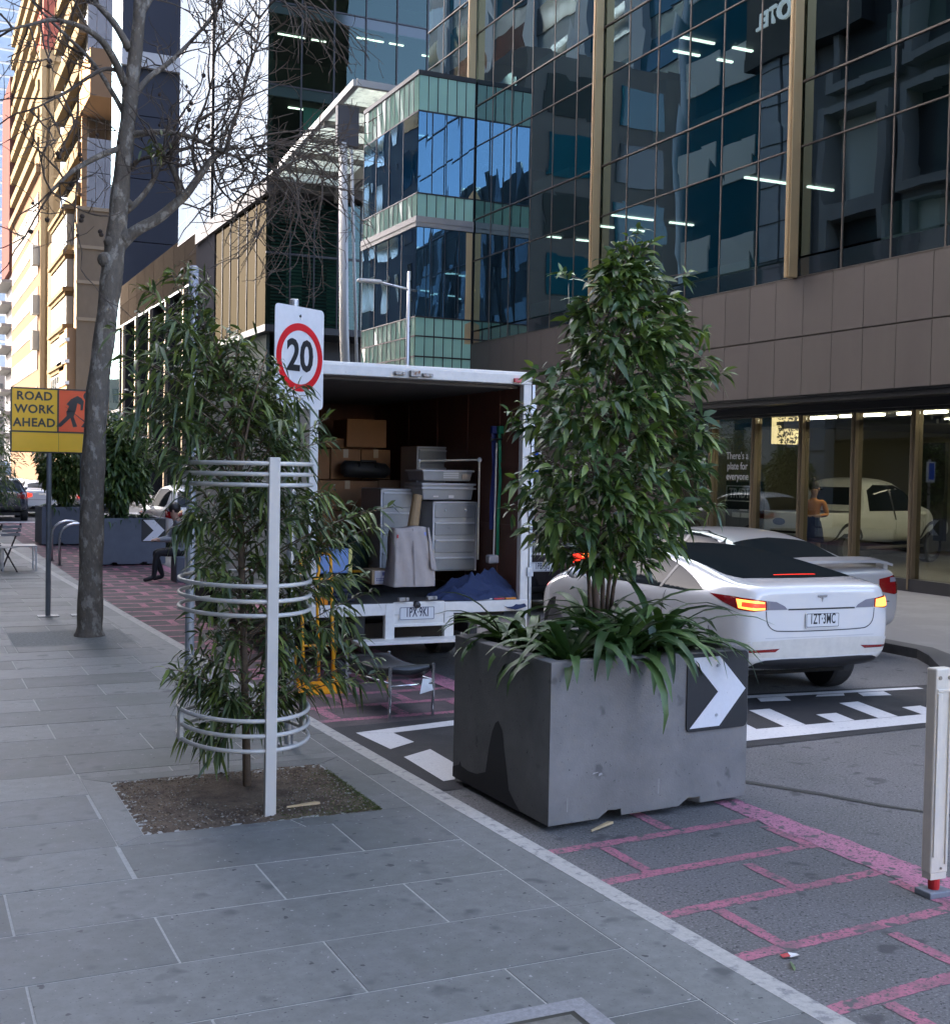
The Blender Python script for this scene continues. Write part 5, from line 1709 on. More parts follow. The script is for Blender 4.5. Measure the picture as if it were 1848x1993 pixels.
decal(bv, [(-.37, .868), (.37, .868), (.37, .882), (-.37, .882)], FWD, 'boot_gap', TRIM, c, .003, 4)
decal(bv, strip2(smooth2([(-.60, .865), (-.585, .76), (-.52, .70), (-.40, .685), (0, .68), (.40, .685), (.52, .70), (.585, .76), (.60, .865)], 4), .009), FWD, 'boot_seam', SEAM, c, .002, 3)
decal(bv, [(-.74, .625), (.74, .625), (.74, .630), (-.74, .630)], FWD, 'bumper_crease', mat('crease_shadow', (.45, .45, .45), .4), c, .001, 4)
decal(bv, smooth2([(-.76, .47), (-.5, .455), (0, .45), (.5, .455), (.76, .47)], 2) + [(.80, .60), (.3, .615), (-.3, .612), (-.80, .60)], FWD, 'bumper_grime', mat('dusty_white', (.60, .575, .51), .45, var=.12, vs=9), c, .0015, 4)
for s_ in (-1, 1):
    dv = (-s_ * .35, .94, 0); U = Vector(dv).cross(Vector((0, 0, 1))).normalized()
    pp = [(.80, .10, .525), (.45, .0, .535), (.50, .0, .505), (.80, .10, .505)]
    decal(bv, [(Vector((x * s_, y, 0)).dot(U), z) for x, y, z in pp], dv, 'reflector', LENSD, c, .004, 3)
decal(bv, smooth2([(-.70, .36), (-.6, .435), (0, .44), (.6, .435), (.70, .36)], 3) + [(.3, .335), (-.3, .335)], FWD, 'diffuser', BLACKP, c, .006, 4)
decal(bv, [(-.24, .445), (.24, .445), (.23, .462), (-.23, .462)], DOWN, 'high_brake_lamp', LAMPON, c, .007, 2)
MB().box(-.6, .6, .7, 3.9, .24, .3).build('underbody', BLACKM, c)
decal(bv, [(-.055, .995), (.055, .995), (.05, .978), (.018, .972), (.012, .98), (.0, .93), (-.012, .98), (-.018, .972), (-.05, .978)], FWD, 'emblem', mat('emblem_chrome', (.3, .3, .31), .25, .9), c, .006, 2)
plate(c, '1ZT·3MC', (0.0, -.012, .775), world=False, ink=(.02, .02, .022))
mirrors(c, 3.15, .98, .925, CWHITE)
hd = MB()
for x in (-.38, .38):
    hd.box(x - .22, x + .22, 2.0, 2.18, .5, 1.0).ball((x, 2.1, 1.08), .09, 8, sz=1.25)
hd.box(-.55, .55, 1.0, 1.15, .5, .98)
hd.build('seat', mat('car_seat', (.03, .03, .03), .7), c)


def simple_car(name, label, prof, loc, rz, paint, wh, rw, rear, group=None, plate_txt=None, lit=False, sx=1., clear=None, van=False, glass_rear=True, plate_z=.80, lampz=None, platekw=None):
    c = thing(name, label, 'car', loc, rz, group)
    body, bv = car_body(prof, wh, rw, paint, c, sx, 1 if rear == 'pick' else 2)
    wb = max(s_[4] for s_ in prof) * sx
    wheels(c, wh, rw, wb - .015); wheelwell(c, wh, rw, wb)
    if rear == 'sedan':
        decal(bv, [(-.60, .78), (0, .72), (.60, .78), (.57, 1.28), (0, 1.36), (-.57, 1.28)], DOWN, 'rear_window', CGLASS, c, .004, 4)
        dl = [(.98, .985), (1.2, 1.16), (1.45, 1.30), (1.9, 1.365), (2.5, 1.36), (2.95, 1.28), (3.4, 1.04), (3.45, .96), (2.4, .965)]
    elif rear == 'hatch':
        decal(bv, [(-.58, 1.09), (.58, 1.09), (.54, 1.43), (0, 1.47), (-.54, 1.43)], (0, .92, -.38), 'rear_window', CGLASS, c, .004, 4) if 0 else \
            decal(bv, [(-.62, 1.06), (.62, 1.06), (.56, 1.42), (0, 1.45), (-.56, 1.42)], FWD, 'rear_window', CGLASS, c, .004, 4)
        dl = [(.42, 1.12), (.62, 1.43), (1.2, 1.49), (2.0, 1.46), (2.5, 1.36), (3.0, 1.12), (3.1, 1.02), (1.8, 1.03), (.5, 1.05)]
    elif rear == 'van':
        decal(bv, [(-.62, 1.45), (.62, 1.45), (.6, 1.95), (-.6, 1.95)], FWD, 'rear_window', CGLASS, c, .004, 3)
        dl = [(3.0, 1.36), (3.0, 1.95), (3.6, 1.9), (4.1, 1.45), (4.1, 1.36)]
    else:
        dl = [(1.92, 1.16), (2.0, 1.60), (2.3, 1.72), (3.1, 1.72), (3.55, 1.58), (3.9, 1.28), (3.95, 1.16)]
    for s_ in (1, -1):
        decal(bv, [(-y * s_, z) for y, z in dl], (s_, 0, 0), 'side_window', CGLASS, c, .004, 4)
        ym = 2.1 if rear != 'pick' else 2.85
        zt_ = dl[3][1]
        if rear != 'van': decal(bv, strip2([(-ym * s_, zt_), (-ym * s_, .97)], .06), (s_, 0, 0), 'window_pillar', TRIM, c, .007, 2)
        for yy in (wh[0] + .36, ym, wh[1] - .42):
            decal(bv, strip2([(-yy * s_, .94), (-yy * s_, .42)], .010), (s_, 0, 0), 'door_gap', SEAM, c, .002, 2)
    # windscreen seen from above
    yw = {'sedan': (2.95, 3.62), 'hatch': (2.62, 3.25), 'van': (3.75, 4.3), 'pick': (3.5, 4.12)}[rear]
    decal(bv, [(-.56, yw[0]), (.56, yw[0]), (.68, yw[1]), (-.68, yw[1])], DOWN, 'windscreen', CGLASS, c, .004, 4)
    z0_, z1_ = lampz or {'sedan': (.74, .93), 'hatch': (.78, 1.02), 'van': (.75, 1.15), 'pick': (.82, 1.08)}[rear]
    for s_ in (-1, 1):
        dv = Vector((-s_ * .42, .907, 0)); U = dv.cross(Vector((0, 0, 1))).normalized()
        xi = .60 if rear in ('van', 'pick') else .50
        pp = [(wb * .955, .22, z1_), (wb * .80, .03, z1_ + .005), (xi * sx, .0, z1_ - .03), (xi * sx, .0, z0_ + .04), (wb * .80, .03, z0_), (wb * .95, .22, z0_ + .04)]
        if rear in ('van', 'pick'): pp = [(wb * .93, .12, z1_), (wb * .80, .02, z1_), (wb * .80, .02, z0_), (wb * .93, .12, z0_)]
        lens = decal(bv, [(Vector((x * s_, y, 0)).dot(U), z) for x, y, z in pp], dv, 'tail_lamp', LENSD if not lit else LAMPON, c, .005, 3)
        pp2 = [(wb * .93, .18, z1_ + .0), (wb * .72, .02, z1_ - .01), (wb * .72, .02, z1_ - .06), (wb * .93, .18, z1_ - .05)]
        decal(bv, [(Vector((x * s_, y, 0)).dot(U), z - .01) for x, y, z in pp2], dv, 'lamp_band', LAMPHOT if lit else LENSC, lens, .008, 2)
    if rear == 'sedan':
        decal(bv, strip2([(-.66, .665), (.66, .665)], .012), FWD, 'bumper_gap', SEAM, c, .002, 3)
        decal(bv, [(-.58, .30), (-.5, .42), (.5, .42), (.58, .30)], FWD, 'diffuser', BLACKP, c, .004, 3)
        decal(bv, strip2([(-.25, .885), (.25, .885)], .035), FWD, 'boot_trim', CHROME, c, .012, 2)
    if rear == 'hatch':
        decal(bv, [(-.6, .36), (-.6, .52), (.6, .52), (.6, .36)], FWD, 'bumper', BLACKP, c, .005, 3)
    if plate_txt: plate(c, plate_txt, (0, -.014 if rear != 'pick' else -.012, plate_z), world=False, **(platekw or {}))
    mirrors(c, yw[1] - .35, 1.02 if rear in ('sedan',) else 1.10, wb, paint)
    MB().box(-.6, .6, .25, wh[1] + .2, .2, .3).build('underbody', BLACKM, c)
    return c, bv


CSILV = mat('silver_car_paint', (.42, .42, .41), .28, .25, coat=.8)
c2, bv2 = simple_car('silver_sedan', 'silver sedan with boot spoiler waiting beside the right kerb, beyond the white fastback', SEDAN, (9.40, 10.42, ZR), R(-.5), CSILV, (1.02, 3.82), .33, 'sedan',
                     plate_txt='1DX·8QF', plate_z=.80, lampz=(.74, .95))
sp = MB()
vs = []
for k in range(13):
    u = k / 12 * 2 - 1
    vs += [(u * .80, .02 + .10 * u * u, 1.075 + .055 * (1 - u ** 4)), (u * .80, .20 + .10 * u * u, 1.105 + .055 * (1 - u ** 4))]
sp.add(vs + [(x, y, z - .028) for x, y, z in vs], [(2 * k, 2 * k + 2, 2 * k + 3, 2 * k + 1) for k in range(12)] + [(26 + 2 * k + 1, 26 + 2 * k + 3, 26 + 2 * k + 2, 26 + 2 * k) for k in range(12)] +
       [(2 * k, 26 + 2 * k, 26 + 2 * k + 2, 2 * k + 2) for k in range(12)] + [(2 * k + 1, 2 * k + 3, 26 + 2 * k + 3, 26 + 2 * k + 1) for k in range(12)])
sp.box(-.72, -.66, .12, .24, .98, 1.10).box(.66, .72, .12, .24, .98, 1.10)
sp.build('spoiler', CSILV, c2, smooth=False)
MB().tube([(.52, -.01, .34), (.52, .2, .34)], [.042, .042], 14).build('exhaust', CHROME, c2)
MB().box(-.05, .06, .0, .02, .0, .01).move((0, .04, .96)).build('badge', BLACKP, c2)

CBLACK = mat('black_car_paint', (.012, .012, .014), .15, coat=1.)
c3, bv3 = simple_car('black_sedan', 'black sedan with lit brake lights seen between the white truck and the planter tree', SEDAN, (8.25, 15.3, ZR), 0, CBLACK, (1.02, 3.82), .33, 'sedan', plate_txt='1PB·5JU', lit=True, plate_z=.70, lampz=(.72, .90))
decal(bv3, [(-.13, .80), (.13, .80), (.13, .83), (-.13, .83)], DOWN, 'high_brake_lamp', LAMPON, c3, .02, 2)
MB().lathe([(.045, -.006), (.055, -.006), (.055, .004), (.045, .004)], (-.02, -.008, .94), 18, 'y').tube([(-.05, -.014, .94), (-.02, -.014, .955), (-.02, -.014, .925), (.01, -.014, .94)], .006, 6).build('emblem', CHROME, c3)
CVAN = mat('van_white', (.74, .74, .74), .3, coat=.5)
c4, bv4 = simple_car('white_van', 'white delivery van with blue marks half hidden behind the planter tree', VAN, (8.9, 36.0, ZR), 0, CVAN, (1.0, 4.1), .34, 'van', sx=1.0)
decal(bv4, strip2([(-.45, 1.30), (-.2, 1.34), (.1, 1.28), (.4, 1.33)], .05), FWD, 'blue_mark', mat('van_blue', (.03, .06, .4), .4), c4, .006, 3)
CSUN = mat('taxi_white', (.70, .70, .68), .3, coat=.5)
c5, _b = simple_car('white_hatchback', 'sunlit white hatchback with a roof sign behind the second planter', HATCH, (6.55, 29.2, ZR), 0, CSUN, (.75, 3.35), .31, 'hatch')
MB().box(-.28, .28, 1.6, 1.82, 1.62, 1.76).build('roof_sign', WHITEP, c5, bevel=.03)
simple_car('white_far_sedan', 'white sedan with red tail lamps at the far stop line, left of the grey hatchback', SEDAN, (5.0, 49.0, ZR), 0, CSUN, (1.02, 3.82), .33, 'sedan', group=None, lit=True)
simple_car('grey_hatchback', 'grey hatchback with lit brake lights behind the farthest planter', HATCH, (6.95, 47.5, ZR), 0, mat('grey_paint', (.2, .21, .22), .3, .3, coat=.8), (.75, 3.35), .31, 'hatch', lit=True)
simple_car('dark_hatchback', 'dark blue hatchback at the far left edge behind the cafe chairs', HATCH, (3.2, 45.5, ZR), 0, mat('navy_paint', (.015, .02, .035), .25, coat=1.), (.75, 3.35), .31, 'hatch')
simple_car('far_white_van', 'pale grey van far up the street at the left edge behind the dark hatchback', VAN, (3.6, 58.0, ZR), 0, mat('van_grey', (.45, .47, .5), .3, coat=.5), (1.0, 4.1), .34, 'van')

# ---------------------------------------------------------------- far planters
CONC2 = mat('far_planter_concrete', (.125, .14, .165), .8, var=.15, vs=4, bump=.3, bs=90, bdist=.004)
for (x0, y0, w), lab, tl, pxs in (((3.44, 25.25, 1.48), 'second concrete planter up the street with a chevron board and a round dark shrub', 'round dense dark green tree growing in the second planter up the street', 0),
                             ((3.16, 31.9, 1.48), 'farthest concrete planter, half hidden behind the bike racks and the road work sign', 'sunlit yellow-green tree growing in the farthest planter up the street', 1)):
    P4 = [Vector((x0, y0, 0)), Vector((x0 + w, y0 + .1, 0)), Vector((x0 + w - .04, y0 + 1.33, 0)), Vector((x0 - .04, y0 + 1.25, 0))]
    t = thing('concrete_planter', lab, 'planter', (x0 + w / 2, y0 + .6, ZR), group='concrete planters along the parking lane')
    planter(t, *P4, ZR, .965, CONC2)
    chevron_sign(t, P4[0], P4[1], .665, .993, .40, .875)
    cx, cy = x0 + w / 2 - .1, y0 + .62
    pt = thing('planter_tree', tl, 'tree', (cx, cy, ZR + .86))
    MB().tube([(0, 0, -.02), (.03, 0, .6), (0, .03, 1.5)], [.03, .025, .012], 6).build('trunk', BARK2, pt)
    n = 5200
    u_ = rng.normal(size=(n, 3)); u_ /= np.linalg.norm(u_, axis=1)[:, None]
    rr = rng.random(n) ** .4
    hz = u_[:, 2] * .5 + .5
    wdt = (.70 if not pxs else .85) * (1 - .35 * hz ** 2)
    lum = 1 + .15 * np.sin(u_[:, 0] * 7 + u_[:, 2] * 5)
    P_ = np.stack([u_[:, 0] * wdt * rr * lum, u_[:, 1] * wdt * rr * lum, 1.22 + u_[:, 2] * .98 * rr * lum], 1)
    leaf_mesh('crown', P_, u_ + rng.normal(size=(n, 3)) * .6, rng.uniform(.10, .17, n), rng.uniform(.045, .07, n), LEAF2 if not pxs else leafmat('sunny_leaf', (.05, .09, .02), (.16, .20, .05), .4, .3), pt, droop=.5,
              tone=rng.random(n) ** 3)
    for k, dx in enumerate((-.5, -.1, .3)):
        strap_plant('strap_plant', ('%s strap-leaved plant in the %s planter up the street' % (('left', 'middle', 'right')[k], ('second', 'farthest')[pxs])), (cx + dx + .1, cy - .35, ZR + .86), 26, (.3, .5), (.035, .05), STRAP, 'strap-leaved plants in the far planters', 40 + k + 5 * pxs)

# bike racks
for k, (x, y, lab) in enumerate(((3.2, 26.9, 'farther of the two steel hoop bike racks beyond the plane tree'), (3.22, 25.7, 'nearer of the two steel hoop bike racks beyond the plane tree'))):
    if k == 0:
        br = thing('bike_rack', lab, 'bike rack', (x, y, ZR), group='steel hoop bike racks')
        pts = [(-.33, 0, 0), (-.33, 0, .58)] + [(-.33 * math.cos(a_), 0, .58 + .26 * math.sin(a_)) for a_ in np.linspace(.3, math.pi - .3, 8)] + [(.33, 0, .58), (.33, 0, 0)]
        MB().tube(pts, .026, 8).build('hoop', STEEL, br, smooth=True)
        MB().lathe([(.06, 0), (.06, .012)], (-.33, 0, 0), 12).lathe([(.06, 0), (.06, .012)], (.33, 0, 0), 12).build('base_plate', BLACKM, br)
    else:
        b2 = copy_tree(br); b2.location = (x, y, ZR); b2['label'] = lab

# cafe furniture and the small tree at the left edge
SLAT = mat('chair_slat', (.30, .31, .32), .4, .3)
ch0 = thing('cafe_chair', 'black folding slat chair at the left edge of the footpath, nearer one', 'chair', (1.62, 23.3, 0), R(35), 'folding cafe chairs')
MB().bar((-.2, -.2, 0), (-.2, .2, .45), .02, .02).bar((.2, -.2, 0), (.2, .2, .45), .02, .02).bar((-.2, .22, 0), (-.2, -.28, .88), .02, .02).bar((.2, .22, 0), (.2, -.28, .88), .02, .02).build('frame', BLACKM, ch0)
mb = MB()
for k in range(5): mb.box(-.2, .2, -.18 + k * .08, -.12 + k * .08, .44, .455)
mb.build('seat', SLAT, ch0)
mb = MB()
for k in range(3): mb.box(-.2, .2, -.262 - .02 * k, -.25 - .02 * k, .66 + k * .07, .71 + k * .07)
mb.build('backrest', SLAT, ch0)
q = copy_tree(ch0); q.location = (1.42, 24.6, 0); q.rotation_euler = (0, 0, R(-150)); q['label'] = 'black folding slat chair at the left edge of the footpath, farther one'
tb_ = thing('cafe_table', 'small square metal cafe table by the folding chairs at the left edge of the footpath', 'table', (1.95, 23.75, 0))
MB().box(-.3, .3, -.3, .3, .44, .46).build('tabletop', SLAT, tb_)
for x in (-.28, .28):
    for y in (-.28, .28): MB().box(x - .013, x + .013, y - .013, y + .013, 0, .44).build('leg', GALV, tb_)
ft = thing('footpath_tree', 'small bushy street tree at the left edge behind the cafe chairs', 'tree', (1.45, 26.5, 0))
MB().tube([(0, 0, 0), (.03, 0, 1.0), (0, 0, 2.2)], [.04, .03, .015], 8).build('trunk', BARK2, ft)
n = 2600
u_ = rng.normal(size=(n, 3)); u_ /= np.linalg.norm(u_, axis=1)[:, None]
rr = rng.random(n) ** .45 * (1 + .2 * np.sin(u_[:, 0] * 6 + u_[:, 2] * 7))
leaf_mesh('crown', np.stack([u_[:, 0] * .75 * rr, u_[:, 1] * .75 * rr, 1.75 + u_[:, 2] * 1.05 * rr], 1), u_ + rng.normal(size=(n, 3)) * .7, rng.uniform(.09, .15, n), .03, LEAF1, ft, droop=.5, tone=rng.random(n) ** 2)
for k, (x, y, h_, lab) in enumerate(((2.0, 38, 4.2, 'leafy kerbside tree far up the left footpath, nearer of two'), (1.7, 46, 4.6, 'leafy kerbside tree far up the left footpath, farther of two'))):
    t = copy_tree(ft); t.location = (x, y, 0); t.scale = (1.35, 1.35, h_ / 2.9); t['label'] = lab; t['group'] = 'kerbside trees up the street'

# ---------------------------------------------------------------- people
def person(name_label, loc, rz, joints, skin, cloth, parts=()):
    """one continuous body grown along a joint skeleton; joints: name -> (xyz, radius, parent)"""
    names = list(joints)
    me = bpy.data.meshes.new('person')
    me.from_pydata([joints[k][0] for k in names], [(names.index(joints[k][2]), names.index(k)) for k in names if joints[k][2]], [])
    o = bpy.data.objects.new('person', me); COL.objects.link(o)
    md = o.modifiers.new('skin', 'SKIN')
    for i, k in enumerate(names):
        r_ = joints[k][1]
        me.skin_vertices[0].data[i].radius = r_ if isinstance(r_, tuple) else (r_, r_)
        me.skin_vertices[0].data[i].use_root = (i == 0)
    md.use_smooth_shade = True
    md2 = o.modifiers.new('sub', 'SUBSURF'); md2.levels = 2; md2.render_levels = 2
    dg = bpy.context.evaluated_depsgraph_get(); dg.update()
    me2 = bpy.data.meshes.new_from_object(o.evaluated_get(dg))
    o.modifiers.clear(); o.data = me2
    me2.materials.clear()
    for m_ in cloth: me2.materials.append(m_[0])
    me2.materials.append(skin)
    for p_ in me2.polygons:
        c_ = p_.center
        p_.material_index = next((i for i, m_ in enumerate(cloth) if m_[1](c_)), len(cloth))
        p_.use_smooth = True
    o.location = loc; o.rotation_euler = (0, 0, rz)
    return tag(o, name_label, 'person')


SKIN = mat('skin', (.42, .25, .18), .55)


def hand(J, root, p, d, up, r_=.011, L=.075):
    """palm with four bent fingers and a thumb, appended to the skeleton"""
    p, d, up = Vector(p), Vector(d).normalized(), Vector(up).normalized()
    sd = d.cross(up).normalized()
    J[root + '_palm'] = (tuple(p + d * .05), (.026, .018), root)
    for k, (o_, l_) in enumerate(((-.027, .85), (-.009, 1), (.009, .95), (.027, .75))):
        b_ = p + d * .085 + sd * o_
        J['%s_f%da' % (root, k)] = (tuple(b_), (r_, r_), root + '_palm')
        J['%s_f%db' % (root, k)] = (tuple(b_ + d * L * .5 * l_ - up * .008), (r_ * .9,) * 2, '%s_f%da' % (root, k))
        J['%s_f%dc' % (root, k)] = (tuple(b_ + d * L * .85 * l_ - up * .035), (r_ * .75,) * 2, '%s_f%db' % (root, k))
    J[root + '_t1'] = (tuple(p + d * .05 - sd * .04 - up * .005), (r_, r_), root + '_palm')
    J[root + '_t2'] = (tuple(p + d * .085 - sd * .055 - up * .015), (r_ * .85,) * 2, root + '_t1')


def face(par, c_, d, skin):
    """nose, eyes, mouth and ears on a head centred at c_ looking along d"""
    d = Vector(d).normalized(); c_ = Vector(c_); sd = d.cross(Vector((0, 0, 1))).normalized()
    mb = MB().ball(tuple(c_ + d * .105 + Vector((0, 0, -.012))), .018, 6, 0, 1.4)
    for s_ in (-1, 1): mb.ball(tuple(c_ + sd * s_ * .082), .022, 6, 0, 1.5)
    mb.build('face_features', skin, par, smooth=True)
    mb = MB()
    for s_ in (-1, 1): mb.ball(tuple(c_ + d * .088 + sd * s_ * .033 + Vector((0, 0, .018))), .012, 6)
    mb.build('eye', INK, par)
    MB().ball(tuple(c_ + d * .09 + Vector((0, 0, -.055))), .02, 6, 0, .35).build('mouth', mat('lips', (.30, .10, .09), .5), par)


# seated person, turned to the left, on a small concrete block
blk = thing('concrete_block_seat', 'low concrete block used as a seat beyond the young tree', 'block', (4.62, 21.65, ZR))
MB().box(-.28, .42, -.25, .25, 0, .46).build('block', CONC2, blk, bevel=.02)
J = {}
J['pelvis'] = ((0, 0, .55), (.15, .17), None)
J['waist'] = ((.0, 0, .70), (.13, .17), 'pelvis')
J['chest'] = ((-.06, 0, .92), (.13, .19), 'waist')
J['neck'] = ((-.11, 0, 1.09), .055, 'chest')
J['chin'] = ((-.16, 0, 1.17), (.075, .068), 'neck')
J['skull'] = ((-.17, 0, 1.27), (.098, .08), 'chin')
for s_, nm in ((-1, 'l'), (1, 'r')):
    J['hip' + nm] = ((-.06, s_ * .10, .53), .095, 'pelvis')
    J['knee' + nm] = ((-.47, s_ * .12, .52), .068, 'hip' + nm)
    J['ankle' + nm] = ((-.42 + .1 * s_, s_ * .11, .09), .045, 'knee' + nm)
    J['toe' + nm] = ((-.60 + .1 * s_, s_ * .12, .045), (.045, .035), 'ankle' + nm)
    J['sh' + nm] = ((-.06, s_ * .20, 1.0), .075, 'chest')
    J['elb' + nm] = ((-.20, s_ * .25, .76), .052, 'sh' + nm)
    J['wr' + nm] = ((-.42, s_ * .08, .74), .036, 'elb' + nm)
    hand(J, 'wr' + nm, (-.42, s_ * .08, .74), (-.8, -s_ * .5, .05), (0, 0, 1))
GREYC = mat('grey_coat', (.26, .28, .30), .85, bump=.3, bs=30, var=.12, vs=12)
BLKT = mat('black_trousers', (.012, .012, .014), .8, bump=.3, bs=25)
ps = person('seated person in a grey coat and black trousers with clasped hands beside the second planter', (4.50, 21.65, ZR), 0, J, SKIN,
            [(GREYC, lambda c_: .57 < c_.z < 1.07 and c_.x > -.42 and not (c_.z < .66 and c_.x < -.2)), (BLKT, lambda c_: c_.z <= .66)])
mb = MB()
mb.ball((-.15, 0, 1.30), .112, 8, 0, .95)
mb.build('hair', mat('dark_hair', (.012, .010, .009), .5), ps, smooth=True)
face(ps, (-.19, 0, 1.245), (-1, 0, -.15), SKIN)
# ---------------------------------------------------------------- glass office building on the right
XF = 14.5
GLM = glass('facade_glass', (.32, .48, .47), .40, .45, wav=.15, wscale=.5, gcol=(.44, .57, .58), dist=.035)
GLS = mat('spandrel_glass', (.012, .02, .024), .02, spec=1., coat=1.)
MULL = mat('bronze_mullion', (.12, .10, .082), .45, .3)
GOLD = mat('gold_fin', (.50, .36, .19), .38, .55, var=.1, vs=2, stretch=(1, 1, .1))
STONE = mat('brown_stone', (.092, .077, .066), .7, var=.10, vs=3, bump=.15, bs=50, col2=(.112, .096, .078), c2s=.8, c2lo=.4, c2hi=.7, stretch=(1, 1, .35), tone=(.118, .098, .085))
STONEJ = mat('stone_ledge', (.16, .14, .115), .75, var=.15, vs=4)
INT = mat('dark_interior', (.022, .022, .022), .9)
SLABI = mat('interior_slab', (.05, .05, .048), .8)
TUBE = mat('ceiling_tube', (1, 1, 1), .5, emit=(1., .95, .82), es=.55)
ob_ = thing('glass_office', 'dark mirror-glass office building with slim gold fins over a brown stone band', 'building', (XF, 20, 0))


def toned(mb, name, m_, par, tones):
    o = wpart(mb, name, m_, par)
    a_ = o.data.attributes.new('tone', 'FLOAT', 'POINT'); a_.data.foreach_set('value', np.array(tones, np.float32))
    return o


for z0, z1, ph in ((4.485, 5.53, .1), (3.43, 4.455, .1)):
    mb = MB(); tn = []
    y = 15.06 - .757 * 14
    while y < 37:
        mb.box(XF, XF + .3, y + .006, y + .751, z0, z1); tn += [random.random() ** 1.5 * .6] * 8
        y += .757
    toned(mb, 'stone_band', STONE, ob_, tn)
wpart(MB().box(XF + .02, XF + .28, 4, 37, 4.43, 4.5), 'stone_ledge', STONEJ, ob_)
wpart(MB().box(XF + .05, XF + .9, 4, 37, 3.30, 3.43).box(XF + .02, XF + .28, 4, 37, 3.39, 3.43), 'soffit', BLACKM, ob_)
bays = [3.71, 10.64, 17.57, 24.5, 31.43, 34.9]
zs = [5.53, 5.89, 7.86, 9.0, 11.03, 12.15, 14.17, 15.29, 17.31, 18.43, 20.45, 21.57, 23.59, 24.7]
floors = [(5.53, 5.89, 7.86, 9.0), (9.0, 9.0, 11.03, 12.15), (12.15, 12.15, 14.17, 15.29), (15.29, 15.29, 17.31, 18.43), (18.43, 18.43, 20.45, 21.57), (21.57, 21.57, 23.59, 30.0)]
for bi in range(5):
    y0, y1 = bays[bi], bays[bi + 1]
    npn = max(1, round((y1 - y0) / 1.155))
    for (za, zb_, zc, zd) in floors:
        mb = MB()
        for k in range(npn):
            ya, yb = y0 + (y1 - y0) * k / npn + .02, y0 + (y1 - y0) * (k + 1) / npn - .02
            for q0, q1, mi in ((za, zb_, 1), (zb_, zc, 0), (zc, zd, 0)):
                if q1 - q0 < .05: continue
                o_ = [random.uniform(-.0028, .0028) for _ in range(4)]
                mb.quad((XF + .03 + o_[0], ya, q0 + .02), (XF + .03 + o_[1], yb, q0 + .02), (XF + .03 + o_[2], yb, q1 - .02), (XF + .03 + o_[3], ya, q1 - .02), 0 if mi == 0 else 1)
                if q0 == zc: mb.box(XF + .06, XF + .10, ya, yb, q0, q1, 3)
            mb.box(XF + .018, XF + .05, ya - .032, ya - .004, za, zd, 2)
        mb.box(XF + .0, XF + .05, y0, y1, za - .012, za + .02, 2).box(XF + .005, XF + .05, y0, y1, zc - .012, zc + .012, 2)
        wpart(mb, 'window', [GLM, GLS, MULL, mat('spandrel_back', (.01, .02, .025), .8)], ob_)
for y in (17.57, 24.5, 31.43, 10.64):
    wpart(MB().box(XF - .20, XF - .005, y - .07, y + .07, 5.53, 30).box(XF - .215, XF - .205, y - .02, y + .02, 5.53, 30), 'gold_fin', GOLD, ob_, bevel=.006)
mb = MB()
for z in (8.4, 11.55, 14.7, 17.85, 21.0, 24.1):
    mb.box(XF + .12, 24, 4, 34.8, z, z + .35)
wpart(mb, 'floor_slab', SLABI, ob_)
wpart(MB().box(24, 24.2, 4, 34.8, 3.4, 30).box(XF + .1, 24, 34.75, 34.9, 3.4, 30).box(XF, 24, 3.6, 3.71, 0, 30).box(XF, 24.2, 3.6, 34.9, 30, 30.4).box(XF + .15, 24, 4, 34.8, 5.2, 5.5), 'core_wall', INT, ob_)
for zi, z in enumerate((8.38, 11.53, 14.68, 17.83)):
    rowy = {0: (21.5, 26.2, 27.5, 29.4), 1: (16.2, 18.9, 22.6, 23.4), 2: (14.6, 19.4, 20.3), 3: (14,)}[zi]
    for y in rowy:
        L = random.choice((.7, .9, 1.2))
        x = XF + random.uniform(.8, 2.0)
        wpart(MB().box(x, x + L, y - .035, y + .035, z - .04, z).box(x + L + .5, x + L + .5 + L * .6, y - .035, y + .035, z - .04, z), 'ceiling_light', TUBE, ob_)
# a few pieces of furniture and blinds just behind the glass
for z in (5.55, 8.78, 11.95):
    for y, w_, h_ in ((11.5, 1.6, .75), (14.9, 1.3, 1.1), (19.5, 2.4, .72), (22.9, .5, 1.9), (27.2, 1.9, .9)):
        wpart(MB().box(XF + .7, XF + 1.5, y, y + w_, z, z + h_), 'office_cabinet', mat('office_furniture', (.16, .20, .20), .7), ob_)

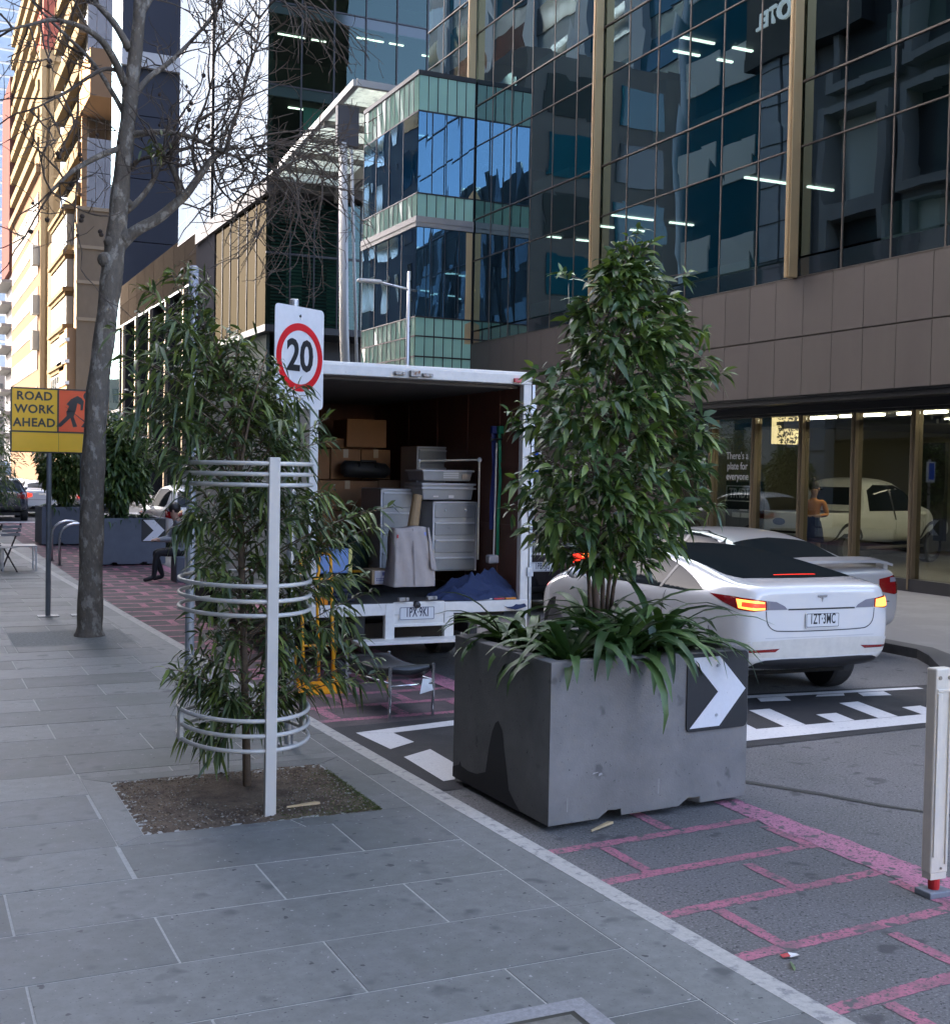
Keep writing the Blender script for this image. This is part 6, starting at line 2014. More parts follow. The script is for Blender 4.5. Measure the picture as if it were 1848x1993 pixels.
# projecting glass box
GX0, GY0, GY1 = 12.8, 31.36, 35.7
gb = thing('glass_bay', 'pale green glass box projecting over the street from the dark office building', 'building', ((GX0 + XF) / 2, 33.5, 0))
FRIT = mat('fritted_glass', (.30, .53, .41), .12, spec=.4, coat=.25, var=.05, vs=2)
GLB = glass('bay_glass', (.10, .17, .17), .45, .40, wav=.12, wscale=.5, gcol=(.34, .58, .82), dist=.035)  # deep blue of the mirrored sky is put into the reflection colour
rows = [(4.0, 5.11, 1), (5.11, 5.67, 1), (5.67, 6.2, 1), (6.2, 8.67, 0), (8.94, 9.58, 1), (9.58, 11.82, 0), (11.82, 12.8, 1)]
for face_ in (0, 1):
    a0_, a1_ = (GX0, XF) if face_ == 0 else (GY0, GY1)
    for z0, z1, fr in rows:
        mb = MB()
        nseg = (6 if fr else 4) if face_ == 0 else (12 if fr else 4)
        for k in range(nseg):
            p0, p1 = a0_ + (a1_ - a0_) * k / nseg + .012, a0_ + (a1_ - a0_) * (k + 1) / nseg - .012
            o_ = [random.uniform(-.008, .008) for _ in range(4)]
            if face_ == 0: mb.quad((p0, GY0 + o_[0], z0), (p1, GY0 + o_[1], z0), (p1, GY0 + o_[2], z1), (p0, GY0 + o_[3], z1))
            else: mb.quad((GX0 + o_[0], p0, z0), (GX0 + o_[1], p1, z0), (GX0 + o_[2], p1, z1), (GX0 + o_[3], p0, z1))
            if face_ == 0: mb.box(p1, p1 + .024, GY0 - .012, GY0 + .03, z0, z1, 1)
            else: mb.box(GX0 - .012, GX0 + .03, p1, p1 + .024, z0, z1, 1)
        if face_ == 0: mb.box(GX0, XF, GY0 - .014, GY0 + .03, z1 - .02, z1 + .02, 1)
        else: mb.box(GX0 - .014, GX0 + .03, GY0, GY1, z1 - .02, z1 + .02, 1)
        wpart(mb, 'spandrel' if fr else 'window', [FRIT if fr else GLB, BLACKM], gb)
wpart(MB().box(GX0 - .05, XF, GY0 - .05, GY1 + .05, 8.66, 8.95).box(GX0 - .07, XF, GY0 - .07, GY1 + .07, 8.78, 8.80), 'steel_band', mat('bay_steel', (.30, .29, .28), .45, .5, var=.15, vs=2), gb)
wpart(MB().box(GX0 - .03, XF, GY0 - .03, GY1 + .03, 12.8, 12.92).box(GX0 + .05, XF, GY0 + .05, GY1, 3.95, 4.05).box(XF - .15, XF, GY0 + .1, GY1, 4.05, 12.8).box(GX0 + .2, XF - .1, GY1 - .1, GY1, 4.05, 12.8), 'roof', BLACKM, gb)
wpart(MB().box(GX0 + .1, XF - .15, GY0 + .1, GY1 - .1, 5.7, 5.95).box(GX0 + .1, XF - .15, GY0 + .1, GY1 - .1, 9.0, 9.3), 'floor_slab', SLABI, gb)

# raking glass canopy and its leaning column
ca = thing('glass_canopy', 'white framed glass canopy sloping up over the plaza behind the glass box', 'canopy', (17, 47, 0))
q0, q1 = Vector((14.5, 52.3, 14.55)), Vector((14.5, 41.4, 15.55))
ex = Vector((4.9, 0, -.05))
WSTEEL = mat('canopy_steel', (.52, .52, .48), .45, .2)
CG = mat('canopy_glass', (.42, .47, .38), .4, var=.35, vs=3, col2=(.24, .28, .23), c2s=2.5, c2lo=.5, c2hi=.6)
_t = CG.node_tree
_tl = _t.nodes.new('ShaderNodeBsdfTranslucent')
_t.links.new(_t.nodes['Principled BSDF'].inputs['Base Color'].links[0].from_socket, _tl.inputs[0])
_mx = _t.nodes.new('ShaderNodeMixShader'); _mx.inputs[0].default_value = .75
_t.links.new(_t.nodes['Principled BSDF'].outputs[0], _mx.inputs[1]); _t.links.new(_tl.outputs[0], _mx.inputs[2])
_t.links.new(_mx.outputs[0], _t.nodes['Material Output'].inputs[0])
mb = MB(); mb.quad(q0, q0 + ex, q1 + ex, q1)
wpart(mb, 'glazing', CG, ca)
mb = MB()
for a_, b_, w_ in ((q0, q1, .22), (q1, q1 + ex, .2), (q0, q0 + ex, .2)): mb.bar(a_ + Vector((0, 0, .05)), b_ + Vector((0, 0, .05)), w_, .24)
wpart(mb, 'edge_frame', WSTEEL, ca)
mb = MB()
for k in range(1, 6):
    a_ = q0.lerp(q1, k / 6); mb.bar(a_ - Vector((0, 0, .14)), a_ + ex - Vector((0, 0, .14)), .16, .22)
mb.bar(q0 + ex * .62 - Vector((0, 0, .5)), q1 + ex * .62 - Vector((0, 0, .5)), .35, .55)
wpart(mb, 'rafter', mat('canopy_rafter', (.20, .19, .175), .5, .2), ca)
mb = MB().box(14.3, 14.75, 52.3, 66.5, 13.9, 14.6).box(14.75, 19.5, 52.3, 66, 14.05, 14.5)
wpart(mb, 'fascia_beam', mat('dark_fascia', (.06, .05, .045), .5), ca)
co_ = thing('canopy_column', 'leaning round white steel column carrying the glass canopy', 'column', (14.75, 42.0, 0))
MB().tube([(0, 0, 0), (-.35, 0, 7), (-.5, 0, 13.6)], [.16, .17, .15], 14).tube([(.42, 0, 0), (.0, 0, 9), (-.2, 0, 13.8)], .06, 8).build('shaft', WSTEEL, co_, smooth=True)
MB().box(-.75, .05, -.12, .12, 13.5, 14.9).build('head', mat('dark_head', (.08, .08, .085), .5), co_)

# glass tower behind the plaza
GT = thing('glass_tower', 'tall green-tinted glass tower behind the plaza canopy, its street side mirroring the sky', 'building', (24, 62, 0))
TG = glass('tower_glass', (.30, .46, .40), .12, .35, wav=.12, wscale=.5, gcol=(.30, .42, .38), dist=.03)
TS = glass('tower_street_glass', (.1, .13, .14), .35, .25, wav=.2, wscale=.4, gcol=(.12, .145, .175), dist=.035)
TY0, TY1 = 53.0, 72.0
z = 14.7
fl = 0
wpart(MB().box(XF + .4, 36, TY0 + 6, TY0 + 6.2, 0, 62).box(XF + .35, XF + .5, TY0 + 1, TY1, 0, 62), 'core_wall', mat('tower_core', (.035, .05, .045), .85), GT)
while z < 60:
    h_ = 3.6
    mb = MB()
    for k in range(14):
        xa, xb = XF + k * 1.5 + .03, XF + (k + 1) * 1.5 - .03
        o_ = [random.uniform(-.006, .006) for _ in range(4)]
        mb.quad((xa, TY0 + o_[0], z + .5), (xb, TY0 + o_[1], z + .5), (xb, TY0 + o_[2], z + h_), (xa, TY0 + o_[3], z + h_))
        mb.quad((xa, TY0 + .01, z), (xb, TY0 + .01, z), (xb, TY0 + .01, z + .5), (xa, TY0 + .01, z + .5), 2)
        mb.box(xb, xb + .06, TY0 - .06, TY0 + .05, z, z + h_, 1)
        if k in (1, 5, 9): mb.box(xa + .2, xb, TY0 + .35, TY0 + .4, z + .55, z + h_ - .2, 3) if (fl * 3 + k) % 4 == 1 else None
    mb.box(XF, XF + 21, TY0 - .03, TY0 + .05, z + .47, z + .53, 1)
    wpart(mb, 'window', [TG, BLACKM, mat('tower_spandrel', (.02, .04, .038), .1, spec=.8), mat('green_blind', (.22, .42, .34), .7)], GT)
    mb = MB()
    for k in range(8):
        ya, yb = TY0 + (TY1 - TY0) * k / 8 + .02, TY0 + (TY1 - TY0) * (k + 1) / 8 - .02
        o_ = [random.uniform(-.01, .01) for _ in range(4)]
        mb.quad((XF + o_[0], ya, z), (XF + o_[1], yb, z), (XF + o_[2], yb, z + h_), (XF + o_[3], ya, z + h_))
    mb.box(XF - .08, XF, TY0 + 10.5, TY0 + 10.75, z, z + h_, 1).box(XF - .02, XF + .03, TY0, TY1, z - .03, z + .03, 1).box(XF - .01, XF + .03, TY0, TY1, z + 1.1, z + 1.13, 1)
    for k in range(1, 8): mb.box(XF - .01, XF + .03, TY0 + (TY1 - TY0) * k / 8 - .02, TY0 + (TY1 - TY0) * k / 8 + .02, z, z + h_, 1)
    wpart(mb, 'street_window', [TS, BLACKM], GT)
    wpart(MB().box(XF + .3, 36, TY0 + .3, TY0 + 6, z, z + .35), 'floor_slab', SLABI, GT)
    if fl < 7:
        for k in range(5):
            x = XF + 1.5 + 3.1 * k + random.uniform(-.5, .5); y = TY0 + random.uniform(1, 4)
            wpart(MB().box(x, x + 1.3, y, y + .07, z - .06, z - .01).box(x + 1.6, x + 2.3, y, y + .07, z - .06, z - .01), 'ceiling_light', TUBE, GT)
    z += h_
    fl += 1
wpart(MB().box(XF, 36, TY0, TY1, 60.5, 61).box(35.8, 36, TY0, TY1, 0, 60), 'roof', INT, GT)
mb = MB()
for k in range(9):
    xa, xb = XF + k * 1.1 + .02, XF + (k + 1) * 1.1 - .03
    mb.quad((xa, TY0, 8.3), (xb, TY0, 8.3), (xb, TY0, 14), (xa, TY0, 14)).box(xb, xb + .06, TY0 - .05, TY0 + .05, 8.3, 14, 1)
mb.box(XF, 25, TY0 - .04, TY0 + .04, 11.4, 11.5, 1)
wpart(mb, 'lower_window', [TG, BLACKM], GT)
mb = MB()
for k in range(36): mb.box(XF + .4, 24.5, TY0 + .5, TY0 + .62, 8.4 + k * .155, 8.45 + k * .155)
wpart(mb, 'louvre', mat('teal_louvre', (.04, .12, .11), .5), GT)
mb = MB()
for k in range(6): mb.box(XF + 1.2 + k * 1.9, XF + 1.9 + k * 1.9, TY0 + .8, TY0 + .9, 8.6, 11.2)
wpart(mb, 'blind', mat('green_blind', (.22, .42, .34), .7), GT)
mb = MB()
for k in range(6):
    ya, yb = TY0 + k * 1.6 + .02, TY0 + (k + 1) * 1.6 - .02
    mb.quad((XF, ya, 8.3), (XF, yb, 8.3), (XF, yb, 13.9), (XF, ya, 13.9)).box(XF - .03, XF + .03, yb, yb + .05, 8.3, 13.9, 1)
wpart(mb, 'street_window', [glass('gold_reflection_glass', (.1, .12, .1), .35, .3, wav=.25, wscale=.5, gcol=(.045, .038, .026), dist=.04), BLACKM], GT)  # golden reflection of a sunlit front is put into the gloss tint
wpart(MB().box(XF, 36, TY0, TY0 + 9.6, 8.0, 8.3).box(XF + 2, 36, TY0 + 3, TY0 + 3.2, 0, 8), 'soffit', BLACKM, GT)

# brown stone podium with grey pier
pd = thing('stone_podium', 'low brown stone-clad building with a dark grey pier beyond the glass tower', 'building', (17, 78, 0))
wpart(MB().box(XF - .05, 17.5, 62.6, 66.9, 0, 13.9), 'grey_pier', mat('grey_stone', (.05, .05, .056), .7, spec=0., var=.1, vs=1.2), pd)
mb = MB(); tn = []
for z0, z1 in ((12.15, 13.55), (13.57, 14.95)):
    y = 66.9
    while y < 92.5:
        mb.box(XF, 17, y + .02, min(y + 3.1, 92.6), z0, z1); tn += [random.random()] * 8
        y += 3.15
toned(mb, 'stone_band', mat('podium_stone', (.062, .051, .041), .75, spec=0., var=.15, vs=2, tone=(.085, .07, .055)), pd, tn)
wpart(MB().box(XF + .6, 20, 66.9, 92.5, 0, 12.1).box(XF, 20, 66.9, 92.5, 12.0, 12.14), 'dark_front', mat('dark_front', (.02, .02, .022), .3), pd)
for k in range(5):
    y = 69 + k * 5.2
    wpart(MB().box(XF - .05, XF + .6, y, y + .9, 0, 12.0), 'stone_pier', mat('dark_pier', (.04, .04, .042), .6, spec=0.), pd)
    wpart(MB().box(XF - .08, XF + .2, y + 1.0, y + 1.25, 0, 12.0), 'bronze_post', GOLD, pd)

NV = thing('navy_tower', 'dark navy panelled tower with a pale band, rising beyond the stone podium', 'building', (20, 95, 0))
mb = MB()
zb_ = at(290, 118, 92.6).z
for k in range(15):
    z0 = 0 + k * 4.6
    mb.box(XF, 26, 92.6, 97.4, z0 + .03, z0 + 4.57)
wpart(mb, 'panel_wall', mat('navy_panel', (.022, .026, .042), .5, var=.1, vs=.6), NV)
wpart(MB().box(XF - .1, 26, 92.2, 92.6, zb_ - .6, zb_ + .5), 'pale_band', mat('pale_band', (.5, .5, .5), .6), NV)
mb = MB()
for k in range(22): mb.quad((XF - .02, 92.7, k * 3 + .1), (XF - .02, 97.3, k * 3 + .1), (XF - .02, 97.3, k * 3 + 2.9), (XF - .02, 92.7, k * 3 + 2.9))
wpart(mb, 'glass_strip', glass('navy_strip_glass', (.05, .1, .1), .5, .3, wav=.3, wscale=.5, gcol=(.45, .65, .68)), NV)

# sunlit buildings far up the right side
CREAM_W = mat('cream_render', (.12, .09, .056), .8, spec=0., var=.08, vs=.6)
TAN_W = mat('tan_render', (.20, .15, .10), .85, spec=0., var=.12, vs=1.2, stretch=(1, 1, .4))
PINK_W = mat('pink_render', (.095, .062, .043), .85, spec=0., var=.06, vs=.6)
WINW = glass('pale_window', (.3, .3, .3), .5, .3, wav=.2, wscale=.3, gcol=(.5, .54, .6))
WIND = mat('dark_window', (.05, .05, .05), .1, spec=.8)
TB = thing('tan_corner_building', 'tan building with stacked white-framed bay windows and cream ledges far up the right side', 'building', (18, 120, 0))
zt_ = at(190, 405, 113).z
wpart(MB().box(13.95, 30, 113, 136, 0, zt_), 'wall', TAN_W, TB)
for yy in (405, 480, 548, 620):
    zz = at(190, yy, 113).z; wpart(MB().box(13.9, 20, 112.85, 113, zz - .25, zz + .05), 'string_course', mat('tan_ledge', (.3, .23, .15), .8, spec=0.), TB)
for k, yy in enumerate((415, 500, 570, 640, 710)):
    zz = at(137, yy, 119).z
    wpart(MB().box(13.0, 13.95, 115, 127.5, zz - .35, zz + .05).box(13.2, 13.95, 115.3, 127, zz - .7, zz - .35), 'ledge', CREAM_W, TB)
    w_ = MB().box(13.35, 13.95, 115.2, 127, zz - 3.5, zz - .75); wb_ = wpart(w_, 'bay_window', mat('white_bay', (.19, .19, .175), .5, spec=0.), TB)
    mb = MB()
    for q in range(7): mb.box(13.33, 13.36, 115.5 + q * 1.65, 116.7 + q * 1.65, zz - 3.3, zz - 1.0)
    off = Vector(TB.location)
    mb.move(-off).build('pane', WINW, wb_)
wpart(MB().box(13.9, 14.0, 128, 136, 0, zt_), 'cream_wall', CREAM_W, TB)
wpart(MB().box(13.2, 13.95, 113.2, 119, 4, at(150, 640, 114).z), 'balcony_bay', mat('orange_render', (.26, .16, .09), .8, spec=0.), TB)
mb = MB()
for k in range(5): mb.box(13.0, 13.4, 113.1, 119.2, 5.2 + k * 1.9, 5.5 + k * 1.9)
wpart(mb, 'balcony_rail', WHITEP, TB)

UG = thing('pale_glass_block', 'pale sky-reflecting glass block with an orange soffit above the tan building', 'building', (20, 118, 0))
mb = MB()
for k in range(9): mb.quad((15.0 + k * .8, 115, zt_), (15.75 + k * .8, 115, zt_), (15.75 + k * .8, 115, 62), (15.0 + k * .8, 115, 62))
for k in range(8): mb.quad((14.9, 115.1 + k * 2.4, zt_), (14.9, 117.4 + k * 2.4, zt_), (14.9, 117.4 + k * 2.4, 62), (14.9, 115.1 + k * 2.4, 62))
wpart(mb, 'glazing', glass('pale_block_glass', (.2, .2, .2), .6, .15, wav=.25, wscale=.3, gcol=(.5, .58, .68)), UG)
wpart(MB().box(15.2, 30, 115.3, 134, zt_, 62), 'inner_wall', mat('pale_inner', (.55, .56, .56), .7), UG)
wpart(MB().box(14.5, 14.95, 114.6, 115.1, zt_, 33), 'orange_fin', mat('orange_render', (.26, .16, .09), .8, spec=0.), UG)
wpart(MB().box(14.3, 20, 108, 115, 33, 37), 'soffit_box', mat('orange_render', (.26, .16, .09), .8, spec=0.), UG)
mb = MB()
for k in range(10): mb.prism([(14.2, 115, 26 + k * 3.6), (14.2, 134, 26 + k * 3.6), (14.2, 134, 27.2 + k * 3.6), (14.2, 115, 27.2 + k * 3.6)], (.7, 0, 0))
wpart(mb, 'spandrel', CREAM_W, UG)

CT = thing('cream_tower', 'tall cream tower with vertical pilasters and a red-brown upper block', 'building', (17, 153, 0))
zc_ = at(110, 100, 150).z
wpart(MB().box(14.55, 24, 150, 158, 0, zc_), 'wall', CREAM_W, CT)
mb = MB()
for x in (14.5, 15.35, 17.6): mb.box(x, x + .5, 149.7, 150, 0, zc_)
for k in range(7): mb.box(15.8, 17.6, 149.85, 150, 8 + k * 5.4, 8.35 + k * 5.4)
wpart(mb, 'pilaster', mat('cream_trim', (.145, .112, .072), .8, spec=0.), CT)
wpart(MB().box(14.3, 24, 149.6, 158, zc_ - 1.2, zc_), 'cornice', mat('cream_trim', (.145, .112, .072), .8, spec=0.), CT)
wpart(MB().box(14.7, 24, 150.3, 158, zc_, 82), 'upper_block', mat('red_brown', (.16, .055, .045), .8, spec=0., var=.12, vs=.8, stretch=(1, 1, .2)), CT)

PB = thing('pink_building', 'sunlit pinkish building with long rows of windows and a pediment, below the balcony block', 'building', (20, 170, 0))
wpart(MB().box(14.5, 30, 158, 190, 0, 36.5), 'wall', PINK_W, PB)
wpart(MB().box(14.0, 14.5, 150.5, 190, 35.6, 36.6), 'cornice', mat('pink_trim', (.12, .082, .055), .8, spec=0.), PB)
wpart(MB().box(14.5, 30, 150.2, 158, 0, 35.6), 'end_wall', PINK_W, PB)
for z0, z1 in ((30.2, 33.6), (27.4, 29.2), (24.2, 26.2), (20.9, 22.7), (17.4, 19.3), (13.0, 15.6), (9, 11), (5, 7.4)):
    mb = MB().box(14.44, 14.5, 152, 188.5, z0, z1)
    for k in range(24): mb.box(14.38, 14.5, 152 + k * 1.53, 152.35 + k * 1.53, z0, z1, 1)
    wpart(mb, 'window_row', [mat('shaded_pane', (.05, .045, .04), .4), mat('pink_frame', (.14, .10, .07), .8)], PB)
for k, z0 in enumerate((25.0, 19.3, 15.2)):
    wpart(MB().box(13.7, 14.5, 150.5, 152.2, z0, z0 + 2.2), 'air_unit', mat('air_unit', (.16, .16, .155), .7), PB)
BB = thing('balcony_block', 'cream balcony apartment block rising above the pink building', 'building', (20, 172, 38))
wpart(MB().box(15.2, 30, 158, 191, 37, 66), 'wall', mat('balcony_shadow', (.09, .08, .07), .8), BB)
for k in range(8):
    z0 = 39 + k * 3.3
    wpart(MB().box(14.3, 15.2, 152.5, 191, z0, z0 + 1.15), 'balcony', CREAM_W, BB)
wpart(MB().box(14.6, 15.6, 151.8, 153, 36, 66), 'end_wall', mat('cream_trim', (.145, .112, .072), .8, spec=0.), BB)
BR = thing('brown_tower', 'dark red-brown slab tower at the far left end of the street', 'building', (20, 193, 0))
wpart(MB().box(14.2, 24, 191.5, 206, 30, 58), 'upper_wall', mat('dark_brown', (.07, .035, .032), .7, spec=0., var=.15, vs=.5, stretch=(1, 1, .15)), BR)
wpart(MB().box(14.8, 24, 191.5, 206, 0, 30), 'lower_wall', mat('pale_lower', (.11, .11, .115), .8, spec=0.), BR)
mb = MB()
for k in range(8): mb.box(13.2, 14.8, 192, 205, 6 + k * 3.2, 6.4 + k * 3.2)
wpart(mb, 'balcony', mat('balcony_slab', (.18, .18, .18), .7, spec=0.), BR)
FE = thing('end_building', 'pale old stone building closing the far end of the street', 'building', (2, 265, 0))
wpart(MB().box(-30, 40, 265, 280, 0, 20), 'wall', mat('pale_stone', (.26, .22, .18), .85, spec=0., var=.15, vs=.3), FE)
mb = MB()
for k in range(14):
    for z in (5, 10, 15): mb.box(-28 + k * 5, -26.4 + k * 5, 264.8, 265, z, z + 3)
wpart(mb, 'window_grid', WIND, FE)
GE = thing('blue_glass_tower', 'far pale blue glass tower behind the brown tower at the street end', 'building', (20, 300, 0))
mb = MB()
for k in range(40): mb.box(8, 40, 300, 330, k * 3, k * 3 + 2.4, 0).box(8.3, 39.7, 300.3, 329.7, k * 3 + 2.4, k * 3 + 3, 1)
wpart(mb, 'glass_wall', [mat('pale_blue_glass', (.30, .38, .46), .4), WHITEP], GE)

# street lamp by the right kerb
sl = thing('street_lamp', 'slim grey street lamp pole with flat lamp head on a short arm', 'street lamp', (10.85, 27, 0))
ztop = at(790, 527, 27).z; za_ = at(792, 562, 27).z
xl_ = at(700, 556, 27).x - 10.85
MB().lathe([(.07, 0), (.06, 3), (.045, ztop)], n=12).build('pole', STEEL, sl, smooth=True)
MB().tube([(.2, 0, za_ - .03), (0, 0, za_), (xl_ * .6, 0, za_ + .1)], .026, 8).build('arm', STEEL, sl, smooth=True)
MB().box(xl_ - .05, xl_ * .58, -.1, .1, za_ + .07, za_ + .15).build('lamp_head', WHITEP, sl, bevel=.03)
bs_ = thing('parking_sign', 'blue and white parking sign on a thin post behind the right edge of the truck', 'road sign', (10.75, 19.8, .03))
a_, b_ = at(1029, 880, 19.8), at(1039, 928, 19.8)
xo = a_.x - 10.75
bs_.location.x = a_.x + .1
MB().lathe([(.03, 0), (.03, b_.z + .5)], n=10).build('post', STEEL, bs_)
MB().box(-.11, .13, -.05, -.035, b_.z, a_.z).build('panel', WHITEP, bs_)
MB().box(-.09, .07, -.055, -.0505, b_.z + .06, a_.z - .03).build('blue_field', mat('sign_blue', (.01, .09, .55), .4), bs_)

# ---------------------------------------------------------------- buildings on the left side (seen in the reflections, and shading the street)
DKF = mat('charcoal_cladding', (.125, .115, .108), .55, var=.08, vs=.6)
GRT = mat('grey_tile', (.30, .31, .32), .5, var=.06, vs=.5)
TEALW = mat('teal_window', (.012, .085, .115), .06, spec=.8)
CRW = mat('cream_blind', (.52, .51, .44), .7)
LX = -2.6
LB = thing('dark_hotel', 'dark grey hotel with projecting framed bays on the left side, mirrored in the glass facade', 'building', (-10, 38, 0))
wpart(MB().box(-18, LX, 20, 40.5, 3.5, 40).box(-18, LX - 2, 20, 40.5, 0, 3.5), 'wall', DKF, LB)
wpart(MB().box(-18, LX - .15, 40.5, 47, 0, 34), 'glass_wing', TEALW, LB)
for k, y in enumerate((20.8, 24.8, 28.8, 32.8)):
    for j, z in enumerate((4.5, 8.2, 12.0, 16.5, 21, 25.5, 30)):
        f_ = MB()
        d_ = .9 if (k + j) % 3 else .5
        for b_ in ((y, y + .35, z, z + 3.2), (y + 3.0, y + 3.35, z, z + 3.2), (y, y + 3.35, z + 3.2, z + 3.5), (y, y + 3.35, z - .3, z)):
            f_.box(LX, LX + d_, *b_)
        fr = wpart(f_, 'window_frame', mat('bay_frame', (.21, .195, .185), .5), LB)
        p_ = MB().box(LX + .02, LX + .06, y + .35, y + 3.0, z, z + 3.2)
        p_.move(-Vector(LB.location)).build('pane', (TEALW, WIND, CRW)[(k * 2 + j) % 3 if (k + j) % 2 else 1], fr)
mb = MB()
for y in (37.6, 38.9): mb.box(LX, LX + .5, y, y + 1.15, 0, 40)
for k in range(26): mb.box(LX + .49, LX + .52, 37.6, 40.05, k * 1.5, k * 1.5 + .05, 1)
wpart(mb, 'tile_column', [GRT, BLACKM], LB)
for j, z in enumerate((2.5, 6.5, 10.5, 14.5, 18.5, 22.5)):
    wpart(MB().box(LX - .16, LX - .08, 41.2, 43.4, z, z + 1.6).box(LX - .16, LX - .08, 44.2, 46.4, z + .4, z + 1.9), 'blind', CRW, LB)
wpart(MB().box(LX, -1.9, 34.2, 41.0, 18.4, 21.6), 'sign_box', mat('sign_box_dark', (.03, .03, .032), .5), LB)
hot = text_mb('HOTEL', .92, .95, .02, .05, 1.15)
xf(hot, Matrix.Translation((-1.8 - LB.location.x, 38.6 - LB.location.y, 20.0)) @ rotz(R(90))).build('lettering', mat('hotel_white', (.8, .8, .8), .5, emit=(1, 1, 1), es=.05), LB)
L1 = thing('left_shop_row', 'low brown-grey building on the left behind the viewer, seen only as a reflection', 'building', (-10, -20, 0))
wpart(MB().box(-20, LX, -60, 19.5, 0, 19), 'wall', mat('brown_grey', (.15, .135, .12), .8, var=.1, vs=.5), L1)
mb = MB()
for k in range(16):
    for z in (5, 9, 13): mb.box(LX, LX + .05, -58 + k * 4.8, -55.5 + k * 4.8, z, z + 2.2)
wpart(mb, 'window_grid', WIND, L1)
mb = MB()
for k in range(17): mb.box(LX, LX + .5, -59.4 + k * 4.8, -58.7 + k * 4.8, 0, 19)
wpart(mb, 'pier', GRT, L1)
L3 = thing('left_grey_building', 'dark grey stone office block on the left beyond the hotel, mirrored in the glass box', 'building', (-8, 75, 0))
wpart(MB().box(-13, LX, 62, 88, 0, 26), 'wall', mat('left_brown', (.105, .10, .095), .8, var=.12, vs=.4), L3)
for k in range(7):
    for q in range(5): wpart(MB().box(LX, LX + .05, 63 + q * 5.1, 66 + q * 5.1, 2 + k * 3.4, 4.2 + k * 3.4), 'window', WIND if (k + q) % 3 else TEALW, L3)
for k in range(7):
    for q in range(2): wpart(MB().box(-12 + q * 4.6, -8.6 + q * 4.6, 61.95, 62, 2 + k * 3.4, 4.3 + k * 3.4), 'window', WIND if (k + q) % 2 else TEALW, L3)
wpart(MB().box(-13, LX + .1, 47.5, 61.5, 0, 5.5), 'low_wing', TAN_W, L3)
L4 = thing('left_slab_tower', 'tall grey-green slab tower set back on the left, mirrored in the glass facade', 'building', (-24, 78, 0))
wpart(MB().box(-40, -14, 61, 122, 0, 58), 'wall', mat('slab_dark', (.12, .135, .14), .4, var=.1, vs=.2), L4)
for k in range(16):
    wpart(MB().box(-14, -13.9, 62 + (k % 3), 120, 3 + k * 3.5, 5 + k * 3.5).box(-39, -15, 60.9, 61, 3 + k * 3.5, 5 + k * 3.5), 'window_row', TEALW if k % 3 else WIND, L4)
for y in (61.5, 67, 74, 82, 90, 98, 106, 114): wpart(MB().box(-14, -13.4, y, y + 1.4, 0, 58), 'pale_pier', GRT, L4)
B0 = thing('rear_building', 'pale sunlit building block behind the viewer, seen only as a reflection', 'building', (-20, -110, 0))
wpart(MB().box(-80, 30, -125, -105, 0, 17).box(-44, -30, -124, -106, 17, 27), 'wall', mat('rear_pale', (.55, .52, .42), .8), B0)
# ---------------------------------------------------------------- shop front under the stone band
XS = 15.3
sh = thing('shop_front', 'ground floor showroom with bronze framed glass panes under the brown stone band', 'shop', (XS, 18, 0))
SG = glass('shop_glass', (.76, .78, .73), .03, .33, wav=.0, gcol=(.9, .95, .95))
BRZ = mat('bronze_frame', (.20, .155, .10), .4, .5, var=.1, vs=3, stretch=(1, 1, .1))
ym = [15.35 + 1.405 * k for k in range(-6, 6)]
for k, y in enumerate(ym):
    wpart(MB().box(XS - .09, XS + .09, y - .055, y + .055, .12, 3.17).box(XS - .11, XS - .09, y - .012, y + .03, .12, 3.17), 'frame_post', BRZ, sh, bevel=.004)
    if k < len(ym) - 1:
        wpart(MB().box(XS - .006, XS + .006, y + .056, ym[k + 1] - .056, .30, 3.12), 'pane', SG, sh)
wpart(MB().box(XS - .1, XS + .1, ym[0], ym[-1], .02, .30), 'plinth', mat('dark_plinth', (.03, .03, .032), .4), sh)
wpart(MB().box(XS - .12, XS + .12, 4, 37, 3.12, 3.34).box(XS - .25, XS - .05, 4, 37, 3.17, 3.32), 'head', BLACKM, sh)
wpart(MB().box(XS, 26, 5, 24, .0, .11), 'floor', mat('shop_floor', (.20, .18, .14), .35, var=.1, vs=1), sh)
wpart(MB().box(XS, 26, 5, 24, 3.18, 3.25), 'ceiling', mat('shop_ceiling', (.16, .155, .13), .9), sh)
wpart(MB().box(25.8, 26, 5, 24, .1, 3.2).box(XS, 26, 23.8, 24, .1, 3.2).box(XS, 26, 5, 5.2, .1, 3.2).box(22.5, 22.7, 15.2, 18, .1, 3.2), 'back_wall', mat('shop_wall', (.20, .19, .14), .9), sh)
wpart(MB().box(XS, 16.2, ym[-1] + .05, 37, 0, 3.4), 'stone_wall', STONE, sh)
mb = MB()
for k in range(4): mb.box(XS + .35 + k * .13, XS + .40 + k * .13, 15.4, 20.9, 2.98 - .06 * (k % 2), 3.05 - .06 * (k % 2))
wpart(mb, 'ceiling_grille', mat('grille', (.10, .10, .09), .6), sh)
WARM = mat('shop_tube', (1, 1, 1), .5, emit=(1., .91, .72), es=3.2)
for x, y, L in ((16.4, 15.8, 1.1), (16.4, 17.3, 1.1), (16.5, 18.7, 1.1), (18.5, 14.6, 1.3), (18.6, 16.6, 1.3), (20.5, 15.6, 1.3), (20.5, 18.2, 1.3), (16.4, 13.0, 1.2), (18.6, 12.2, 1.2), (22.5, 12.5, 1.3), (23.2, 19, 1.3)):
    wpart(MB().box(x - .05, x + .05, y, y + L, 3.13, 3.17), 'ceiling_light', WARM, sh)
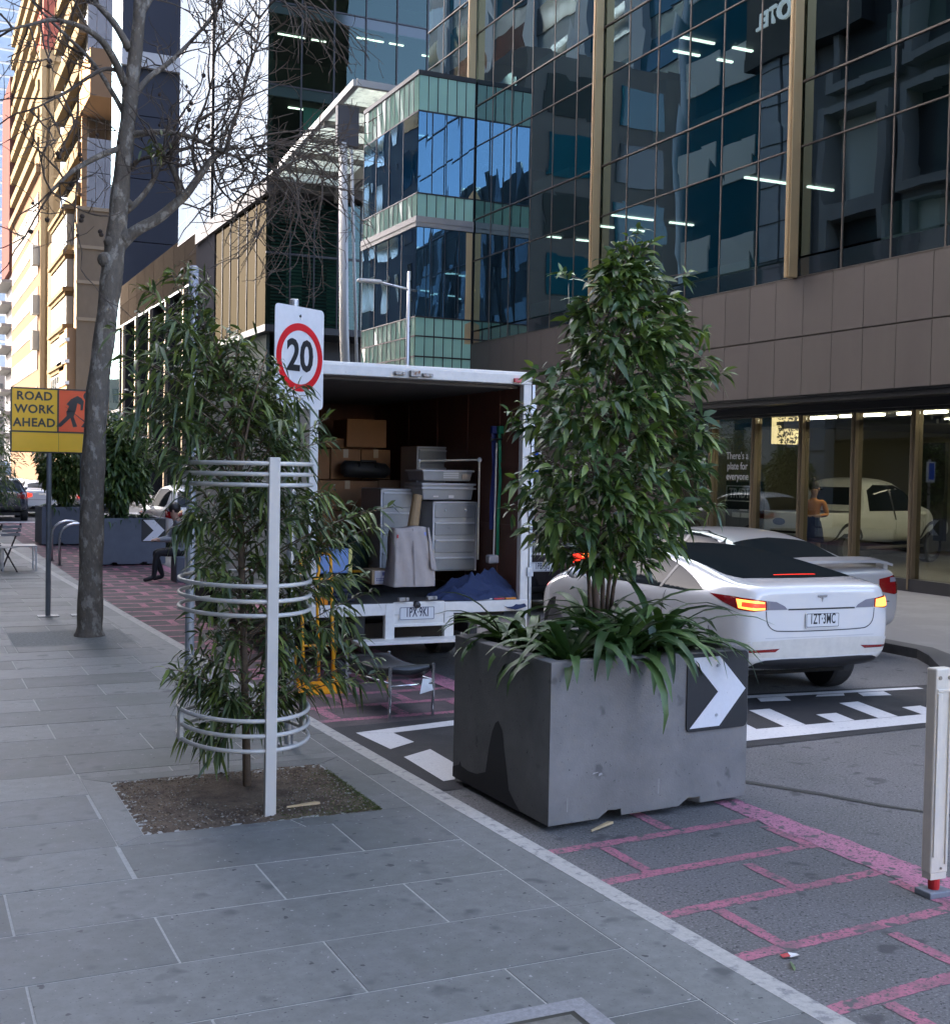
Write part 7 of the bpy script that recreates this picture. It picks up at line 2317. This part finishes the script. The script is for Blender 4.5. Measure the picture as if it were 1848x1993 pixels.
for x, y, w, h_, m_ in ((21.8, 12.3, 1.0, 1.9, BLACKM), (24.6, 13.6, 1.4, 1.4, mat('screen_teal', (.05, .2, .2), .3)), (21.0, 20.2, .9, 2.2, BLACKM)):
    wpart(MB().box(x, x + .1, y, y + w, .6, .6 + h_), 'display_board', m_, sh)
# patterned light screen, counter, yellow box
ls = thing('lattice_screen', 'glowing cream lattice screen hanging inside the showroom window', 'screen', (17.6, 20.0, 0))
a_, b_ = at(1505, 800, 19.4), at(1560, 865, 19.4)
wpart(MB().box(a_.x, b_.x, 19.4, 19.45, b_.z, a_.z), 'panel', mat('lit_screen', (.6, .5, .3), .7, emit=(1., .78, .42), es=.14), ls)
mb = MB()
for _ in range(220):
    x, z = rng.uniform(a_.x + .12, b_.x), rng.uniform(b_.z, a_.z)
    an = rng.uniform(0, 6.28); L = rng.uniform(.03, .07)
    mb.bar((x, 19.385, z), (x + L * math.cos(an), 19.385, z + L * math.sin(an)), .018, .01, 0, (0, 1, 0))
wpart(mb, 'lattice', mat('lattice_dark', (.10, .08, .05), .6), ls)
ct_ = thing('counter', 'pale wooden counter inside the showroom at the right', 'counter', (18.6, 13.3, .11))
MB().box(-.9, .9, -.35, .35, 0, .95).box(-.95, .95, -.4, .4, .95, 1.0).build('body', mat('counter_wood', (.30, .24, .14), .5), ct_, bevel=.01)
yb_ = thing('yellow_box', 'yellow display box standing on the counter inside the showroom', 'box', (18.4, 13.4, 1.11))
MB().box(-.17, .17, -.15, .15, 0, .22).build('carton', mat('box_yellow', (.70, .42, .05), .5), yb_, bevel=.006)
MB().box(-.12, .12, -.152, -.1505, .05, .17).build('label', mat('box_label', (.5, .3, .1), .5), yb_)
# wording on the first pane, plate advert on the black board behind it
px_c = at(1437, 905, 1)


def on_pane(px, py):
    d = FW + RT * ((px - 924) / FPX) - UP * ((py - 996) / FPX)
    return Vector((0, 0, H_EYE)) + d * ((XS - .012) / d.x)


WTXT = mat('pane_lettering', (.62, .62, .60), .6)
for t_, py, s_ in (('There’s a', 887, .21), ('plate for', 907, .21), ('everyone', 927, .21)):
    c_ = on_pane(1434, py)
    wpart(xf(text_mb(t_, s_, .92, .002, .001), Matrix.Translation(c_) @ rotz(R(-90))), 'lettering', WTXT, sh)
ad = thing('plate_advert', 'black advertising board with the number plate TR4D13 behind the first showroom pane', 'sign', (XS + .12, 18.9, .12))
c0_, c1_ = on_pane(1404, 935), on_pane(1471, 1140)
wpart(MB().box(XS + .10, XS + .14, c1_.y, c0_.y, .3, c0_.z), 'board', mat('advert_black', (.008, .010, .009), .4), ad)
c_ = on_pane(1433, 960)
pw, phh = .95, .30
for dz, w_ in ((phh / 2, pw), (-phh / 2, pw)):
    wpart(MB().box(XS + .09, XS + .099, c_.y - w_ / 2, c_.y + w_ / 2, c_.z + dz - .012, c_.z + dz + .012), 'plate_border', WTXT, ad)
for dy in (-pw / 2, pw / 2):
    wpart(MB().box(XS + .09, XS + .099, c_.y + dy - .012, c_.y + dy + .012, c_.z - phh / 2, c_.z + phh / 2), 'plate_border', WTXT, ad)
wpart(xf(text_mb('TR4D13', .27, .82, .006, .001), Matrix.Translation((XS + .092, c_.y, c_.z)) @ rotz(R(-90))), 'lettering', WTXT, ad)
c_ = on_pane(1433, 1000)
mb = MB()
for k, (dy, w_) in enumerate(((.16, .26), (-.16, .30))): mb.box(XS + .09, XS + .099, c_.y + dy - w_ / 2, c_.y + dy + w_ / 2, c_.z - .07, c_.z + .03)
mb.box(XS + .09, XS + .099, c_.y - .2, c_.y + .05, c_.z + .07, c_.z + .10)
wpart(mb, 'logo_block', WTXT, ad)
# showroom pickup
CPICK = mat('pickup_white', (.74, .76, .76), .35, coat=.3)
pk, bvp = simple_car('showroom_pickup', 'white pickup truck displayed inside the showroom with its tailgate to the window', PICK, (16.55, 20.35, .11), R(-76), CPICK, (1.15, 4.35), .39, 'pick',
                     plate_txt='FO·RD', plate_z=.74) if 0 else simple_car('showroom_pickup', 'white pickup truck displayed inside the showroom with its tailgate to the window', PICK, (16.55, 20.35, .11), R(-76), CPICK, (1.15, 4.35), .39, 'pick')
em = decal(bvp, [(.16 * math.cos(a_), .93 + .075 * math.sin(a_)) for a_ in np.linspace(0, 6.28, 22, endpoint=False)], FWD, 'oval_badge', mat('badge_blue', (.01, .04, .22), .2, coat=1), pk, .008, 2)
decal(bvp, [(-.80, .70), (.80, .70), (.80, .745), (-.80, .745)], FWD, 'tailgate_gap', TRIM, pk, .004, 3)
decal(bvp, [(-.78, .12), (.78, .12), (.78, 1.66), (-.78, 1.66)], DOWN, 'load_bed', BLACKP, pk, .004, 3)
decal(bvp, [(-.55, 1.28), (.55, 1.28), (.52, 1.66), (-.52, 1.66)], FWD, 'rear_window', CGLASS, pk, .006, 3)
MB().box(-.88, .88, -.16, .05, .46, .66).build('rear_bumper', BLACKP, pk, bevel=.03)
MB().box(-.16, .22, -.168, -.16, .50, .62).build('number_plate', mat('dull_plate', (.4, .4, .4), .4), pk)
for s_ in (-1, 1):
    MB().box(s_ * .92 - .07, s_ * .92 + .07, 1.7, 3.9, .36, .42).build('side_step', ALLOY, pk, bevel=.02)
    for y in (1.15, 4.35):
        decal(bvp, strip2([(-y * s_ + .5 * math.cos(a_) * -1, .40 + .5 * math.sin(a_)) for a_ in np.linspace(.25, math.pi - .25, 12)], .07), (s_, 0, 0), 'wheel_flare', BLACKP, pk, .01, 2)
# standing person in the showroom
J = {}
J['pelvis'] = ((0, 0, .93), (.15, .12), None)
J['waist'] = ((0, 0, 1.08), (.125, .10), 'pelvis')
J['chest'] = ((.0, 0, 1.30), (.15, .11), 'waist')
J['neck'] = ((.01, 0, 1.48), .05, 'chest')
J['chin'] = ((.02, -.01, 1.56), (.065, .07), 'neck')
J['skull'] = ((.01, 0, 1.66), (.08, .095), 'chin')
for s_, nm in ((-1, 'l'), (1, 'r')):
    J['hip' + nm] = ((s_ * .09, 0, .88), .085, 'pelvis')
    J['knee' + nm] = ((s_ * .10, -.03 * s_, .49), .056, 'hip' + nm)
    J['ankle' + nm] = ((s_ * .10, .02, .08), .038, 'knee' + nm)
    J['toe' + nm] = ((s_ * .12, -.14, .03), (.04, .028), 'ankle' + nm)
    J['sh' + nm] = ((s_ * .19, 0, 1.40), .06, 'chest')
    J['elb' + nm] = ((s_ * .27, -.02, 1.14), .045, 'sh' + nm)
    J['wr' + nm] = ((s_ * .10, -.24, 1.12), .03, 'elb' + nm)
    hand(J, 'wr' + nm, (s_ * .10, -.24, 1.12), (-s_ * .7, -.5, .1), (0, 0, 1))
ORC = mat('orange_top', (.62, .24, .03), .8, bump=.2, bs=30)
NAVY = mat('navy_skirt', (.012, .025, .10), .8, bump=.2, bs=30)
pp_ = person('standing person in an orange top and navy skirt inside the showroom before the pickup', (15.9, 18.55, .11), R(-50), J, SKIN,
             [(ORC, lambda c_: 1.12 < c_.z < 1.46 and not (c_.y < -.20 and c_.z < 1.2)), (NAVY, lambda c_: .84 < c_.z <= 1.12 and c_.y > -.17)])
mb = MB().lathe([(.15, 1.02), (.19, .85), (.22, .62), (.215, .615), (.0, .62)], n=20)
mb.build('skirt', NAVY, pp_, smooth=True)
MB().box(-.13, .13, -.16, -.12, .74, 1.12).build('folder', mat('folder_navy', (.02, .04, .14), .6), pp_, bevel=.01)
MB().ball((.0, .025, 1.69), .105, 8).ball((0, .09, 1.60), .06, 8, 0, 1.4).ball((0, .02, 1.80), .05, 8, 0, 1.2).build('hair', mat('brown_hair', (.035, .02, .012), .5), pp_, smooth=True)
face(pp_, (.015, -.005, 1.63), (0, -1, 0), SKIN)
pl_ = thing('potted_palm', 'small potted palm inside the showroom behind the pickup bonnet', 'plant', (20.6, 15.3, .11))
MB().lathe([(.14, 0), (.18, .35), (.16, .36)], n=14).build('pot', BLACKM, pl_)
n = 60
az = rng.uniform(0, 6.28, n)
leaf_mesh('foliage', np.tile(np.array([[0, 0, .9]]), (n, 1)) + rng.normal(size=(n, 3)) * .1, np.stack([np.cos(az), np.sin(az), rng.uniform(.3, 1.6, n)], 1), rng.uniform(.5, .8, n), .04, LEAF2, pl_, droop=.5)
MB().tube([(0, 0, .3), (0, 0, 1.0)], .03, 8).build('stem', BARK2, pl_)
